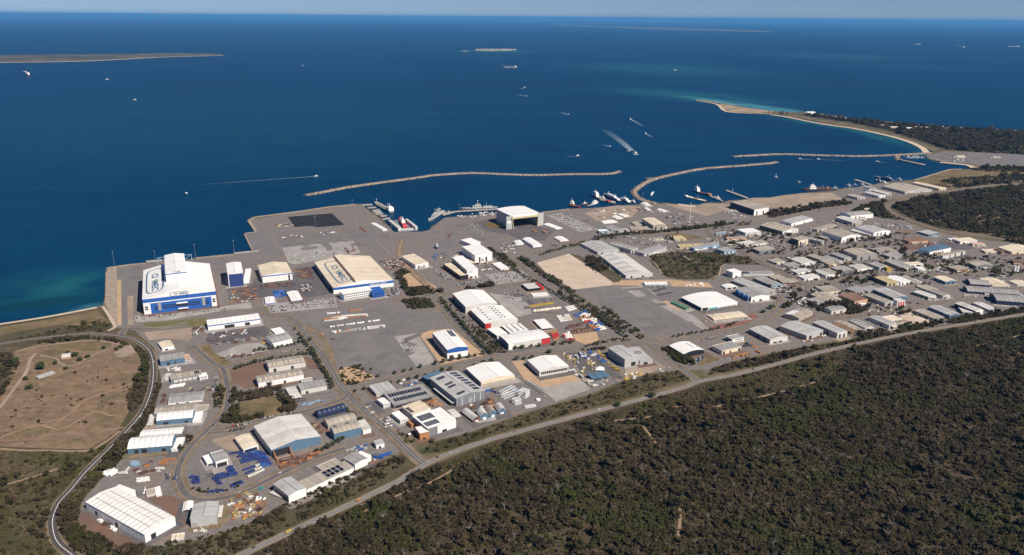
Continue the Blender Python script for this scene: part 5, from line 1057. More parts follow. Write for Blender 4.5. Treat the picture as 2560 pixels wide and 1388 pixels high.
def crown_mesh(name, seed, n, rx, rz, cz, cl, m, leaves=40, flat=1.0):
    rr = random.Random(seed); vs = []; fs = []
    for i in range(n):
        th = rr.uniform(0, 2*math.pi); rad = rx * math.sqrt(rr.random()) * .85; zz = cz + rz * rr.uniform(-.75, .8) * math.sqrt(max(.05, 1 - (rad/rx)**2))
        s = cl * rr.uniform(.65, 1.25); b = len(vs)
        for v in ICV:
            k = s * rr.uniform(.65, 1.3); vs.append((rad*math.cos(th) + v.x*k, rad*math.sin(th) + v.y*k, zz + v.z*k*.75*flat))
        fs += [tuple(j + b for j in f) for f in ICF]
    for i in range(leaves):                       # loose sprays break the outline
        th = rr.uniform(0, 2*math.pi); ph = rr.uniform(-.6, 1.5); k = rr.uniform(.85, 1.25)
        p = Vector((rx*k*math.cos(th)*math.cos(ph*.8), rx*k*math.sin(th)*math.cos(ph*.8), cz + rz*k*math.sin(ph)))
        s = cl * rr.uniform(.25, .5); a = Vector((rr.uniform(-1,1), rr.uniform(-1,1), rr.uniform(-.6,.6))).normalized() * s; c = a.cross(Vector((rr.uniform(-1,1), rr.uniform(-1,1), 1))).normalized() * s
        b = len(vs); vs += [p - a, p + c, p + a, p - c]; fs.append((b, b+1, b+2, b+3))
    return mesh(name, vs, fs, m)
def trunk_mesh(name, seed, h, r, m):
    rr = random.Random(seed); mb = MB(); p = Vector((0,0,-.4)); top = Vector((rr.uniform(-.4,.4), rr.uniform(-.4,.4), h*.62))
    mb.bar(p, top, r, r2=r*.6, n=6)
    for i in range(4):
        a = i*1.57 + rr.uniform(-.5,.5); mb.bar(top*.85, top + Vector((math.cos(a)*h*.24, math.sin(a)*h*.24, h*rr.uniform(.1,.25))), r*.5, r2=r*.2, n=5)
    return mb.me(name, m)
SPEC = {}
for i in range(4): SPEC['gum', i] = (crown_mesh('crown', 20+i, 16, 3.6, 2.2, 5.0, 1.35, LEAF), trunk_mesh('trunk', i, 6.5, .28, GBARK))
for i in range(4): SPEC['street', i] = (crown_mesh('crown', 40+i, 15, 2.7, 2.0, 3.6, 1.1, LEAFG), trunk_mesh('trunk', 10+i, 4.8, .2, BARK))
for i in range(3): SPEC['park', i] = (crown_mesh('crown', 60+i, 26, 4.6, 2.4, 4.2, 1.5, LEAFD), trunk_mesh('trunk', 20+i, 6, .35, BARK))
for i in range(2): SPEC['pine', i] = (crown_mesh('crown', 70+i, 22, 2.0, 6.5, 8.5, 1.15, LEAFD, flat=1.4), trunk_mesh('trunk', 30+i, 12, .3, BARK))
NT = [0]
def tree(kind, p, s, label, group):
    k = [x for x in SPEC if x[0] == kind]; cm, tm = SPEC[k[NT[0] % len(k)]]; NT[0] += 1
    r = empty({'gum':'gum_tree','street':'street_tree','park':'round_tree','pine':'pine_tree'}[kind], p, rnd.uniform(0, 6.28)); r.scale = (s, s, s * rnd.uniform(.85, 1.15)); tag(r, label, 'tree', group)
    obj('crown', cm, r); obj('trunk', tm, r)
    FT.append((p[0], p[1])); return r
FT = []
def rowtrees(pts, sp, off, s, label, group, kind='street', jit=1.6, skip=.12):
    L = [g(x, y) for x, y in pts]; L = smooth_line(L, 4) if len(L) > 2 else L; L = offs(L, off) if off else L; acc = 0; n = 0
    for a, b in zip(L, L[1:]):
        d = (b - a).length; acc += d
        while acc > sp:
            acc -= sp; p = a.lerp(b, 1 - acc / d if d else 0) + Vector((rnd.uniform(-jit,jit), rnd.uniform(-jit,jit), 0))
            if rnd.random() < skip or not clear(p, 1.5): continue
            tree(kind, (p.x, p.y, 0), s * rnd.uniform(.75, 1.3), label, group); n += 1
    return n
for pts, sp, off, s, lab, grp in [
 ([(735,820),(770,870),(800,915),(835,975)], 13, 0, 1.0, 'rounded street tree on the sandy verge west of the wide asphalt lot', 'trees on the sandy verge'),
 ([(1085,745),(1130,800),(1175,850),(1215,890)], 14, 12, .95, 'street tree in the planted strip above the storage lot shed', 'trees along the short diagonal street'),
 ([(1110,750),(1160,805),(1210,860),(1240,885)], 14, -9, .95, 'street tree on the works side of the short diagonal street', 'trees along the short diagonal street'),
 ([(1290,645),(1340,685),(1400,725),(1460,765),(1530,810),(1600,852)], 13, 11, 1.05, 'dark street tree lining the long diagonal avenue, pale lot side', 'trees along the long diagonal avenue'),
 ([(1230,630),(1300,680),(1370,720),(1440,760),(1510,800),(1580,845)], 14, -9, 1.05, 'dark street tree lining the long diagonal avenue, pipe yard side', 'trees along the long diagonal avenue'),
 ([(860,980),(960,960),(1060,937),(1160,915),(1260,900),(1360,890)], 19, -9, 1.0, 'scattered street tree on the near verge of the cross street', 'trees along the cross street'),
 ([(900,955),(1000,938),(1100,915),(1250,885),(1350,872),(1450,862)], 19, 9, 1.0, 'scattered street tree on the far verge of the cross street', 'trees along the cross street'),
 ([(580,925),(640,905),(720,893),(790,880)], 9, -4, .9, 'young street tree in the double row before the tan warehouses', 'trees in the double row'),
 ([(625,880),(700,870),(780,850)], 10, 0, .8, 'small clipped tree along the edge of the concrete pad', 'trees by the concrete pad'),
 ([(790,870),(815,915),(845,965)], 10, -9, .85, 'shrubby tree beside the red dirt warehouse yard', 'trees by the red dirt yard'),
 ([(1680,850),(1780,832),(1850,815)], 13, 10, .8, 'small tree along the yellow-edged footpath', 'trees along the yellow-edged footpath'),
 ([(860,1010),(890,1030),(930,1060)], 9, -10, .8, 'small tree by the corner with the navy arched warehouse', 'trees at the navy warehouse corner'),
 ([(1480,600),(1600,586),(1720,577),(1850,560)], 15, 8, 1.2, 'leafy tree in the hedge along the coast road', 'trees along the coast road'),
 ([(1340,640),(1420,618),(1480,606)], 13, -7, 1.0, 'leafy tree at the rim of the pale sand lot', 'trees at the rim of the pale sand lot'),
 ([(650,1082),(700,1072),(790,1130),(860,1100),(890,1085)], 12, 0, .9, 'tree in the yard fringe around the beige fabrication hall', 'trees around the beige fabrication hall')]:
    rowtrees(pts, sp * .9, off, s * 1.4, lab, grp)
for i in range(5): tree('pine', tg(7, 285 + 42*i, 600 - 8*i), .55, 'slim pencil pine in the row of five before the cream-roofed open-front shed', 'row of five pencil pines')
for t, pts in [(14, [(1110,195),(1130,190),(1160,200),(1195,205),(1255,140)])]:
    for x, y in pts: tree('pine', tg(t, x, y), 1.1, 'tall dark pine beside the small mustard-yellow house', 'pines by the mustard house')
for x, y, s, lab in [(840,815,1.0,'dark round tree just left of the clubhouse'),(925,850,1.4,'grey-green tree just right of the clubhouse'),(990,905,1.15,'round tree with a parked white car below it'),(1090,870,1.2,'spreading pale tree at the end of the low wall by the track'),(1290,755,.9,'lone small tree on the dry grass oval'),
   (505,1010,1.9,'widest spreading tree above the blue-roofed shelter'),(690,945,.95,'small tree between clubhouse and shelter'),(820,1010,.95,'tree above the painted kerb of the dirt track'),(315,1140,1.1,'dark tree above the bright round one at the track entrance'),(365,1255,1.45,'bright green ball-shaped tree at the track entrance'),(175,950,1.9,'large dark tree at the western gate of the dirt track')]:
    tree('park', tg(3, x, y), s, lab, 'park trees around the dirt track')
for x, y, s, lab in [(1445,770,1.0,'left'),(1500,740,1.0,'mid'),(1550,710,1.0,'right')]: tree('park', tg(3, x, y), s, 'dark bushy tree in the short clump beside the sandy paddock', 'clump beside the sandy paddock')
for t, x, y, s, lab in [(19,1585,730,1.6,'big rounded tree on the corner of the estate cross street'),(20,1285,880,1.3,'dark tree before the cream-roofed blue-sided shed'),(18,1430,360,1.5,'large tree on the inside of the bend by the blue silos'),(18,1330,410,1.2,'tree below the large one on the inside of the bend'),(23,2260,165,1.6,'dark tree leaning over the highway edge'),(23,2000,240,1.2,'small spiky tree on the highway verge'),(12,955,1010,1.2,'lone street tree in front of the ribbed red-cornered factory'),(19,640,590,1.3,'dark tree at the estate crossroads')]:
    tree('park', tg(t, x, y), s, lab, None)
# individual gum trees standing out of the foreground bush (nearest to the camera)
BUSHP = [(560,1430),(722,1346),(843,1292),(940,1246),(1061,1180),(1226,1114),(1384,1070),(1545,1026),(1749,966),(2043,894),(2241,850),(2700,775),(2900,1000),(2900,1500),(560,1500)]
BP = [g(x, y) for x, y in BUSHP]
n = 0; RG = random.Random(5); near = []
while n < 90:
    px, py = RG.uniform(700, 2540), RG.uniform(1010, 1386); p = g(px, py)
    if not inside(p, BP) or any((p.x-a)**2 + (p.y-b)**2 < 90 for a, b in near): continue
    near.append((p.x, p.y)); n += 1
    tree('gum', (p.x, p.y, 0), RG.uniform(.9, 1.45), 'grey-green gum tree standing above the foreground bush', 'gum trees in the foreground bush')
# ---- bush as one mass: instanced crowns
def proto(name, me): return bpy.data.objects.new(name, me)
PC = bpy.data.collections.new('bush_kinds'); PL = []
for i in range(4): PL.append(proto('kind_%02d' % i, crown_mesh('bush_crown', 100+i, 13, 2.5, 1.7, 2.5, 1.15, LEAF, 26)))
for i in range(3): PL.append(proto('kind_%02d' % (4+i), crown_mesh('heath_clump', 120+i, 8, 1.6, .5, .7, .8, HEATH, 14)))
for i in range(2): PL.append(proto('kind_%02d' % (7+i), crown_mesh('tall_crown', 140+i, 15, 3.3, 2.3, 4.2, 1.3, LEAF, 34)))
for i in range(2):
    rr = random.Random(150+i); mb = MB(); top = Vector((rr.uniform(-.5,.5), .3, 4.5)); mb.bar((0,0,0), top, .22, r2=.12)
    for k in range(7): a = k*.9; mb.bar(top*rr.uniform(.5,1), top + Vector((math.cos(a)*2.2, math.sin(a)*2.2, rr.uniform(.2,2.2))), .1, r2=.04, n=4)
    PL.append(proto('kind_%02d' % (9+i), mb.me('bare_branches', mat('bare_wood', (.27,.23,.20), rough=.9))))
for o in PL: PC.objects.link(o)
def scatter_tree():
    ng = bpy.data.node_groups.new('scatter', 'GeometryNodeTree')
    ng.interface.new_socket('Geometry', in_out='INPUT', socket_type='NodeSocketGeometry'); ng.interface.new_socket('Geometry', in_out='OUTPUT', socket_type='NodeSocketGeometry')
    N = ng.nodes; gi = N.new('NodeGroupInput'); go = N.new('NodeGroupOutput'); ip = N.new('GeometryNodeInstanceOnPoints'); ci = N.new('GeometryNodeCollectionInfo')
    ci.inputs['Collection'].default_value = PC; ci.inputs['Separate Children'].default_value = True; ci.inputs['Reset Children'].default_value = True
    def na(nm, ty): n = N.new('GeometryNodeInputNamedAttribute'); n.data_type = ty; n.inputs['Name'].default_value = nm; return n.outputs['Attribute']
    cx = N.new('ShaderNodeCombineXYZ'); ng.links.new(na('rz', 'FLOAT'), cx.inputs[2])
    ng.links.new(gi.outputs[0], ip.inputs['Points']); ng.links.new(ci.outputs[0], ip.inputs['Instance']); ip.inputs['Pick Instance'].default_value = True
    ng.links.new(na('pi', 'INT'), ip.inputs['Instance Index']); ng.links.new(cx.outputs[0], ip.inputs['Rotation']); ng.links.new(na('scl', 'FLOAT_VECTOR'), ip.inputs['Scale'])
    ng.links.new(ip.outputs[0], go.inputs[0]); return ng
SNG = scatter_tree()
def near_road(P, pad):
    bad = np.zeros(len(P), bool)
    for L, hw in RDL:
        a = L[:-1]; b = L[1:]; d = b - a; ll = (d**2).sum(1) + 1e-9
        lo = L.min(0) - 30; hi = L.max(0) + 30; idx = np.where(((P > lo) & (P < hi)).all(1))[0]
        for ch in np.array_split(idx, max(1, len(idx)//4000)):
            if not len(ch): continue
            pp = P[ch][:, None, :]; t = np.clip(((pp - a) * d).sum(2) / ll, 0, 1); dd = (((a + t[..., None]*d) - pp)**2).sum(2).min(1); bad[ch] |= dd < (hw + pad)**2
    return bad
def poly_points(poly, n_per_m2, rs):
    P = np.array([(p[0], p[1]) for p in poly]); lo, hi = P.min(0), P.max(0); n = int((hi-lo).prod() * n_per_m2)
    X = rs.uniform(lo, hi, (n, 2)); ins = np.zeros(n, bool); j = len(P) - 1
    for i in range(len(P)):
        xi, yi = P[i]; xj, yj = P[j]; c = ((yi > X[:,1]) != (yj > X[:,1])) & (X[:,0] < (xj-xi)*(X[:,1]-yi)/((yj-yi) if yj != yi else 1e-9) + xi); ins ^= c; j = i
    return X[ins]
def vnoise(X, s, seed):
    rs = np.random.RandomState(seed); G_ = rs.rand(64, 64); u = X * s; i = np.floor(u).astype(int); f = u - i; f = f*f*(3-2*f)
    a = G_[i[:,0] % 64, i[:,1] % 64]; b = G_[(i[:,0]+1) % 64, i[:,1] % 64]; c = G_[i[:,0] % 64, (i[:,1]+1) % 64]; d = G_[(i[:,0]+1) % 64, (i[:,1]+1) % 64]
    return (a*(1-f[:,0]) + b*f[:,0])*(1-f[:,1]) + (c*(1-f[:,0]) + d*f[:,0])*f[:,1]
HEATHP = [g(x, y) for x, y in [(1061,1178),(1226,1112),(1384,1068),(1545,1024),(1749,964),(2043,892),(2130,872),(2100,935),(1900,990),(1690,1015),(1560,1047),(1490,1057),(1300,1110),(1150,1165)]]
def bush(name, label, cat, regions, seed):
    rs = np.random.RandomState(seed); AP = []; AS = []; AI = []
    for poly, dens, mixw, smin, smax, gaps in regions:
        W = [g(x, y) for x, y in poly]; X = poly_points(W, dens, rs)
        keep = ~near_road(X, 2.5) & (vnoise(X, .03, seed) * .6 + vnoise(X, .11, seed + 1) * .4 > gaps)
        X = X[keep]
        if len(X) < 20000 and len(FOOT): X = X[[clear(p, 1.0) for p in X]] if len(X) else X
        n = len(X); w = np.array(mixw, float); w /= w.sum(); pi = rs.choice(len(w), n, p=w)
        pn = vnoise(X, .012, 99); pi = np.where((pn > .62) & (rs.rand(n) < .75) & (pi < 4), rs.randint(4, 7, n), pi)   # open heath patches
        if name == 'bushland': hp = np.array([inside(p, HEATHP) for p in X]); pi = np.where(hp & (rs.rand(n) < .93), rs.randint(4, 7, n), pi)
        s = rs.uniform(smin, smax, n) * (.62 + .76*vnoise(X, .045, 5)); s = s * np.where(rs.rand(n) < .10, 1.45, np.where(rs.rand(n) < .25, .65, 1.0)); sv = np.stack([s*rs.uniform(.8,1.25,n), s*rs.uniform(.8,1.25,n), s*rs.uniform(.75,1.2,n)], 1)
        AP.append(np.column_stack([X, np.zeros(n)])); AS.append(sv); AI.append(pi)
    P = np.concatenate(AP); Sv = np.concatenate(AS); I = np.concatenate(AI)
    me = bpy.data.meshes.new(name); me.vertices.add(len(P)); me.vertices.foreach_set('co', P.ravel().astype(np.float32))
    me.attributes.new('scl', 'FLOAT_VECTOR', 'POINT').data.foreach_set('vector', Sv.ravel().astype(np.float32))
    me.attributes.new('rz', 'FLOAT', 'POINT').data.foreach_set('value', rs.uniform(0, 6.28, len(P)).astype(np.float32))
    me.attributes.new('pi', 'INT', 'POINT').data.foreach_set('value', I.astype(np.int32)); me.update()
    o = obj(name, me); tag(o, label, cat, kind='stuff'); md = o.modifiers.new('scatter', 'NODES'); md.node_group = SNG
    print(name, len(P)); return o
T4 = [3,3,3,3,2.6,2.6,2.6,1.7,1.7,.6,.6]; HE = [.4,.4,.4,.4,3,3,3,.1,.1,.03,.03]; ST = [2,2,2,2,2,2,2,.3,.3,.02,.02]; TR = [3,3,3,3,.5,.5,.5,2,2,0,0]
bush('bushland', 'dense olive-brown bushland filling the ground below the highway', 'bushland', [(BUSHP, .078, T4, .8, 1.5, .20)], 3)
bush('roadside_scrub', 'low scrub on the strips between the highway and the yards', 'scrub', [
  ([(300,1420),(400,1368),(470,1345),(560,1330),(640,1305),(720,1258),(900,1175),(1000,1140),(1020,1150),(960,1200),(800,1285),(600,1378),(520,1430)], .05, ST, .6, 1.1, .22),
  ([(1052,1130),(1082,1105),(1160,1090),(1300,1040),(1480,988),(1600,945),(1700,928),(1725,948),(1545,1002),(1384,1045),(1220,1090),(1100,1132)], .05, HE, .7, 1.2, .15),
  ([(1770,938),(1780,924),(1840,905),(2000,872),(2200,841),(2330,822),(2560,780),(2640,770),(2403,810),(2161,852),(1943,905)], .05, ST, .8, 1.3, .12),
  ([(388,960),(402,962),(378,1045),(300,1152),(225,1225),(200,1262),(192,1310),(290,1366),(400,1372),(300,1420),(190,1375),(146,1310),(150,1275),(185,1225),(262,1145),(345,1058),(372,1010)], .07, ST, .9, 1.5, .15)], 4)
bush('coastal_scrub', 'olive scrub on the western land between beach, dirt track and road bend', 'scrub', [
  ([(-60,1132),(100,1128),(215,1134),(262,1118),(300,1085),(345,1040),(300,1085),(200,1185),(165,1222),(134,1262),(118,1310),(130,1360),(165,1410),(-60,1410)], .05, HE, .8, 1.4, .16),
  ([(-40,856),(60,845),(140,826),(250,800),(278,812),(255,830),(141,837),(60,847)], .045, HE, .8, 1.3, .2),
  ([(-40,878),(25,886),(45,915),(28,950),(8,990),(-40,1010)], .05, TR, .8, 1.3, .1),
  ([(338,948),(370,895),(376,940),(372,990),(345,1020),(325,1030),(316,995)], .07, TR, .8, 1.3, .05),
  ([(345,865),(365,880),(373,905),(365,930),(350,890),(335,870)], .06, TR, .7, 1.0, .1),
  ([(85,862),(140,846),(210,842),(300,850),(335,866),(210,850),(100,862)], .05, ST, .7, 1.1, .2),
  ([(40,930),(330,900),(340,1000),(300,1060),(60,1110),(0,1090)], .010, HE, .5, 1.0, .52)], 5)
bush('planted_thicket', 'dark tree ring enclosing the dry square field', 'trees', [
  ([tuple(q(7,x,y)) for x, y in [(240,200),(330,60),(420,120),(700,90),(760,30),(880,40),(1000,220),(1090,300),(1060,350),(880,350),(960,280),(830,140),(385,235),(380,430),(700,380),(720,420),(420,480),(330,500),(180,480)]], .06, TR, .9, 1.5, .05),
  ([tuple(q(4,x,y)) for x, y in [(900,1170),(1020,1170),(1020,1280),(960,1388),(860,1388)]], .05, TR, 1.0, 1.5, .05)], 6)
bush('hillock_scrub', 'dark round scrub block in the middle of the estate', 'scrub', [
  ([tuple(q(14,x,y)) for x, y in [(890,412),(1130,352),(1700,352),(2200,422),(2300,505),(1830,500),(1790,600),(1690,680),(1300,685),(1120,655),(970,520)]], .034, HE, .8, 1.3, .12),
  ([tuple(q(14,x,y)) for x, y in [(120,420),(200,400),(380,520),(400,580),(240,610),(130,520)]], .05, TR, .8, 1.3, .1),
  ([tuple(q(10,x,y)) for x, y in [(30,620),(130,580),(240,600),(130,650),(200,780),(420,800),(640,830),(620,870),(230,910),(120,780)]], .05, TR, .9, 1.4, .05),
  ([tuple(q(10,x,y)) for x, y in [(130,960),(330,920),(450,930),(540,1040),(220,1070)]], .05, TR, .7, 1.2, .1),
  ([tuple(q(10,x,y)) for x, y in [(930,790),(1260,740),(1270,780),(930,815)]], .05, TR, .9, 1.3, .05),
  ([tuple(q(19,x,y)) for x, y in [(900,980),(1320,940),(1500,1020),(1590,1100),(1400,1130),(1370,1040),(1180,1010),(1060,1080),(930,1030)]], .06, TR, 1.0, 1.6, .05),
  ([tuple(q(21,x,y)) for x, y in [(420,640),(620,640),(900,620),(1000,560),(1180,560),(1350,540),(1400,500),(1480,540),(1150,640),(700,740),(440,740)]], .05, TR, 1.0, 1.6, .08),
  ([tuple(q(21,x,y)) for x, y in [(1500,540),(1650,450),(1960,440),(2200,400),(2479,370),(2479,410),(2200,460),(1720,540)]], .05, TR, 1.0, 1.5, .1)], 7)
bush('reserve_bush', 'dark green bush reserve behind the estate, cut by pale tracks', 'bushland', [
  ([(2232,520),(2245,508),(2300,492),(2400,482),(2491,470),(2620,458),(2640,600),(2504,592),(2423,580),(2340,566),(2280,545)], .020, ST, 1.3, 2.3, .10),
  ([(2080,545),(2120,530),(2160,515),(2210,503),(2208,520),(2225,538),(2262,552),(2200,545),(2130,530)], .02, TR, 1.2, 2.0, .1),
  ([(1900,535),(1960,527),(2060,510),(2110,508),(2150,510),(2060,520),(1930,545)], .02, TR, 1.2, 2.0, .1),
  ([(2360,450),(2500,440),(2620,430),(2620,455),(2480,462),(2400,470),(2330,468)], .012, ST, 1.3, 2.2, .25),
  ([(2470,585),(2560,570),(2640,600),(2640,640),(2540,610)], .012, TR, 1.2, 2.2, .2)], 8)
bush('point_bush', 'dark bush covering the sandy point beyond the marina', 'bushland', [
  ([(2010,289),(2047,289),(2120,299),(2191,305),(2302,316),(2463,326),(2640,334),(2640,392),(2460,381),(2370,374),(2310,354),(2220,326),(2130,306)], .009, ST, 2.0, 3.6, .10),
  ([(1880,279),(1934,282),(1985,285),(1985,289),(1930,285)], .004, HE, 1.6, 2.6, .3),
  ([(2420,425),(2460,418),(2640,418),(2640,432),(2480,430)], .01, ST, 1.6, 2.6, .1)], 9)
bush('verge_shrubs', 'shrubs and saplings dotted over verges and yard edges', 'shrubs', [
  ([tuple(q(12,x,y)) for x, y in [(0,640),(130,700),(420,960),(440,1000),(250,1010),(0,760)]], .05, ST, .5, .9, .3),
  ([tuple(q(8,x,y)) for x, y in [(430,990),(690,965),(850,1020),(870,1120),(560,1220),(480,1200)]], .03, ST, .5, .9, .3),
  ([tuple(q(8,x,y)) for x, y in [(1680,150),(1800,200),(2350,800),(2479,780),(1900,150)]], .025, ST, .5, .9, .2),
  ([tuple(q(12,x,y)) for x, y in [(1570,870),(1900,790),(2000,850),(1900,890),(1420,920)]], .04, ST, .6, 1.0, .25),
  ([tuple(q(12,x,y)) for x, y in [(1380,930),(1650,920),(1650,970),(1380,980)]], .07, TR, .7, 1.1, .05),
  ([tuple(q(18,x,y)) for x, y in [(60,830),(150,820),(320,930),(470,1000),(480,1080),(350,1060),(150,940)]], .06, TR, .8, 1.2, .05),
  ([tuple(q(18,x,y)) for x, y in [(740,500),(960,480),(1090,450),(1100,430),(980,460),(750,480)]], .08, TR, .6, 1.0, .0),
  ([tuple(q(15,x,y)) for x, y in [(620,1050),(1000,1000),(1500,960),(2000,900),(2479,870),(2479,900),(1500,1000),(640,1090)]], .02, TR, 1.0, 1.6, .12),
  ([tuple(q(15,x,y)) for x, y in [(0,1170),(400,1110),(620,1060),(620,1090),(0,1200)]], .02, TR, .9, 1.4, .1),
  ([tuple(q(5,x,y)) for x, y in [(1800,740),(1900,760),(1800,960),(1730,950)]], .06, TR, .7, 1.1, .05),
  ([tuple(q(22,x,y)) for x, y in [(200,560),(640,570),(860,500),(830,560),(440,640),(250,610)]], .05, ST, .6, 1.0, .3),
  ([tuple(q(19,x,y)) for x, y in [(380,420),(1300,440),(2400,560),(2450,760),(1500,760),(900,700),(500,560)]], .0045, TR, .9, 1.8, .25),
  ([tuple(q(19,x,y)) for x, y in [(400,780),(900,740),(1700,900),(2300,1000),(2300,1150),(1500,1150),(700,1040),(500,1080)]], .006, TR, .9, 1.8, .25),
  ([tuple(q(16,x,y)) for x, y in [(0,930),(900,1000),(1800,1080),(2450,1000),(2450,1330),(1500,1330),(300,1240)]], .004, TR, .9, 1.8, .25),
  ([tuple(q(20,x,y)) for x, y in [(900,560),(1500,620),(2470,640),(2470,860),(1500,830),(1100,740)]], .0045, TR, .9, 1.8, .25),
  ([tuple(q(10,x,y)) for x, y in [(1190,300),(1250,300),(1560,520),(1520,550)]], .06, TR, .8, 1.3, .05),
  ([tuple(q(10,x,y)) for x, y in [(1540,430),(1620,420),(2250,830),(2300,850),(2200,870),(1700,540)]], .03, TR, .9, 1.4, .12),
  ([tuple(q(12,x,y)) for x, y in [(1050,270),(1150,260),(1300,360),(1560,530),(1900,740),(1880,770),(1480,540),(1250,380)]], .03, TR, .8, 1.3, .12),
  ([tuple(q(12,x,y)) for x, y in [(1560,410),(1620,420),(2080,740),(2000,740)]], .05, TR, .7, 1.1, .15),
  ([tuple(q(9,x,y)) for x, y in [(620,1080),(720,1060),(860,1220),(770,1250)]], .05, HE, .6, .9, .1)], 10)
# ================================================================== VEHICLES AND YARD GOODS
def car_mesh(k):
    mb = MB()
    mb.taper(-2.2,2.2,-.88,.88,.35,.95,.06,.05,0); mb.taper(-1.35,1.05,-.80,.80,.95,1.48,.45,.14,1); mb.box(-.95,.65,-.62,.62,1.481,1.50,0)
    for x in (-1.35,1.35):
        for y in (-.86,.86): mb.bar((x,y-.1,.33),(x,y+.1,.33),.33,m=2,n=8)
    return mb.me('car', [mat('car_'+k, PAL2[k], rough=.3, var=.05, spec=.5), glass(), mat('tyre', (.02,.02,.02), rough=.9)])
PAL2 = {'white':(.80,.80,.79),'silver':(.45,.46,.48),'black':(.02,.02,.022),'grey':(.12,.125,.13),'red':(.45,.03,.03),'blue':(.04,.09,.28)}
CARM = {k: car_mesh(k) for k in PAL2}; CARK = ['white']*7 + ['silver']*4 + ['black']*4 + ['grey']*3 + ['red','blue']
CARS = []
def carlot(t, quad, rows, cols, fill, where):
    A, Bq, Cq, Dq = [tg(t, *p) for p in quad]
    for i in range(rows):
        for j in range(cols):
            if rnd.random() > fill: continue
            u = (j + .5) / cols; v = (i + .5) / rows
            p = A.lerp(Bq, u).lerp(Dq.lerp(Cq, u), v); d = (Dq - A); CARS.append((p, math.atan2(d.y, d.x) + rnd.uniform(-.05,.05), rnd.choice(CARK), where))
carlot(27, [(60,1275),(1700,1110),(1720,1140),(70,1330)], 3, 52, .62, 'in front of the great blue hall')
carlot(4, [(1530,110),(1770,130),(1800,190),(1570,215)], 4, 20, .85, 'in the staff car park by the white gabled sheds')
carlot(4, [(1790,60),(2360,30),(2390,130),(1830,170)], 4, 34, .85, 'in the staff car park by the white gabled sheds')
carlot(2, [(1900,1190),(2050,1200),(2110,1290),(1880,1300)], 5, 18, .85, 'beside the fabrication hall office')
carlot(10, [(1180,620),(1600,580),(1730,690),(1300,740)], 7, 26, .7, 'in the big car park of the lettered ship hall')
carlot(10, [(500,560),(620,570),(780,700),(640,700)], 6, 12, .8, 'in the narrow car park left of the ship hall office')
carlot(10, [(780,740),(1220,690),(1240,720),(800,770)], 2, 30, .7, 'along the street before the ship hall')
carlot(10, [(1340,850),(1560,820),(1720,910),(1470,950)], 5, 16, .7, 'in the car park of the red-towered office')
carlot(11, [(1640,690),(1800,660),(2250,860),(2030,890)], 9, 24, .8, 'in the long shipyard car park')
carlot(11, [(600,810),(700,790),(900,920),(820,940)], 5, 14, .75, 'beside the yellow beams on the wharf')
carlot(15, [(20,790),(200,760),(480,860),(330,900)], 6, 24, .7, 'in the long shipyard car park')
carlot(8, [(1130,610),(1260,590),(1370,780),(1230,800)], 6, 8, .35, 'on the pale gravel beside the new warehouse')
carlot(9, [(440,930),(540,900),(640,1030),(520,1050)], 4, 9, .8, 'in the small car park by the orange cube')
carlot(9, [(740,1080),(800,1060),(860,1180),(820,1190)], 1, 8, .7, 'beside the orange showroom office')
carlot(9, [(250,760),(320,740),(400,880),(350,900)], 2, 8, .6, 'before the two-storey white office')
carlot(4, [(1890,480),(1950,500),(2020,600),(1950,610)], 2, 8, .8, 'beside the ribbed grey warehouse')
carlot(4, [(860,1010),(920,1000),(930,1120),(870,1110)], 4, 2, .7, 'in the western row yards')
carlot(4, [(1530,720),(1960,650),(1970,670),(1540,740)], 1, 22, .7, 'along the hedge of the concrete pad')
carlot(7, [(290,520),(560,480),(570,500),(300,545)], 1, 16, .8, 'on the street below the tree ring')
carlot(7, [(640,420),(1080,350),(1085,365),(645,440)], 1, 20, .6, 'on the street below the tree ring')
carlot(5, [(1550,1210),(1700,1230),(1710,1300),(1560,1290)], 3, 6, .6, 'at the loop road corner')
carlot(18, [(560,740),(760,690),(780,730),(580,770)], 2, 12, .7, 'beside the white two-storey office')
carlot(18, [(1660,690),(1760,720),(1760,750),(1650,720)], 1, 6, .8, 'beside the pale-front grey warehouse')
carlot(18, [(820,560),(1180,450),(1200,470),(840,585)], 1, 22, .7, 'on the brick car park')
carlot(18, [(1500,130),(1640,110),(1600,190),(1480,200)], 3, 7, .6, 'by the bend in the estate')
carlot(19, [(1300,610),(1800,570),(1810,600),(1310,650)], 2, 26, .6, 'along the estate cross street')
carlot(19, [(860,690),(1010,660),(1020,710),(870,720)], 2, 9, .7, 'on the estate corner apron')
carlot(19, [(1290,760),(1450,720),(1500,760),(1330,780)], 3, 9, .6, 'on the estate corner apron')
carlot(16, [(1640,1130),(2000,1090),(2010,1130),(1650,1160)], 2, 22, .6, 'before the white front with dark doorways')
carlot(16, [(700,1180),(1080,1130),(1100,1200),(800,1230)], 3, 16, .5, 'on the crowded estate apron')
carlot(20, [(560,200),(1100,240),(1130,270),(640,250)], 3, 22, .5, 'in the yard below the bush reserve road')
carlot(17, [(1300,440),(1900,420),(2050,540),(1500,500)], 7, 34, .55, 'in the marina car park')
carlot(17, [(2000,470),(2479,460),(2479,560),(2050,560)], 4, 24, .35, 'in the marina car park')
NRD = len(ROADS)
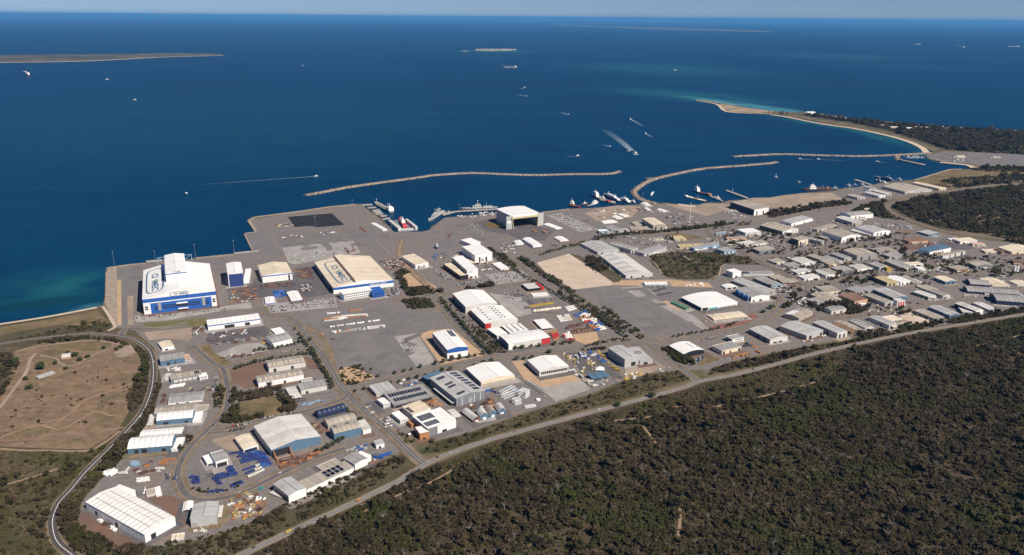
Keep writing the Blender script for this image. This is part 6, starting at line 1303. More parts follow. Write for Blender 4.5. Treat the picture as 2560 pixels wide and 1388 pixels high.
for x, y in [(1047,1150),(1065,1158),(1097,1150),(1126,1128),(1300,1081),(1500,1027),(1880,927),(2080,878),(2440,805),(372,885),(378,905),(384,935),(346,1045),(290,1108),(287,1112),(600,1240),(700,1187),(930,1045),(905,1020),(760,838),(1480,768),(1560,815),(1695,917),(640,1382),(540,1064),(462,1152)]:
    L, hw = min(((np.min(((l - np.array(g(x, y)[:2]))**2).sum(1)), l, w) for l, w in RDL[:NRD]), key=lambda a: a[0])[1:]
    p = g(x, y); i = int(np.argmin(((L - np.array((p.x, p.y)))**2).sum(1))); a = L[max(0, i-1)]; b = L[min(len(L)-1, i+1)]; d = b - a; d /= np.linalg.norm(d)
    CARS.append((Vector((L[i][0] - d[1]*2.2, L[i][1] + d[0]*2.2, 0)), math.atan2(d[1], d[0]), rnd.choice(CARK), 'driving on the road'))
FR = random.Random(31)
for P, a, W, D in FRONTS:                                # cars drawn up before and beside the estate sheds
    ex = Vector((math.cos(a), math.sin(a), 0)); ey = Vector((-ex.y, ex.x, 0))
    for i in range(int(W / 3.0)):
        if FR.random() < .38: CARS.append((P + ex*(1.5 + 3*i) - ey*FR.uniform(9.5, 11), a + 1.57 + FR.uniform(-.06,.06), FR.choice(CARK), 'before the estate sheds'))
    for i in range(int(D / 3.4)):
        if FR.random() < .16: CARS.append((P - ex*5 + ey*(1.5 + 3.4*i), a + FR.uniform(-.06,.06), FR.choice(CARK), 'before the estate sheds'))
CARS = [c for c in CARS if c[3] == 'driving on the road' or clear(c[0], 1.0)]
CARS.sort(key=lambda c: c[0].length if c[3] != 'driving on the road' else 0)
ZC = zp + .01
for p, a, k, w in CARS[:300]:
    o = obj('car', CARM[k], None, (p.x, p.y, ZC), a); tag(o, ('%s car %s' % (k, w)) if w.startswith('driv') else '%s car parked %s' % (k, w), 'car', 'cars ' + w)
def mass(name, label, items, cat):             # items: (mesh, x, y, z, rz) merged into one mass
    vs = []; fs = []; mi = []; mats = []; mid = {}
    for me, x, y, z, a in items:
        b = len(vs); c, s = math.cos(a), math.sin(a)
        vs += [(v.co.x*c - v.co.y*s + x, v.co.x*s + v.co.y*c + y, v.co.z + z) for v in me.vertices]
        for m in me.materials:
            if m.name not in mid: mid[m.name] = len(mats); mats.append(m)
        for f in me.polygons: fs.append(tuple(i + b for i in f.vertices)); mi.append(mid[me.materials[f.material_index].name])
    o = obj(name, mesh(name, vs, fs, mats, mi)); tag(o, label, cat, kind='stuff'); return o
def simple_car(k):
    mb = MB(); mb.taper(-2.2,2.2,-.88,.88,.3,.95,.06,.05,0); mb.taper(-1.35,1.05,-.80,.80,.95,1.48,.45,.14,1); mb.box(-.95,.65,-.62,.62,1.481,1.50,0); return mb.me('far_car', [MT['car_'+k], glass()])
SC = {k: simple_car(k) for k in PAL2}
mass('far_parked_cars', 'rows of far parked cars in the shipyard and marina car parks', [(SC[k], p.x, p.y, ZC, a) for p, a, k, w in CARS[300:]], 'cars')
print('cars', len(CARS))
# ---- shipping containers, stacks, machines
def container_mesh(k, ln):
    mb = MB(); n = int(ln / 1.0); hw = 1.22
    vs = []; 
    for i in range(n + 1):
        x = -ln/2 + ln*i/n; o_ = .09 if i % 2 else 0
        vs += [(x, -hw + o_, .1), (x, -hw + o_, 2.55), (x, hw - o_, .1), (x, hw - o_, 2.55)]
    fs = []
    for i in range(n): a = 4*i; b = a + 4; fs += [(a, b, b+1, a+1), (a+2, a+3, b+3, b+2), (a+1, b+1, b+3, a+3)]
    fs += [(0,1,3,2), (4*n, 4*n+2, 4*n+3, 4*n+1)]; mb.add(vs, fs)
    for x in (-ln/2, ln/2 - .18):
        for y in (-hw-.02, hw-.16): mb.box(x, x+.18, y, y+.18, 0, 2.6, 1)
    return mb.me('shipping_container', [paint(k), paint('d')])
CM = {}
def cmesh(k, ln=6.1):
    if (k, ln) not in CM: CM[k, ln] = container_mesh(k, ln)
    return CM[k, ln]
def pipe_me(k, n=4, ln=12, r=.5):
    mb = MB()
    for row in range(n):
        for i in range(n + 2 - row): mb.bar((-ln/2, (i - (n+1-row)/2)*2*r, r + row*r*1.75), (ln/2, (i - (n+1-row)/2)*2*r, r + row*r*1.75), r, n=7)
    return mb.me('pipe_stack', paint(k))
def beam_me(k, seed, ln=9):
    rr = random.Random(seed); mb = MB()
    for i in range(7):
        y = -3 + i*.95; l = ln*rr.uniform(.7,1); h = rr.uniform(.5,1.6)
        mb.box(-l/2, l/2, y, y+.5, 0, h*.3); mb.box(-l/2, l/2, y+.18, y+.32, h*.3, h*.8); mb.box(-l/2, l/2, y, y+.5, h*.8, h)
    return mb.me('beam_stack', paint(k))
def crate_me(k, seed):
    rr = random.Random(seed); mb = MB()
    for i in range(6):
        x, y = rr.uniform(-2.5,2.5), rr.uniform(-2,2); s = rr.uniform(.6,1.2); h = rr.uniform(.6,1.8); mb.box(x-s, x+s, y-s*.8, y+s*.8, 0, h); mb.box(x-s-.1, x+s+.1, y-s*.8-.1, y+s*.8+.1, h, h+.12)
    return mb.me('pallet_pile', paint(k))
def lift_me(k, seed):
    rr = random.Random(seed); mb = MB(); mb.box(-2.2,2.2,-1.1,1.1,.5,1.3)
    for x in (-1.5,1.5):
        for y in (-1.15,1.15): mb.bar((x,y-.2,.5),(x,y+.2,.5),.5,m=1,n=8)
    mb.taper(-1.9,-.4,-.9,.9,1.3,2.5,.2,.15); mb.bar((-.2,0,1.4),(3.2,0,rr.uniform(2.2,4.5)),.28); mb.box(2.8,3.9,-.5,.5,rr.uniform(1.6,2.4),2.8)
    return mb.me('boom_lift', [paint(k), mat('tyre', (.02,.02,.02))])
def truck_me(k):
    mb = MB(); mb.taper(4.4,6.6,-1.2,1.2,.6,3.0,.1,.05,0); mb.box(-6.5,4.2,-1.25,1.25,1.0,3.6,1); mb.box(-6.5,4.4,-.5,.5,.6,1.0,2)
    for x in (-5.5,-4.3,2.6,5.6):
        for y in (-1.1,1.1): mb.bar((x,y-.15,.5),(x,y+.15,.5),.5,m=2,n=8)
    return mb.me('truck', [paint(k), paint('w' if k in 'Wb' else k), mat('tyre', (.02,.02,.02))])
GM = {}
def goods(kind, k):
    key = (kind, k, rnd.randrange(3))
    if key not in GM:
        GM[key] = {'pipe_stack': lambda: pipe_me(k, 3 + key[2] % 2, 10 + 2*key[2], .42), 'beam_stack': lambda: beam_me(k, key[2]), 'pallet_pile': lambda: crate_me(k, key[2]), 'boom_lift': lambda: lift_me(k, key[2]),
                   'truck': lambda: truck_me(k), 'shipping_container': lambda: cmesh(k, (6.1, 6.1, 12.2)[key[2]])}[kind]()
    return GM[key]
CN = {'W':'white','w':'off-white','r':'red','h':'rust-brown','o':'orange','b':'blue','u':'royal blue','y':'yellow','g':'grey','G':'dark grey','n':'brown','c':'cream','d':'charcoal','l':'light blue','t':'tan','p':'pale grey','e':'green','a':'teal','Y':'mustard'}
KN = {'pipe_stack':'stack of pipes','beam_stack':'stack of steel beams','pallet_pile':'pile of crated goods','boom_lift':'boom lift machine','truck':'truck','shipping_container':'shipping container'}
CATS = {'pipe_stack':'pipes','beam_stack':'steel beams','pallet_pile':'crates','boom_lift':'boom lift','truck':'truck','shipping_container':'container'}
PUT = []; COUNT = {}; EXTRA = []
def put(kind, k, p, a, where, z=None, check=True):
    if check:
        if not clear(p, 2.0) or any((p[0]-x)**2 + (p[1]-y)**2 < 20 for x, y in PUT): return
        PUT.append((p[0], p[1]))
    me = goods(kind, k) if kind != 'box20' else cmesh(k); kk = 'shipping_container' if kind == 'box20' else kind
    COUNT[kk] = COUNT.get(kk, 0) + 1
    if COUNT[kk] > 290: EXTRA.append((me, p[0], p[1], ZC if z is None else z, a)); return
    o = obj(kk, me, None, (p[0], p[1], ZC if z is None else z), a); tag(o, '%s %s %s' % (CN[k], KN[kk], where), CATS[kk], KN[kk] + ' ' + where)
def yard(t, pts, n, palette, where, ang=None):
    W = [tg(t, x, y) for x, y in pts]; d = W[1] - W[0]; base = math.atan2(d.y, d.x) if ang is None else ang
    xs = [p.x for p in W]; ys = [p.y for p in W]; k = 0; tries = 0
    while k < n and tries < n * 30:
        tries += 1; p = (rnd.uniform(min(xs), max(xs)), rnd.uniform(min(ys), max(ys)))
        if not inside(p, W): continue
        kind, c = rnd.choice(palette); k += 1; put(kind, c, p, base + (math.pi/2 if rnd.random() < .25 else 0) + rnd.uniform(-.06,.06), where)
def rowsof(t, A, Bq, Cq, Dq, nr, nc, kind, cols, where, fill=.95, dz=1):
    a, b, c, d = [tg(t, *p) for p in (A, Bq, Cq, Dq)]; ang = math.atan2(b.y - a.y, b.x - a.x)
    for i in range(nr):
        col = rnd.choice(cols)
        for j in range(nc):
            if rnd.random() > fill: continue
            if rnd.random() < .25: col = rnd.choice(cols)
            p = a.lerp(b, (j+.5)/nc).lerp(d.lerp(c, (j+.5)/nc), (i+.5)/nr)
            if not clear(p, 1): continue
            for s in range(rnd.randint(1, dz)): put(kind, col, (p.x, p.y), ang + math.pi/2*0, where, z=ZC + 2.62*s, check=False)
X = 'shipping_container'
rowsof(12,(1250,530),(1420,495),(1670,720),(1540,745),11,7,'box20',['W','W','w','r','b','W','o'],'stacked in the rows beside the long avenue',dz=2)
rowsof(12,(1145,440),(1250,418),(1300,470),(1200,500),3,5,'box20',['W','c','W'],'at the top of the pipe yard',dz=1)
rowsof(12,(1170,690),(1370,640),(1370,670),(1180,715),2,9,'box20',['h','h'],'in the rust-red block of the pipe yard',dz=2)
rowsof(12,(1235,730),(1440,690),(1470,745),(1260,770),3,9,'box20',['h','h','n'],'in the rust-red block of the pipe yard',dz=2)
rowsof(12,(1100,780),(1200,760),(1280,870),(1180,890),6,4,'box20',['h','r','h','W'],'in front of the ribbed red-cornered factory',dz=2)
rowsof(12,(970,760),(1040,740),(1100,850),(1010,870),4,3,'box20',['r','o','o'],'beside the red wall of the ribbed factory',dz=2)
rowsof(12,(1040,550),(1200,530),(1250,610),(1100,630),4,5,'box20',['W','c','W','w'],'in the middle of the pipe yard',dz=1)
for i in range(20): put('pipe_stack', 'c' if i % 3 else 'W', tuple(tg(12, 775 + i*16.5, 492 - i*2.0)[:2]), 1.2, 'in the long cream row of the pipe yard', check=False)
for i in range(9):
    for j in range(2): put('beam_stack', 'y', tuple(tg(12, 730 + i*32, 432 - i*5 + j*12 - 8)[:2]), .15, 'in the yellow double row of the pipe yard', check=False)
for i in range(7):
    for j in range(5): put('beam_stack', 'y', tuple(tg(11, 850 + i*28 + j*22, 800 - i*4 + j*11)[:2]), math.atan2(1,1.2)+1.6, 'in the yellow block left of the open ship hall', check=False)
rowsof(8,(230,390),(560,340),(470,400),(260,425),3,9,'box20',['W','w','c','o','W','W'],'in the upper rows of the wide asphalt lot')
rowsof(8,(400,350),(780,325),(800,360),(430,400),2,13,'box20',['W','W','w','o','c'],'in the upper rows of the wide asphalt lot')
rowsof(8,(540,295),(700,265),(720,285),(540,305),1,6,'box20',['o'],'at the orange top corner of the wide asphalt lot')
rowsof(8,(290,315),(440,300),(440,325),(290,335),1,6,'box20',['W'],'at the white top corner of the wide asphalt lot')
rowsof(8,(320,480),(930,395),(940,420),(330,500),1,22,'box20',['W','w','W'],'in the single white row of the wide asphalt lot',fill=.75)
rowsof(8,(345,540),(1000,460),(1005,500),(350,575),2,24,'box20',['W','W','w','g','W','o','w'],'in the lower rows of the wide asphalt lot',fill=.8)
put(X,'o',tuple(tg(8,225,580)[:2]),.5,'at the sandy west edge of the wide asphalt lot'); put('beam_stack','n',tuple(tg(8,355,640)[:2]),-.4,'dropped alone on the wide asphalt lot')
# blue container yard
rowsof(7,(380,900),(560,860),(620,950),(420,1000),4,5,'box20',['u','u','u','b'],'in the upper stacks of the blue container yard',dz=2)
rowsof(7,(560,870),(680,850),(800,1010),(680,1060),6,4,'box20',['u','u','b','u'],'in the upper stacks of the blue container yard',dz=2)
rowsof(7,(430,1060),(640,990),(700,1090),(520,1180),3,6,'box20',['u','u','w'],'in the middle stacks of the blue container yard',dz=1)
rowsof(22,(500,410),(740,370),(760,400),(560,460),2,8,'box20',['u','u'],'in the T-shaped block of the blue container yard',dz=2)
rowsof(22,(640,320),(700,310),(730,370),(660,380),3,2,'box20',['u'],'in the T-shaped block of the blue container yard',dz=2)
rowsof(22,(390,380),(470,400),(590,510),(540,530),5,3,'box20',['u','G','u'],'in the T-shaped block of the blue container yard',dz=1)
rowsof(22,(190,430),(270,420),(290,510),(220,520),4,3,'box20',['u','u'],'at the left fence of the blue container yard',dz=2)
rowsof(22,(690,520),(800,480),(830,510),(700,555),2,5,'box20',['u'],'along the loop road fence of the blue container yard',dz=1)
rowsof(22,(400,600),(580,580),(590,610),(410,625),1,6,'box20',['u'],'along the loop road fence of the blue container yard',dz=1,fill=.6)
rowsof(7,(270,860),(420,840),(430,870),(280,890),1,5,'box20',['u'],'before the cream-roofed open-front shed',dz=1)
yard(1,[(1680,1100),(1980,1070),(1990,1250),(1660,1290)],70,[('beam_stack','h'),('pipe_stack','h'),('beam_stack','n'),('beam_stack','o'),('pallet_pile','w')],'in the rust-coloured yard below the blue-doored hall')
yard(2,[(360,1150),(760,1110),(780,1170),(380,1200)],60,[('beam_stack','h'),('beam_stack','d'),('pipe_stack','h')],'in the steel yard before the cream workshop')
yard(2,[(500,1240),(690,1210),(690,1290),(520,1310)],34,[('pipe_stack','b'),('pipe_stack','s'),('beam_stack','b')] if 's' in CN else [('pipe_stack','b'),('beam_stack','b')],'in the blue rows before the small gabled sheds')
yard(2,[(790,950),(960,940),(1010,1090),(850,1090)],60,[('beam_stack','h'),('pipe_stack','n'),('beam_stack','n'),('beam_stack','h'),('pallet_pile','h')],'between the cream workshop and the fabrication hall')
yard(2,[(850,1160),(980,1140),(1000,1230),(880,1260)],30,[('beam_stack','h'),('pallet_pile','w')],'below the cream workshop yard')
yard(2,[(1830,860),(2080,830),(2230,970),(1950,990)],80,[('beam_stack','h'),('pipe_stack','h'),('pallet_pile','g'),('beam_stack','n'),('pallet_pile','w')],'in the rusty stacks behind the fabrication hall')
yard(2,[(560,550),(1250,500),(1290,540),(600,590)],26,[('pallet_pile','W'),('beam_stack','h'),(X,'W'),('beam_stack','o'),('pallet_pile','G')],'in the loose line across the container platform')
yard(2,[(530,410),(740,380),(760,430),(560,440)],12,[('beam_stack','n'),('beam_stack','Y'),('pipe_stack','t')],'beside the black paved square')
yard(2,[(1400,700),(1540,670),(1560,740),(1430,770)],12,[('pipe_stack','n'),('beam_stack','n')],'in the brown pipe rows on the platform')
yard(2,[(690,760),(1300,720),(1320,770),(800,900)],22,[('beam_stack','g'),('pallet_pile','w'),('pipe_stack','e'),('pallet_pile','g')],'on the pale gravel behind the cream workshop')
for i in range(7): put('beam_stack','o',tuple(tg(2, 1590 + i*11, 440 + i*9)[:2]), -1.0, 'in the orange frame stack on the platform', check=False)
yard(4,[(850,470),(1280,410),(1290,470),(900,520)],30,[('boom_lift','o'),('boom_lift','W'),('pallet_pile','W'),('boom_lift','h')],'in the hire yard before the long white workshop')
yard(4,[(830,560),(1500,500),(1510,540),(1200,580),(860,620)],30,[('pallet_pile','h'),('beam_stack','h'),('pallet_pile','g'),('boom_lift','o'),('beam_stack','g')],'in the lower hire yard')
yard(4,[(620,380),(760,370),(740,430),(610,440)],7,[('beam_stack','h'),('beam_stack','n')],'at the left end of the long white workshop')
yard(4,[(930,770),(1460,690),(1470,720),(980,790)],14,[('beam_stack','h'),('pallet_pile','w'),('pipe_stack','h')],'along the pad edge below the yellow crane')
for i in range(8): put('pipe_stack','W',tuple(tg(4, 335 + i*21, 1135 - i*3)[:2]),1.45,'in the white rack yard of the western row',check=False)
yard(4,[(500,1160),(900,1110),(920,1180),(560,1200)],18,[('pallet_pile','W'),('pallet_pile','Y'),('beam_stack','h'),('pallet_pile','d')],'in the yard above the weathered grey warehouse')
yard(4,[(230,910),(440,890),(450,940),(250,950)],9,[('pallet_pile','W'),(X,'w')],'below the slate-blue warehouse')
yard(5,[(1480,210),(1580,210),(1590,340),(1490,340)],10,[('pallet_pile','h'),('pallet_pile','w'),('beam_stack','h')],'at the bank beside the weathered grey warehouse')
for i in range(4): put('pipe_stack','l',tuple(tg(5, 1180, 1075 + i*15)[:2]),-.1,'in the pale blue pipe rows below the larger arched workshop',check=False)
yard(5,[(1300,1060),(1640,1030),(1640,1110),(1320,1130)],14,[('pallet_pile','h'),('boom_lift','o'),('pallet_pile','l'),('beam_stack','o')],'in the yard below the larger arched workshop')
for i in range(3):
    put(X,'W',tuple(tg(5, 808 + i*54, 1225)[:2]),1.15,'in the row of three white trailers beside the road bend',check=False); put(X,'W',tuple(tg(5, 830 + i*54, 1190)[:2]),1.15,'in the row of three white trailers beside the road bend',check=False)
for y in (1290,1320):
    for i in range(3): put('box20','W',tuple(tg(5, 1225 + i*55, y - i*7)[:2]),-.1,'in the two long white rows above the factory',check=False)
yard(5,[(980,1180),(1500,1160),(1520,1200),(1000,1230)],16,[('pallet_pile','w'),('beam_stack','h'),('pallet_pile','g'),('truck','W')],'along the fence of the trailer yard')
yard(6,[(1160,540),(1300,530),(1310,650),(1190,660)],8,[('pallet_pile','G'),('pallet_pile','a'),('boom_lift','W')],'behind the very large white factory')
yard(6,[(680,930),(860,1000),(1000,1080),(920,1090)],14,[('beam_stack','h'),('pallet_pile','h'),('beam_stack','o'),('pallet_pile','W')],'along the side wall of the very large white factory')
yard(6,[(1900,1050),(2170,1010),(2150,1080),(1930,1120)],10,[('beam_stack','n'),('pallet_pile','w'),('pallet_pile','t')],'in front of the tall pale grey workshop')
yard(22,[(640,720),(900,600),(1110,700),(1140,830),(880,960),(700,960)],95,[('beam_stack','h'),('beam_stack','o'),('boom_lift','y'),('pallet_pile','Y'),('beam_stack','t'),('pallet_pile','W'),('beam_stack','n')],'in the colourful scrap yard')
yard(22,[(1020,560),(1090,560),(1100,640),(1060,650)],3,[('beam_stack','a')],'at the gate of the scrap yard')
yard(7,[(900,960),(1090,920),(1400,840),(1410,860),(1090,1010),(930,1060)],80,[('beam_stack','h'),('beam_stack','n'),('beam_stack','h'),('beam_stack','o'),('pipe_stack','h')],'in the rusty yard before the beige hall')
yard(7,[(1280,480),(1400,460),(1500,590),(1380,620)],16,[('beam_stack','h'),('beam_stack','Y'),('pallet_pile','n')],'between the beige hall and the arched warehouses')
yard(7,[(1680,840),(1960,740),(1990,800),(1800,850)],18,[('pallet_pile','p'),('beam_stack','g'),('pallet_pile','s') if 's' in CN else ('pallet_pile','b')],'in the cluttered yard by the tall end block')
yard(7,[(2030,890),(2290,840),(2300,880),(2020,990)],14,[('beam_stack','G'),('pallet_pile','p'),('beam_stack','b')],'right of the tall white end block')
yard(7,[(1160,250),(1440,190),(1460,210),(1190,290)],10,[('beam_stack','l'),('pipe_stack','l')],'in the light blue rows by the open canopy')
yard(9,[(660,460),(960,410),(1000,470),(720,560)],22,[('pallet_pile','p'),('boom_lift','b'),('pallet_pile','W'),('beam_stack','n')],'behind the panelled grey workshop')
yard(9,[(990,700),(1130,660),(1230,760),(1090,790)],14,[('beam_stack','h'),('beam_stack','o'),('pipe_stack','n')],'between grey workshop and charcoal factory')
yard(9,[(1480,790),(1760,700),(1880,690),(1870,780),(1520,800)],18,[('beam_stack','o'),('pallet_pile','W'),('beam_stack','h')],'in the yard below the charcoal factory')
yard(9,[(1760,560),(1850,540),(1900,640),(1840,660)],7,[(X,'b'),('pallet_pile','h')],'beside the white lattice frames')
yard(13,[(620,230),(700,220),(930,440),(880,480),(640,260)],34,[('boom_lift','y'),('boom_lift','y'),('pallet_pile','Y'),('boom_lift','W')],'in the left line of the yellow machinery yard')
yard(13,[(780,230),(890,220),(960,290),(800,290)],16,[('boom_lift','W'),('boom_lift','b'),('truck','b')],'at the top of the yellow machinery yard')
yard(13,[(830,300),(960,290),(1050,360),(1040,430),(940,400)],26,[('boom_lift','y'),('pallet_pile','Y'),('boom_lift','W')],'in the middle of the yellow machinery yard')
yard(13,[(930,195),(990,190),(1160,330),(1120,350)],16,[('boom_lift','b'),('truck','b'),(X,'b')],'in the blue line of the machinery yard')
yard(13,[(1020,200),(1080,210),(1330,440),(1290,450)],26,[('boom_lift','y'),('truck','y'),('boom_lift','y')],'in the right line of the yellow machinery yard')
yard(13,[(1040,560),(1340,500),(1360,580),(1100,640)],22,[('pallet_pile','w'),('beam_stack','n'),('pallet_pile','g'),('beam_stack','G')],'below the blue-grey canopy')
yard(13,[(1390,490),(1600,440),(1620,520),(1420,560)],14,[('boom_lift','y'),('beam_stack','y'),('pallet_pile','W')],'before the tall pale grey ribbed warehouse')
yard(13,[(720,430),(770,420),(1080,640),(1030,660)],18,[('truck','W'),('beam_stack','w'),('pallet_pile','c')],'along the fence beside the new concrete pad')
yard(13,[(1780,430),(1940,390),(1960,440),(1840,470)],8,[('pallet_pile','W'),('pallet_pile','t')],'in the stone yard by the avenue')
yard(18,[(890,960),(1120,910),(1280,880),(1290,905),(960,985)],22,[('box20','o') if False else (X,'o'),('pallet_pile','o'),('boom_lift','o')],'in the orange row below the cream-front warehouse')
yard(18,[(1090,800),(1230,790),(1250,840),(1120,850)],8,[('beam_stack','o'),('pallet_pile','W'),('truck','d')],'beside the cream-front warehouse')
yard(18,[(1640,760),(2050,680),(2150,690),(1900,770)],14,[('pallet_pile','P') if 'P' in CN else ('pallet_pile','t'),('pallet_pile','o'),('pallet_pile','W')],'along the highway fence of the grey warehouses')
rowsof(18,(20,90),(80,80),(225,190),(150,205),2,8,'beam_stack',['d'],'in the dark racks on the broad lot',fill=1)
rowsof(18,(-50,120),(20,100),(130,205),(60,215),2,8,'beam_stack',['d'],'in the dark racks on the broad lot',fill=1)
yard(18,[(330,55),(620,45),(630,75),(340,80)],10,[('pallet_pile','W'),(X,'W')],'along the top fence of the broad lot')
yard(18,[(1700,230),(1830,230),(1900,320),(1740,310)],12,[(X,'W'),('truck','W')],'in the white caravan yard by the bend')
yard(15,[(1380,780),(1600,760),(1950,900),(1500,950)],46,[('beam_stack','G'),('pallet_pile','G'),('beam_stack','d'),('pipe_stack','g')],'in the dark steelwork under the tower crane')
yard(15,[(1000,690),(1300,680),(1500,760),(1180,780)],26,[('pallet_pile','h'),('beam_stack','n'),(X,'w'),('pallet_pile','r')],'in the ship-repair yard')
yard(15,[(480,700),(960,700),(1000,780),(560,830)],24,[('pallet_pile','n'),('beam_stack','h'),(X,'W'),('truck','W')],'in the brown yard of the ship-repair berth')
yard(15,[(2110,730),(2250,730),(2450,820),(2250,830)],16,[('pallet_pile','h'),('boom_lift','W'),(X,'W'),('pallet_pile','p')],'beside the navy-sided long shed')
yard(11,[(500,690),(1000,630),(1020,680),(520,740)],36,[(X,'W'),('pallet_pile','W'),(X,'w'),('pallet_pile','t')],'along the naval wharf')
yard(11,[(1020,1050),(1240,1040),(1250,1150),(1100,1170)],24,[('pallet_pile','W'),('pallet_pile','n'),('pallet_pile','g'),('truck','W')],'in the yard below the curved tent')
yard(11,[(290,930),(500,900),(520,970),(310,980)],5,[('beam_stack','h'),('beam_stack','o')],'on the dark apron before the tall white ship hall')
yard(10,[(480,380),(700,360),(740,420),(560,470)],18,[('pallet_pile','d'),('beam_stack','G'),('pallet_pile','W'),(X,'b')],'in the plant yard left of the lettered ship hall')
yard(10,[(1040,500),(1240,470),(1260,590),(1080,600)],14,[('pallet_pile','h'),('pallet_pile','g'),('truck','W')],'behind the big ship hall car park')
yard(16,[(150,720),(320,700),(480,830),(250,830)],16,[('pallet_pile','W'),('pallet_pile','h'),('boom_lift','W')],'on the foreshore below the navy-sided shed')
yard(16,[(1620,1060),(1800,1040),(1830,1090),(1640,1110)],12,[('pallet_pile','h'),('pallet_pile','W')],'before the large grey-tan warehouse')
yard(16,[(1600,430),(2000,420),(2080,470),(1700,500)],26,[(X,'W'),('boom_lift','W'),(X,'b'),('pallet_pile','w')],'in the far boatyard')
yard(20,[(1270,760),(1440,730),(1460,800),(1290,800)],18,[('boom_lift','W'),('pallet_pile','W')],'in the white display yard')
yard(20,[(960,440),(1230,400),(1470,450),(1200,500)],22,[('pallet_pile','h'),('beam_stack','h'),(X,'W'),('pallet_pile','n')],'in the red dirt yard')
yard(20,[(560,180),(1100,230),(1200,270),(900,280)],26,[('pallet_pile','W'),(X,'w'),('truck','W'),('pallet_pile','g')],'in the caravan yard below the bush reserve')
yard(19,[(1240,190),(1310,200),(1320,250),(1260,260)],6,[('pallet_pile','o'),(X,'n')],'between the warehouses by the cream-fronted unit')
yard(19,[(820,230),(1000,260),(990,300),(840,290)],8,[('pallet_pile','W'),('pallet_pile','c')],'before the cream-fronted unit')
yard(17,[(1450,470),(1700,460),(1780,520),(1600,530)],14,[('boom_lift','W'),('truck','W')],'by the marina ramp')
for t, pts, n, w in [(16,[(100,1000),(900,1040),(1100,1200),(300,1240),(50,1120)],95,'on the estate below the thin pale mast'),(19,[(400,420),(1300,440),(1400,620),(900,700),(500,560)],110,'in the middle of the crowded estate'),
  (20,[(0,560),(700,640),(1200,700),(1400,900),(600,860),(0,780)],120,'between the estate units'),(20,[(900,560),(1500,620),(2300,700),(2300,900),(1500,830),(1100,740)],90,'in the right-hand estate yards'),(19,[(400,780),(900,800),(1700,900),(2200,1000),(2300,1150),(1500,1120),(700,1040)],110,'behind the highway-side sheds'),
  (16,[(1100,860),(1700,800),(2300,900),(2400,1050),(1700,1100),(1200,1050)],90,'around the wide tan-roofed warehouses'),(15,[(900,1040),(1400,1060),(2300,1100),(2400,1250),(1600,1250),(1000,1180)],90,'behind the coast road'),(20,[(1700,880),(2479,860),(2479,1250),(1700,1150)],26,'around the curved navy-gabled sheds')]:
    yard(t, pts, n, [('pallet_pile','w'),('pallet_pile','n'),('pallet_pile','t'),('truck','W'),('shipping_container','w'),('beam_stack','h'),('pallet_pile','g'),('truck','G'),('pallet_pile','c'),('beam_stack','g'),('boom_lift','W'),('pallet_pile','G'),('pipe_stack','t')], w)
if EXTRA: mass('far_yard_goods', 'further containers and goods standing in the yards', EXTRA, 'yard goods')
print('goods', COUNT)
# ---- white lattice frames, tanks, dishes, canopies
def lattice(name, A, Bq, w, h, k, label, cat, nseg=8):
    a, b = Vector(A), Vector(Bq); d = b - a; ln = d.length; r = empty(name, (a.x, a.y, 0), math.atan2(d.y, d.x)); tag(r, label, cat)
    for y in (0, w):
        for z in (.4, h): MB().bar((0,y,z),(ln,y,z),.38,n=6).build('chord', paint(k), r)
    mb = MB()
    for i in range(nseg + 1):
        x = ln*i/nseg; mb.bar((x,0,.4),(x,0,h),.25).bar((x,w,.4),(x,w,h),.25).bar((x,0,h),(x,w,h),.25).bar((x,0,.4),(x,w,.4),.25)
        if i < nseg: x2 = ln*(i+1)/nseg; mb.bar((x,0,.4),(x2,0,h),.2).bar((x,w,h),(x2,w,.4),.2).bar((x,0,h),(x2,w,h),.2)
    mb.build('bracing', paint(k), r); return r
for i, (p0, p1, w, h, k, lab) in enumerate([((1960,640),(2120,560),7,6,'W','white lattice tower section lying furthest back in the frame yard'),((1980,690),(2180,610),8,6,'W','white lattice tower section across the middle of the frame yard'),((2010,570),(2140,620),6,5,'l','pale blue lattice frame slanting in the frame yard'),
   ((2120,760),(2200,740),11,8,'W','squat white lattice base in the frame yard'),((2250,680),(2300,640),14,12,'W','upright boxy white lattice frame in the frame yard'),((2250,800),(2380,780),5,3,'W','flat white lattice frame at the yard fence'),((2270,490),(2479,640),6,6,'p','long grey lattice conveyor beside the orange sand')]):
    lattice('lattice_frame', tg(9, *p0), tg(9, *p1), w, h, k, lab, 'steel frame')
r = empty('water_tank', tg(9, 2405, 700)); tag(r, 'round white domed tank beside the long grey conveyor', 'tank'); MB().bar((0,0,0),(0,0,3),4,n=20).build('shell', wallm('W'), r); MB().bar((0,0,3),(0,0,4.2),4,n=20,r2=.5).build('dome', wallm('W'), r)
def dish(t, x, y, s, label):
    r = empty('satellite_dish', tg(t, x, y), R(-60)); tag(r, label, 'dish'); MB().bar((0,0,0),(0,0,3.2*s),.5*s,n=8).build('pedestal', wallm('w'), r)
    vs = [(0,0,0)]; fs = []; n = 24
    for k in range(1, 5):
        for i in range(n): a = 2*math.pi*i/n; vs.append((1.2*s*k*math.cos(a), 1.2*s*k*math.sin(a), .07*s*(k*1.2)**2))
    fs = [(0, 1+i, 1+(i+1) % n) for i in range(n)]
    for k in range(3):
        for i in range(n): a = 1+k*n+i; b = 1+k*n+(i+1) % n; fs.append((a, a+n, b+n, b))
    o = obj('reflector', mesh('reflector', vs, fs, wallm('W'), smooth=True), r, (0,0,4.2*s)); o.rotation_euler = (R(58), 0, R(-10))
    f = MB(); f.bar((0,0,0),(0,0,3.4*s),.1*s).box(-.3*s,.3*s,-.3*s,.3*s,3.2*s,3.8*s); f = f.build('feed_horn', wallm('g'), r, loc=(0,0,4.2*s)); f.rotation_euler = o.rotation_euler
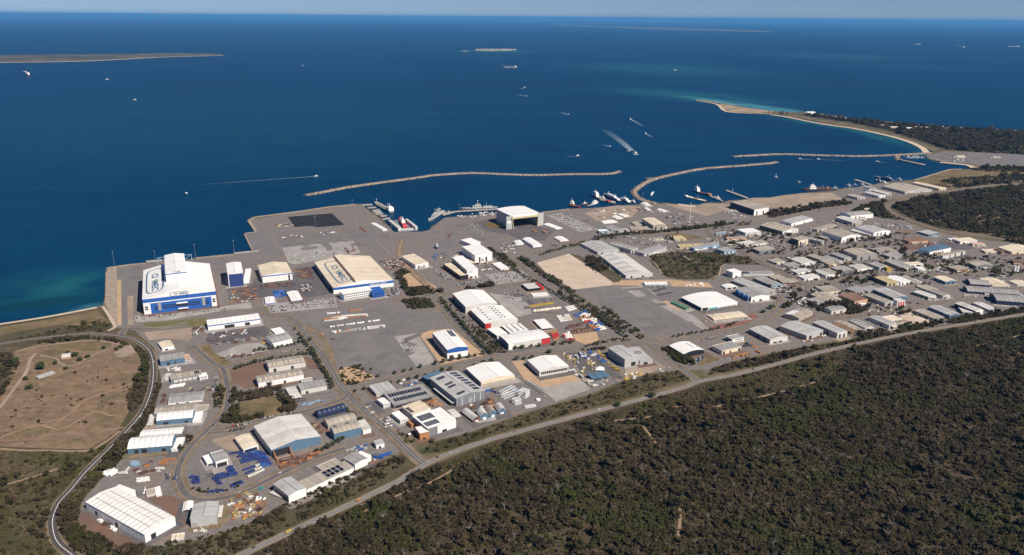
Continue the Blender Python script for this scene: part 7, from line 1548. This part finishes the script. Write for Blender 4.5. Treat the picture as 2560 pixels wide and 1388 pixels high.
dish(18, 522, 1030, 1.25, 'larger white satellite dish facing the highway'); dish(18, 572, 988, .95, 'smaller white satellite dish behind the larger one')
B(13,(945,480),(1000,540),(1195,490),30,'m','v','s','s','canopy','blue-grey open canopy in the yellow machinery yard',canopy=True)
r = empty('tent', tg(13, 1085, 425)); tag(r, 'white peaked tent behind the blue-grey canopy', 'tent'); MB().taper(-9,9,-7,7,3,8.5,8.6,6.6).build('roof', roofm('W'), r)
for x in (-8.7,8.7):
    for y in (-6.7,6.7): MB().box(-.15,.15,-.15,.15,0,3).build('post', wallm('W'), r, loc=(x,y,0))
# ---- light masts
def mast(p, h, label, group=None, top=True):
    r = empty('light_mast', p); tag(r, label, 'light mast', group); MB().bar((0,0,0),(0,0,h),.34,n=8,r2=.18).build('pole', wallm('g'), r)
    mb = MB(); mb.bar((0,0,h-.4),(0,0,h),1.1,n=8)
    for i in range(6): a = i*1.047; mb.box(math.cos(a)*1.1-.3, math.cos(a)*1.1+.3, math.sin(a)*1.1-.3, math.sin(a)*1.1+.3, h-.8, h-.1)
    mb.build('lamp_ring', wallm('w'), r)
for t, x, y, lab in [(1,228,812,'tall light mast on the seawall corner, furthest left'),(1,742,800,'tall light mast left of the raised nave of the great hall'),(1,1235,715,'tall light mast right of the raised nave of the great hall'),(1,1715,660,'tall light mast at the end of the small jetty'),(2,1035,445,'tall light mast on the black paved square'),(2,1497,230,'tall light mast at the seaward end of the platform'),(2,1603,300,'tall light mast by the small white hut on the platform'),
   (25,115,890,'tall light mast near the orange frame stack'),(25,870,1110,'tall light mast behind the floating dock'),(11,535,690,'tall light mast on the naval wharf'),(11,1147,960,'tall light mast before the open ship hall'),(11,315,925,'tall light mast beside the rusty beams on the apron'),(15,1120,640,'tall light mast at the breakwater root'),(2,1190,620,'tall light mast in the middle of the platform'),(11,880,760,'tall light mast by the yellow beams')]:
    mast(tg(t, x, y), 38, lab)
r = empty('radio_mast', tg(18, 620, 520)); tag(r, 'red and white lattice radio mast by the brick car park', 'mast')
for i in range(8):
    s = 1.5*(1-i/10); mb = MB()
    for a in range(3): c0 = (math.cos(a*2.094)*s, math.sin(a*2.094)*s, i*4.); c1 = (math.cos((a+1)*2.094)*s, math.sin((a+1)*2.094)*s, i*4.+4); mb.bar(c0, (c0[0]*.92, c0[1]*.92, i*4.+4), .2).bar(c0, c1, .12)
    mb.build('mast_section', paint('r' if i % 2 else 'W'), r)
mast(tg(16, 815, 1090), 32, 'thin pale mast by the small white tent in the estate')
# tower crane and yard cranes
def crane(p, h, jib, az, k, label, name='tower_crane', tilt=.0):
    r = empty(name, p, az); tag(r, label, 'crane'); mb = MB()
    for x in (-1,1):
        for y in (-1,1): mb.bar((x,y,0),(x,y,h),.22)
    for i in range(int(h/4)): mb.bar((-1,-1,i*4),(1,-1,i*4+4),.14).bar((-1,1,i*4),(1,1,i*4+4),.14).bar((-1,-1,i*4),(-1,1,i*4+4),.14)
    mb.build('tower', paint(k), r); j = MB(); tip = (jib*math.cos(tilt), 0, h + jib*math.sin(tilt)); j.bar((-6,0,h),tip,.6,r2=.35).bar((0,0,h+5),tip,.12).bar((0,0,h),(0,0,h+5),.4); j.build('jib', paint(k), r); MB().box(-8,-4,-1.5,1.5,h-2,h+.5).build('counterweight', paint('G'), r); MB().box(-1.6,1.6,-1.6,1.6,h-2.5,h-.2).build('cab', paint('W'), r)
crane(tg(15,1700,925), 14, 66, R(75), 'W', 'white luffing crane leaning over the dark steelwork', tilt=1.12)
crane(tg(4,1085,745), 4, 17, R(50), 'Y', 'yellow yard crane on the concrete pad', 'yard_crane', .9); crane(tg(4,655,480), 4, 18, R(40), 'W', 'white mobile crane beside the long white workshop', 'yard_crane', .8)
for x, y, lab in [(1490,590,'yellow wheeled pipe machine beside the ribbed grey warehouse')]:
    o = obj('pipe_machine', lift_me('y', 4), None, tg(4, x, y), .3); o.scale = (2,2,1.6); tag(o, lab, 'machine')
for t, x, y, c, lab in [(11,1465,890,'o','orange ship transporter before the open ship hall, left of two'),(11,1595,900,'o','orange ship transporter before the open ship hall, right of two')]:
    r = empty('ship_transporter', tg(t, x, y), R(130)); tag(r, lab, 'transporter'); MB().taper(-8,8,-4,4,1.2,3.6,.4,.4).build('deck', paint(c), r); MB().taper(4,8,-2.5,2.5,3.6,6.4,.3,.3).build('cab', paint(c), r)
    for i in range(6):
        for yy in (-3.6,3.6): MB().bar((0,-.4,0),(0,.4,0),.8,n=10).build('wheel', mat('tyre', (.02,.02,.02)), r, loc=(-6.5+i*2.6, yy, .85))
# road train and yellow loader on the highway
for x, y, k, lab in [(897,1252,'o','orange-cabbed truck on the highway shoulder'),(722,1331,'y','yellow tanker truck on the highway below the scrap yard')]:
    L = RDL[0][0]; p = g(x, y); i = int(np.argmin(((L - np.array((p.x, p.y)))**2).sum(1))); d = L[i+1] - L[i-1]
    o = obj('truck', truck_me(k), None, (p.x, p.y, ZC), math.atan2(d[1], d[0])); o.scale = (.72,.8,.75); tag(o, lab, 'truck')
for x, y in [(2375,690),(2400,700)]:
    pass
r = empty('concrete_silos', tg(20, 2370, 810)); tag(r, 'white twin concrete-plant silos near the right edge', 'silo')
for x in (-4,4): MB().bar((0,0,4),(0,0,20),3.2,n=14).build('silo', wallm('W'), r, loc=(x,0,0)); MB().bar((0,0,20),(0,0,22),3.2,n=14,r2=.6).build('silo_cap', wallm('w'), r, loc=(x,0,0)); MB().bar((0,0,1.0),(0,0,4),.6,n=8,r2=3.2).build('hopper', wallm('g'), r, loc=(x,0,0))
MB().box(-9,9,-4,4,0,1.0).build('plinth', wallm('w'), r); MB().bar((12,-2,0),(5,0,14),.7).build('conveyor', wallm('p'), r)
r = empty('blue_tank', tg(16, 300, 865)); tag(r, 'small bright blue tank in the foreshore yard', 'tank'); MB().bar((0,-3.5,3),(0,3.5,3),2.6,n=14).build('shell', paint('b'), r); MB().box(-2,2,-3,3,0,1.2).build('cradle', paint('G'), r)
# ================================================================== HARBOUR
def hull_me(ln, bm, dep, free, k, deck, bow=.25, stern=.85):
    n = 14; vs = []; fs = []; mi = []
    for i in range(n + 1):
        s = i / n; x = -ln/2 + ln*s
        w = bm/2 * (stern + (1-stern)*min(1, s/.15)) if s < .15 else bm/2 * (1 if s < 1-bow else max(.02, math.cos((s-1+bow)/bow*math.pi/2))**.75)
        sh = free * (1 + (.55*((s-.55)/.45)**2 if s > .55 else .12*((.55-s)/.55)**2)); xb = x - (ln*.05*((s-.8)/.2) if s > .8 else 0)
        vs += [(xb, -w*.72, -dep), (x, -w, sh), (x, w, sh), (xb, w*.72, -dep)]
    for i in range(n):
        a = 4*i; b = a+4; fs += [(a, b, b+1, a+1), (a+1, b+1, b+2, a+2), (a+2, b+2, b+3, a+3), (a+3, b+3, b, a)]; mi += [0,1,0,0]
    fs += [(0,1,2,3), (4*n, 4*n+3, 4*n+2, 4*n+1)]; mi += [0,0]
    return mesh('hull', vs, fs, [paint(k), paint(deck)], mi)
def ship(bowp, sternp, bm, free, k, deck, blocks, masts, label, t=0, cat='ship', name='ship', extra=None):
    a = tg(t, *bowp, SEA); b = tg(t, *sternp, SEA); d = a - b; ln = d.length; c = (a + b)/2
    r = empty(name, c, math.atan2(d.y, d.x)); tag(r, label, cat); obj('hull', hull_me(ln, bm, 1.5, free, k, deck), r)
    for (s0, s1, wf, z0, z1, kk) in blocks:
        x0, x1 = -ln/2 + ln*s0, -ln/2 + ln*s1; w = bm*wf/2; q_ = MB(); zb = free + z0; zt = free + z1; q_.taper(x0, x1, -w, w, zb, zt, (x1-x0)*.06, w*.05)
        o = q_.build('superstructure' if kk in 'WwpgP' else 'deck_cargo', paint(kk), r)
        if kk in 'Wwp' and zt - zb > 3:
            MB().box(x0+(x1-x0)*.08, x1-(x1-x0)*.02, -w*.97, w*.97, zb+(zt-zb)*.62, zb+(zt-zb)*.78).build('bridge_windows', glass(), o)
    for (s, z, h, rr_, kk) in masts:
        x = -ln/2 + ln*s; mb = MB(); mb.bar((0,0,0),(0,0,h),rr_,r2=rr_*.5,n=7).bar((0,-h*.2,h*.7),(0,h*.2,h*.7),rr_*.5,n=5); mb.bar((0,0,h*.85),(0,0,h*.98),rr_*2.2,n=8,r2=rr_*.9); mb.build('mast', paint(kk), r, loc=(x,0,free+z))
    return r
SH = ship
SH((512,345),(880,545),22,5.5,'g','t',[(.02,.2,.85,0,11,'W'),(.04,.16,.5,11,14,'W'),(.25,.85,.7,0,2.5,'t')],[(.12,13,11,.6,'W'),(.9,1,16,.6,'w'),(.22,6,14,.5,'w')],'grey-hulled supply ship with white stern tower moored at the finger piers',t=25)
SH((1060,690),(1180,905),15,5,'r','r',[(.05,.6,.9,0,5,'r'),(.3,.62,.75,5,10,'W'),(.36,.56,.5,10,12.5,'W')],[(.45,12,9,.7,'W'),(.85,1,9,.5,'w')],'red and white ship sitting inside the floating dock',t=25)
SH((150,770),(345,645),15,5,'g','p',[(.15,.45,.7,0,5,'p'),(.45,.72,.75,0,8,'p'),(.5,.65,.5,8,12,'p'),(.78,.84,.4,0,3,'g')],[(.56,12,14,.9,'p'),(.32,5,11,.7,'p'),(.42,4,8,1.4,'g')],'grey naval frigate berthed bow-out at the end of the naval wharf',t=11,name='warship')
SH((545,618),(1010,600),15,5,'g','p',[(.12,.4,.7,0,5,'p'),(.42,.68,.75,0,8,'p'),(.45,.6,.5,8,13,'p'),(.76,.82,.4,0,3,'g')],[(.53,12,15,1.1,'p'),(.3,5,11,.7,'p')],'long grey naval frigate lying along the outer wharf jetty',t=11,name='warship')
SH((205,672),(345,690),13,5,'r','h',[(.5,.88,.9,0,6,'o'),(.55,.84,.8,6,13,'W'),(.6,.8,.55,13,16,'W')],[(.7,16,9,.6,'W')],'bright red anchor-handling ship nearest the shore berth',t=15)
SH((575,640),(440,685),11,4,'B','t',[(.45,.85,.9,0,6,'W'),(.5,.8,.7,6,11,'W')],[(.6,11,7,.5,'W')],'blue and white workboat behind the bright red ship',t=15,name='workboat')
SH((500,545),(712,632),15,5,'h','t',[(.68,.93,.9,0,10,'W'),(.72,.9,.7,10,16,'W'),(.0,.12,.9,0,3,'r')],[(.8,16,8,.6,'W')],'long red-brown supply vessel with white bridge forward',t=15)
SH((640,535),(850,625),14,5,'B','g',[(.1,.9,.85,0,5,'W'),(.3,.8,.75,5,9,'W')],[(.3,9,9,.6,'W'),(.7,9,9,.6,'W')],'dark-hulled white passenger ferry, longer of the ferry pair',t=15,name='ferry')
SH((840,590),(970,640),14,4,'B','g',[(.1,.9,.85,0,5,'W'),(.3,.7,.7,5,10,'W')],[(.5,10,8,.6,'W')],'white-topped small ferry, nearer of the ferry pair',t=15,name='ferry')
SH((1762,490),(1965,550),15,5,'B','h',[(.72,.95,.9,0,9,'W'),(.75,.92,.7,9,16,'W'),(0,.2,.95,0,4,'o')],[(.82,16,8,.6,'W')],'offshore vessel with white bridge and orange stern at the jetty',t=15)
SH((1640,550),(1900,612),17,2.5,'n','c',[(.35,.55,.4,0,2.5,'n'),(.86,.97,.6,0,3,'W')],[],'flat brown deck barge moored beside the sand spit',t=15,name='barge')
SH((1118,478),(1480,470),18,6,'h','h',[(.25,.55,.85,0,5,'h'),(.55,.78,.8,0,10,'W'),(.6,.74,.55,10,16,'W'),(.1,.2,.6,0,6,'o')],[(.66,16,8,.7,'W'),(.3,5,9,.5,'W')],'rust-red tug-like ship with white bridge against the sandy shore',t=16)
SH((632,712),(905,775),11,4.5,'B','g',[(.2,.7,.7,0,5,'s'),(.3,.55,.6,5,9,'p')],[(.42,9,9,.6,'p')],'dark blue patrol ship moored at the far shipyard',t=17,name='warship')
SH((690,770),(790,795),9,3,'W','w',[(.3,.8,.8,0,4,'W')],[(.6,4,6,.3,'W')],'small white launch beside the dark blue patrol ship',t=17,name='launch')
SH((765,315),(815,320),7,3,'W','w',[(.25,.7,.8,0,4,'W')],[(.5,4,13,.4,'W')],'white sailing yacht anchored inside the hooked breakwater',t=16,name='yacht')
SH((1062,380),(1098,382),6,3,'w','w',[(.25,.7,.8,0,3,'w')],[(.5,3,5,.3,'w')],'small grey boat anchored near the rust-red ship',t=16,name='boat')
SH((1595,386),(1568,380),13,4,'W','w',[(.15,.8,.85,0,5,'W'),(.35,.75,.7,5,8,'d')],[(.5,8,4,.4,'W')],'fast white ferry turning ahead of a broad wake',name='ferry')
SH((1225,545),(1258,500),7,2.5,'W','w',[(.3,.7,.8,0,3,'W')],[],'white catamaran moored inside the hooked breakwater',t=15,name='boat')
SH((2490,430),(2420,424),5,2,'W','w',[],[],'x',t=17) if False else None
for px, ln_, k, lab in [((66,185),(13,8),'r','red-hulled freighter anchored below the long wooded island'),((1273,170),(38,0),'g','long bulk carrier anchored in the middle of the sea'),((2293,112),(14,0),'g','grey freighter on the horizon, left of three'),((2402,118),(18,3),'W','white ship on the horizon, middle of three'),((2532,117),(32,0),'w','long pale carrier on the horizon, right of three')]:
    SH((px[0]-ln_[0]/2, px[1]-ln_[1]/2), (px[0]+ln_[0]/2, px[1]+ln_[1]/2), 28 if k != 'r' else 24, 9, k, 'h' if k in 'gw' else 'w', [(.02,.16,.8,0,20,'W')] + ([(.25+.15*i,.33+.15*i,.6,0,6,'W') for i in range(4)] if k in 'gw' else [(.2,.8,.8,0,12,'w')]), [(.3+.18*i,0,20,1.5,'W') for i in range(4)] if k in 'gw' else [(.4,8,14,1.2,'W')], lab, name='freighter')
FOAM = mat('foam', (.62,.68,.70), rough=.9, var=.25, scale=.12, spec=.1); 
def foam_m(): 
    m = bpy.data.materials.get('thin_foam')
    if m: return m
    m = bpy.data.materials.new('thin_foam'); m.use_nodes = True; nt = m.node_tree; b = nt.nodes['Principled BSDF']; b.inputs['Base Color'].default_value = (.42,.56,.62,1); b.inputs['Roughness'].default_value = .9
    geo = nd(nt, 'ShaderNodeNewGeometry'); n = nd(nt, 'ShaderNodeTexNoise'); n.inputs['Scale'].default_value = .05; n.inputs['Detail'].default_value = 4; nt.links.new(geo.outputs['Position'], n.inputs['Vector'])
    at = nd(nt, 'ShaderNodeAttribute', attribute_name='thin'); mm = nd(nt, 'ShaderNodeMath', operation='MULTIPLY')
    r = nd(nt, 'ShaderNodeMapRange'); r.inputs[1].default_value = .18; r.inputs[2].default_value = .58; nt.links.new(n.outputs[0], r.inputs[0]); nt.links.new(r.outputs[0], mm.inputs[0]); nt.links.new(at.outputs['Fac'], mm.inputs[1]); nt.links.new(mm.outputs[0], b.inputs['Alpha']); return m
def wake(pts, w0, w1, label, a0=1.0):
    L = smooth_line([g(x, y, SEA) for x, y in pts], 8) if len(pts) > 2 else [g(*pts[0], SEA).lerp(g(*pts[1], SEA), i/12) for i in range(13)]; n = len(L); vs = []; fs = []; al = []
    O = [offs(L, k) for k in (-1, -.45, .45, 1)]
    for i in range(n):
        s = i/(n-1); w = w0 + (w1-w0)*s
        for j in range(4): p = L[i] + (O[j][i] - L[i]) * w; vs.append((p.x, p.y, SEA + .12)); al.append((0 if j in (0,3) else a0*(1-s)**1.1) if i else a0)
    for i in range(n-1):
        for j in range(3): a = 4*i+j; fs.append((a, a+1, a+5, a+4))
    me = mesh('wake', vs, fs, foam_m()); me.attributes.new('thin', 'FLOAT', 'POINT').data.foreach_set('value', al); o = obj('wake', me); o['kind'] = 'stuff'; tag(o, label, 'wake')
wake([(1591,387),(1574,372),(1548,350),(1508,322)], 13, 34, 'broad churned wake behind the fast white ferry', 1.0)
for i, (a, b, w, lab) in enumerate([((790,441),(480,463),5,'speedboat with the long straight wake off the long breakwater'),((1576,298),(1612,318),11,'speedboat beyond the fast ferry'),((1614,334),(1632,344),8,'small boat just above the fast ferry'),((1524,367),(1507,361),8,'small boat left of the fast ferry'),((1444,390),(1410,393),5,'small boat well left of the fast ferry'),((1421,287),(1398,280),11,'motorboat in mid bay, lower of three'),((1315,241),(1290,236),13,'motorboat in mid bay, middle of three'),((1312,219),(1300,223),12,'motorboat in mid bay, upper of three'),
   ((2000,398),(2038,400),5,'small boat in the harbour, left of three'),((2046,399),(2120,402),5,'small boat in the harbour, middle of three'),((2193,405),(2225,408),4,'small boat in the harbour, right of three'),((337,250),(331,250),14,'small white boat in the dark western bay'),((268,199),(262,199),18,'small white boat below the long wooded island'),((1688,176),(1684,176),18,'white boat over the pale shallows'),((758,165),(750,164),20,'white boat off the tip of the long wooded island'),((466,484),(463,483),6,'lone white buoy boat off the platform')]):
    A = g(*a, SEA); Bv = g(*b, SEA); d = (A - Bv); ang = math.atan2(d.y, d.x); s = .9 + .00022*A.length
    o = empty('motorboat', (A.x, A.y, SEA), ang); o.scale = (s,)*3; tag(o, lab, 'boat', 'small boats under way'); obj('hull', hull_me(11, 3.6, .4, 1.3, 'W', 'w'), o); MB().taper(-2,2.5,-1.2,1.2,1.3,3.0,.5,.2).build('cabin', paint('W'), o)
    wake([a, b], w*.5, w*1.4, 'thin foam wake of the ' + lab, .9)
# smaller craft along the quays
for t, a_, b_, k, lab in [(11,(365,668),(430,655),'g','small grey patrol boat in the dark water slot of the naval wharf'),(11,(700,640),(790,632),'g','grey tender lying inside the long naval frigate'),(11,(250,640),(300,612),'g','second small grey craft beside the bow-out frigate'),(15,(360,655),(440,640),'n','brown work barge behind the bright red ship'),(15,(600,560),(660,585),'B','dark blue tug between the supply vessel and the ferries'),(15,(730,560),(800,590),'W','white crew boat behind the dark-hulled ferry'),
   (15,(985,610),(1030,628),'W','white pilot boat at the breakwater root'),(15,(2020,560),(2080,585),'W','white fishing boat along the thin jetty'),(16,(1660,415),(1720,425),'W','white trawler at the far boatyard, first along'),(16,(1740,412),(1800,420),'b','blue trawler at the far boatyard, second along'),(16,(1830,405),(1890,415),'W','white motor cruiser at the far boatyard, third along'),(16,(1480,455),(1560,452),'g','grey lighter just behind the rust-red ship'),(17,(640,745),(720,768),'g','grey landing craft below the dark blue patrol ship'),(17,(900,735),(960,745),'W','white cruiser by the far seawall')]:
    SH(a_, b_, 6.5, 2.6, k, 'w' if k != 'n' else 't', [(.3,.62,.75,0,3.4,'W' if k != 'g' else 'p'),(.36,.55,.5,3.4,5.4,'W' if k != 'g' else 'p')], [(.46,5.4,6,.25,'w')], lab, t=t, name='workboat', cat='boat')
# floating dock, piers, jetties
r = empty('floating_dock', tg(25, 1040, 900, SEA)); tag(r, 'grey floating dock with two side walls holding the red ship', 'dock')
o0 = tg(25, 1040, 900, SEA)
def slab(par, t, pts, z0, z1, m, nm, base):
    W = [tg(t, *p, z1) for p in pts]; n = len(W); vs = [(p.x-base.x, p.y-base.y, z1-base.z) for p in W] + [(p.x-base.x, p.y-base.y, z0-base.z) for p in W]
    fs = [tuple(range(n)), tuple(range(2*n-1, n-1, -1))] + [(i, n+i, n+(i+1) % n, (i+1) % n) for i in range(n)]
    return obj(nm, mesh(nm, vs, fs, m), par)
slab(r, 25, [(870,720),(1190,690),(1460,930),(1050,980)], SEA-1, SEA+1.5, wallm('G'), 'pontoon', o0)
slab(r, 25, [(800,705),(860,705),(1080,870),(1020,890)], SEA-1, 9, wallm('w'), 'side_wall', o0); slab(r, 25, [(1180,680),(1225,680),(1450,850),(1400,870)], SEA-1, 9, wallm('w'), 'side_wall', o0); slab(r, 25, [(1060,900),(1440,880),(1440,895),(1060,918)], SEA, 3, wallm('w'), 'end_gangway', o0)
PIERM = wallm('w')
def pier(t, pts, label, name='pier', z=1.6, m=None):
    b = tg(t, *pts[0], SEA); r = empty(name, b); tag(r, label, name); slab(r, t, pts, z-.9, z, m or CONC, 'deck', b)
    W = [tg(t, *p, z) for p in pts]
    for i in range(len(W)):
        a = W[i].lerp(W[(i+1) % len(W)], .5)
        MB().bar((0,0,-6),(0,0,z-SEA-.95),.5,n=6).build('pile', wallm('g'), r, loc=(a.x-b.x, a.y-b.y, 0))
for i, y in enumerate([0, 1, 2, 3, 4]):
    a = [((200,362),(440,350),(462,380),(240,392)),((330,425),(525,412),(545,440),(360,452)),((430,490),(590,462),(700,575),(555,600)),((610,605),(760,592),(780,620),(640,640)),((670,670),(830,650),(850,680),(690,705))][i]
    pier(25, a, ['outermost narrow finger pier of the platform','second narrow finger pier of the platform','broad middle finger pier of the platform','narrow finger pier just past the broad one','last narrow finger pier before the floating dock'][i])
pier(11, [(300,655),(480,632),(1020,602),(1022,615),(500,645),(340,690)], 'curving naval wharf jetty behind the dark water slot', 'jetty')
pier(15, [(600,575),(790,615),(780,640),(590,595)], 'short jetty between the red-brown vessel and the ferries', 'jetty')
pier(15, [(1960,535),(2120,600),(2110,612),(1950,545)], 'thin jetty behind the orange-sterned vessel', 'jetty'); pier(16, [(165,478),(190,470),(450,565),(435,578)], 'thin jetty with a small crane at its head', 'jetty'); pier(17, [(365,738),(400,735),(600,800),(570,806)], 'thin jetty of the far shipyard', 'jetty')
pier(17, [(930,492),(960,490),(1255,550),(1245,562)], 'floating pontoon jetty of the marina', 'jetty'); pier(1, [(618,752),(820,735),(822,760),(625,778)], 'small seawall jetty left of the great hall', 'jetty', z=1.9); pier(1, [(1706,652),(2010,620),(2022,640),(1712,672)], 'small seawall jetty at the corner of the platform', 'jetty', z=1.9)
crane(tg(16, 255, 490, 1.6), 4, 9, R(80), 'w', 'tiny crane at the head of the thin jetty', 'jetty_crane', 1.0)
# moored marina boats
YM = hull_me(14, 4, .4, 1.5, 'W', 'w')
for i in range(34):
    u = rnd.random(); x = 975 + u*270; y = 445 + rnd.uniform(0, 28) + u*8; p = tg(17, x, y, SEA)
    r = empty('moored_yacht', p, rnd.choice((1.2, 1.25, 4.3))); tag(r, 'white yacht moored in the marina behind the straight breakwater', 'yacht', 'yachts moored in the marina'); obj('hull', YM, r)
    MB().taper(-3,3,-1.3,1.3,1.5,3.4,.6,.25).build('cabin', paint('W'), r)
    if i % 3 == 0: MB().bar((1,0,1.5),(1,0,15),.18).build('mast', paint('w'), r)
for i in range(12):
    p = tg(17, 1290 + i*20 + rnd.uniform(-5,5), 480 + i*3.4, SEA); r = empty('moored_yacht', p, 1.0); tag(r, 'white yacht moored at the inner marina ramp', 'yacht', 'yachts at the inner marina ramp'); obj('hull', YM, r); MB().taper(-3,3,-1.3,1.3,1.5,3.2,.6,.25).build('cabin', paint('W'), r)
for i in range(26):
    p = tg(16, 1600 + rnd.uniform(0,520), 440 + rnd.uniform(-12,12) - 0, SEA) if False else None
# small grey naval vessel ashore
r = empty('landed_vessel', tg(10, 560, 300)); r.rotation_euler = (0,0,R(100)); tag(r, 'small blue-grey naval vessel section standing on the apron', 'vessel'); obj('hull', hull_me(22, 8, .5, 5, 's' if 's' in PAL else 'g', 'p'), r, (0,0,2)); MB().taper(-6,5,-3,3,7,13,.8,.4).build('superstructure', paint('p'), r); MB().bar((0,0,13),(0,0,19),.5,r2=.2).build('mast', paint('p'), r); MB().box(-8,8,-2,2,0,1.6).build('cradle', paint('G'), r)
# ================================================================== AIR
hz = bpy.data.materials.new('haze_air'); hz.use_nodes = True; nt = hz.node_tree
for n_ in list(nt.nodes): nt.nodes.remove(n_)
out = nt.nodes.new('ShaderNodeOutputMaterial'); pv = nt.nodes.new('ShaderNodeVolumePrincipled'); pv.inputs['Color'].default_value = (.15,.50,1.0,1); pv.inputs['Density'].default_value = HAZE; pv.inputs['Anisotropy'].default_value = .0
nt.links.new(pv.outputs[0], out.inputs['Volume'])
T = 430000
hb = MB().box(-T, T, -7000, T, SEA - 4.5, 760).build('haze', hz); tag(hb, 'thin blue sea haze over the whole bay', 'haze', kind='stuff')
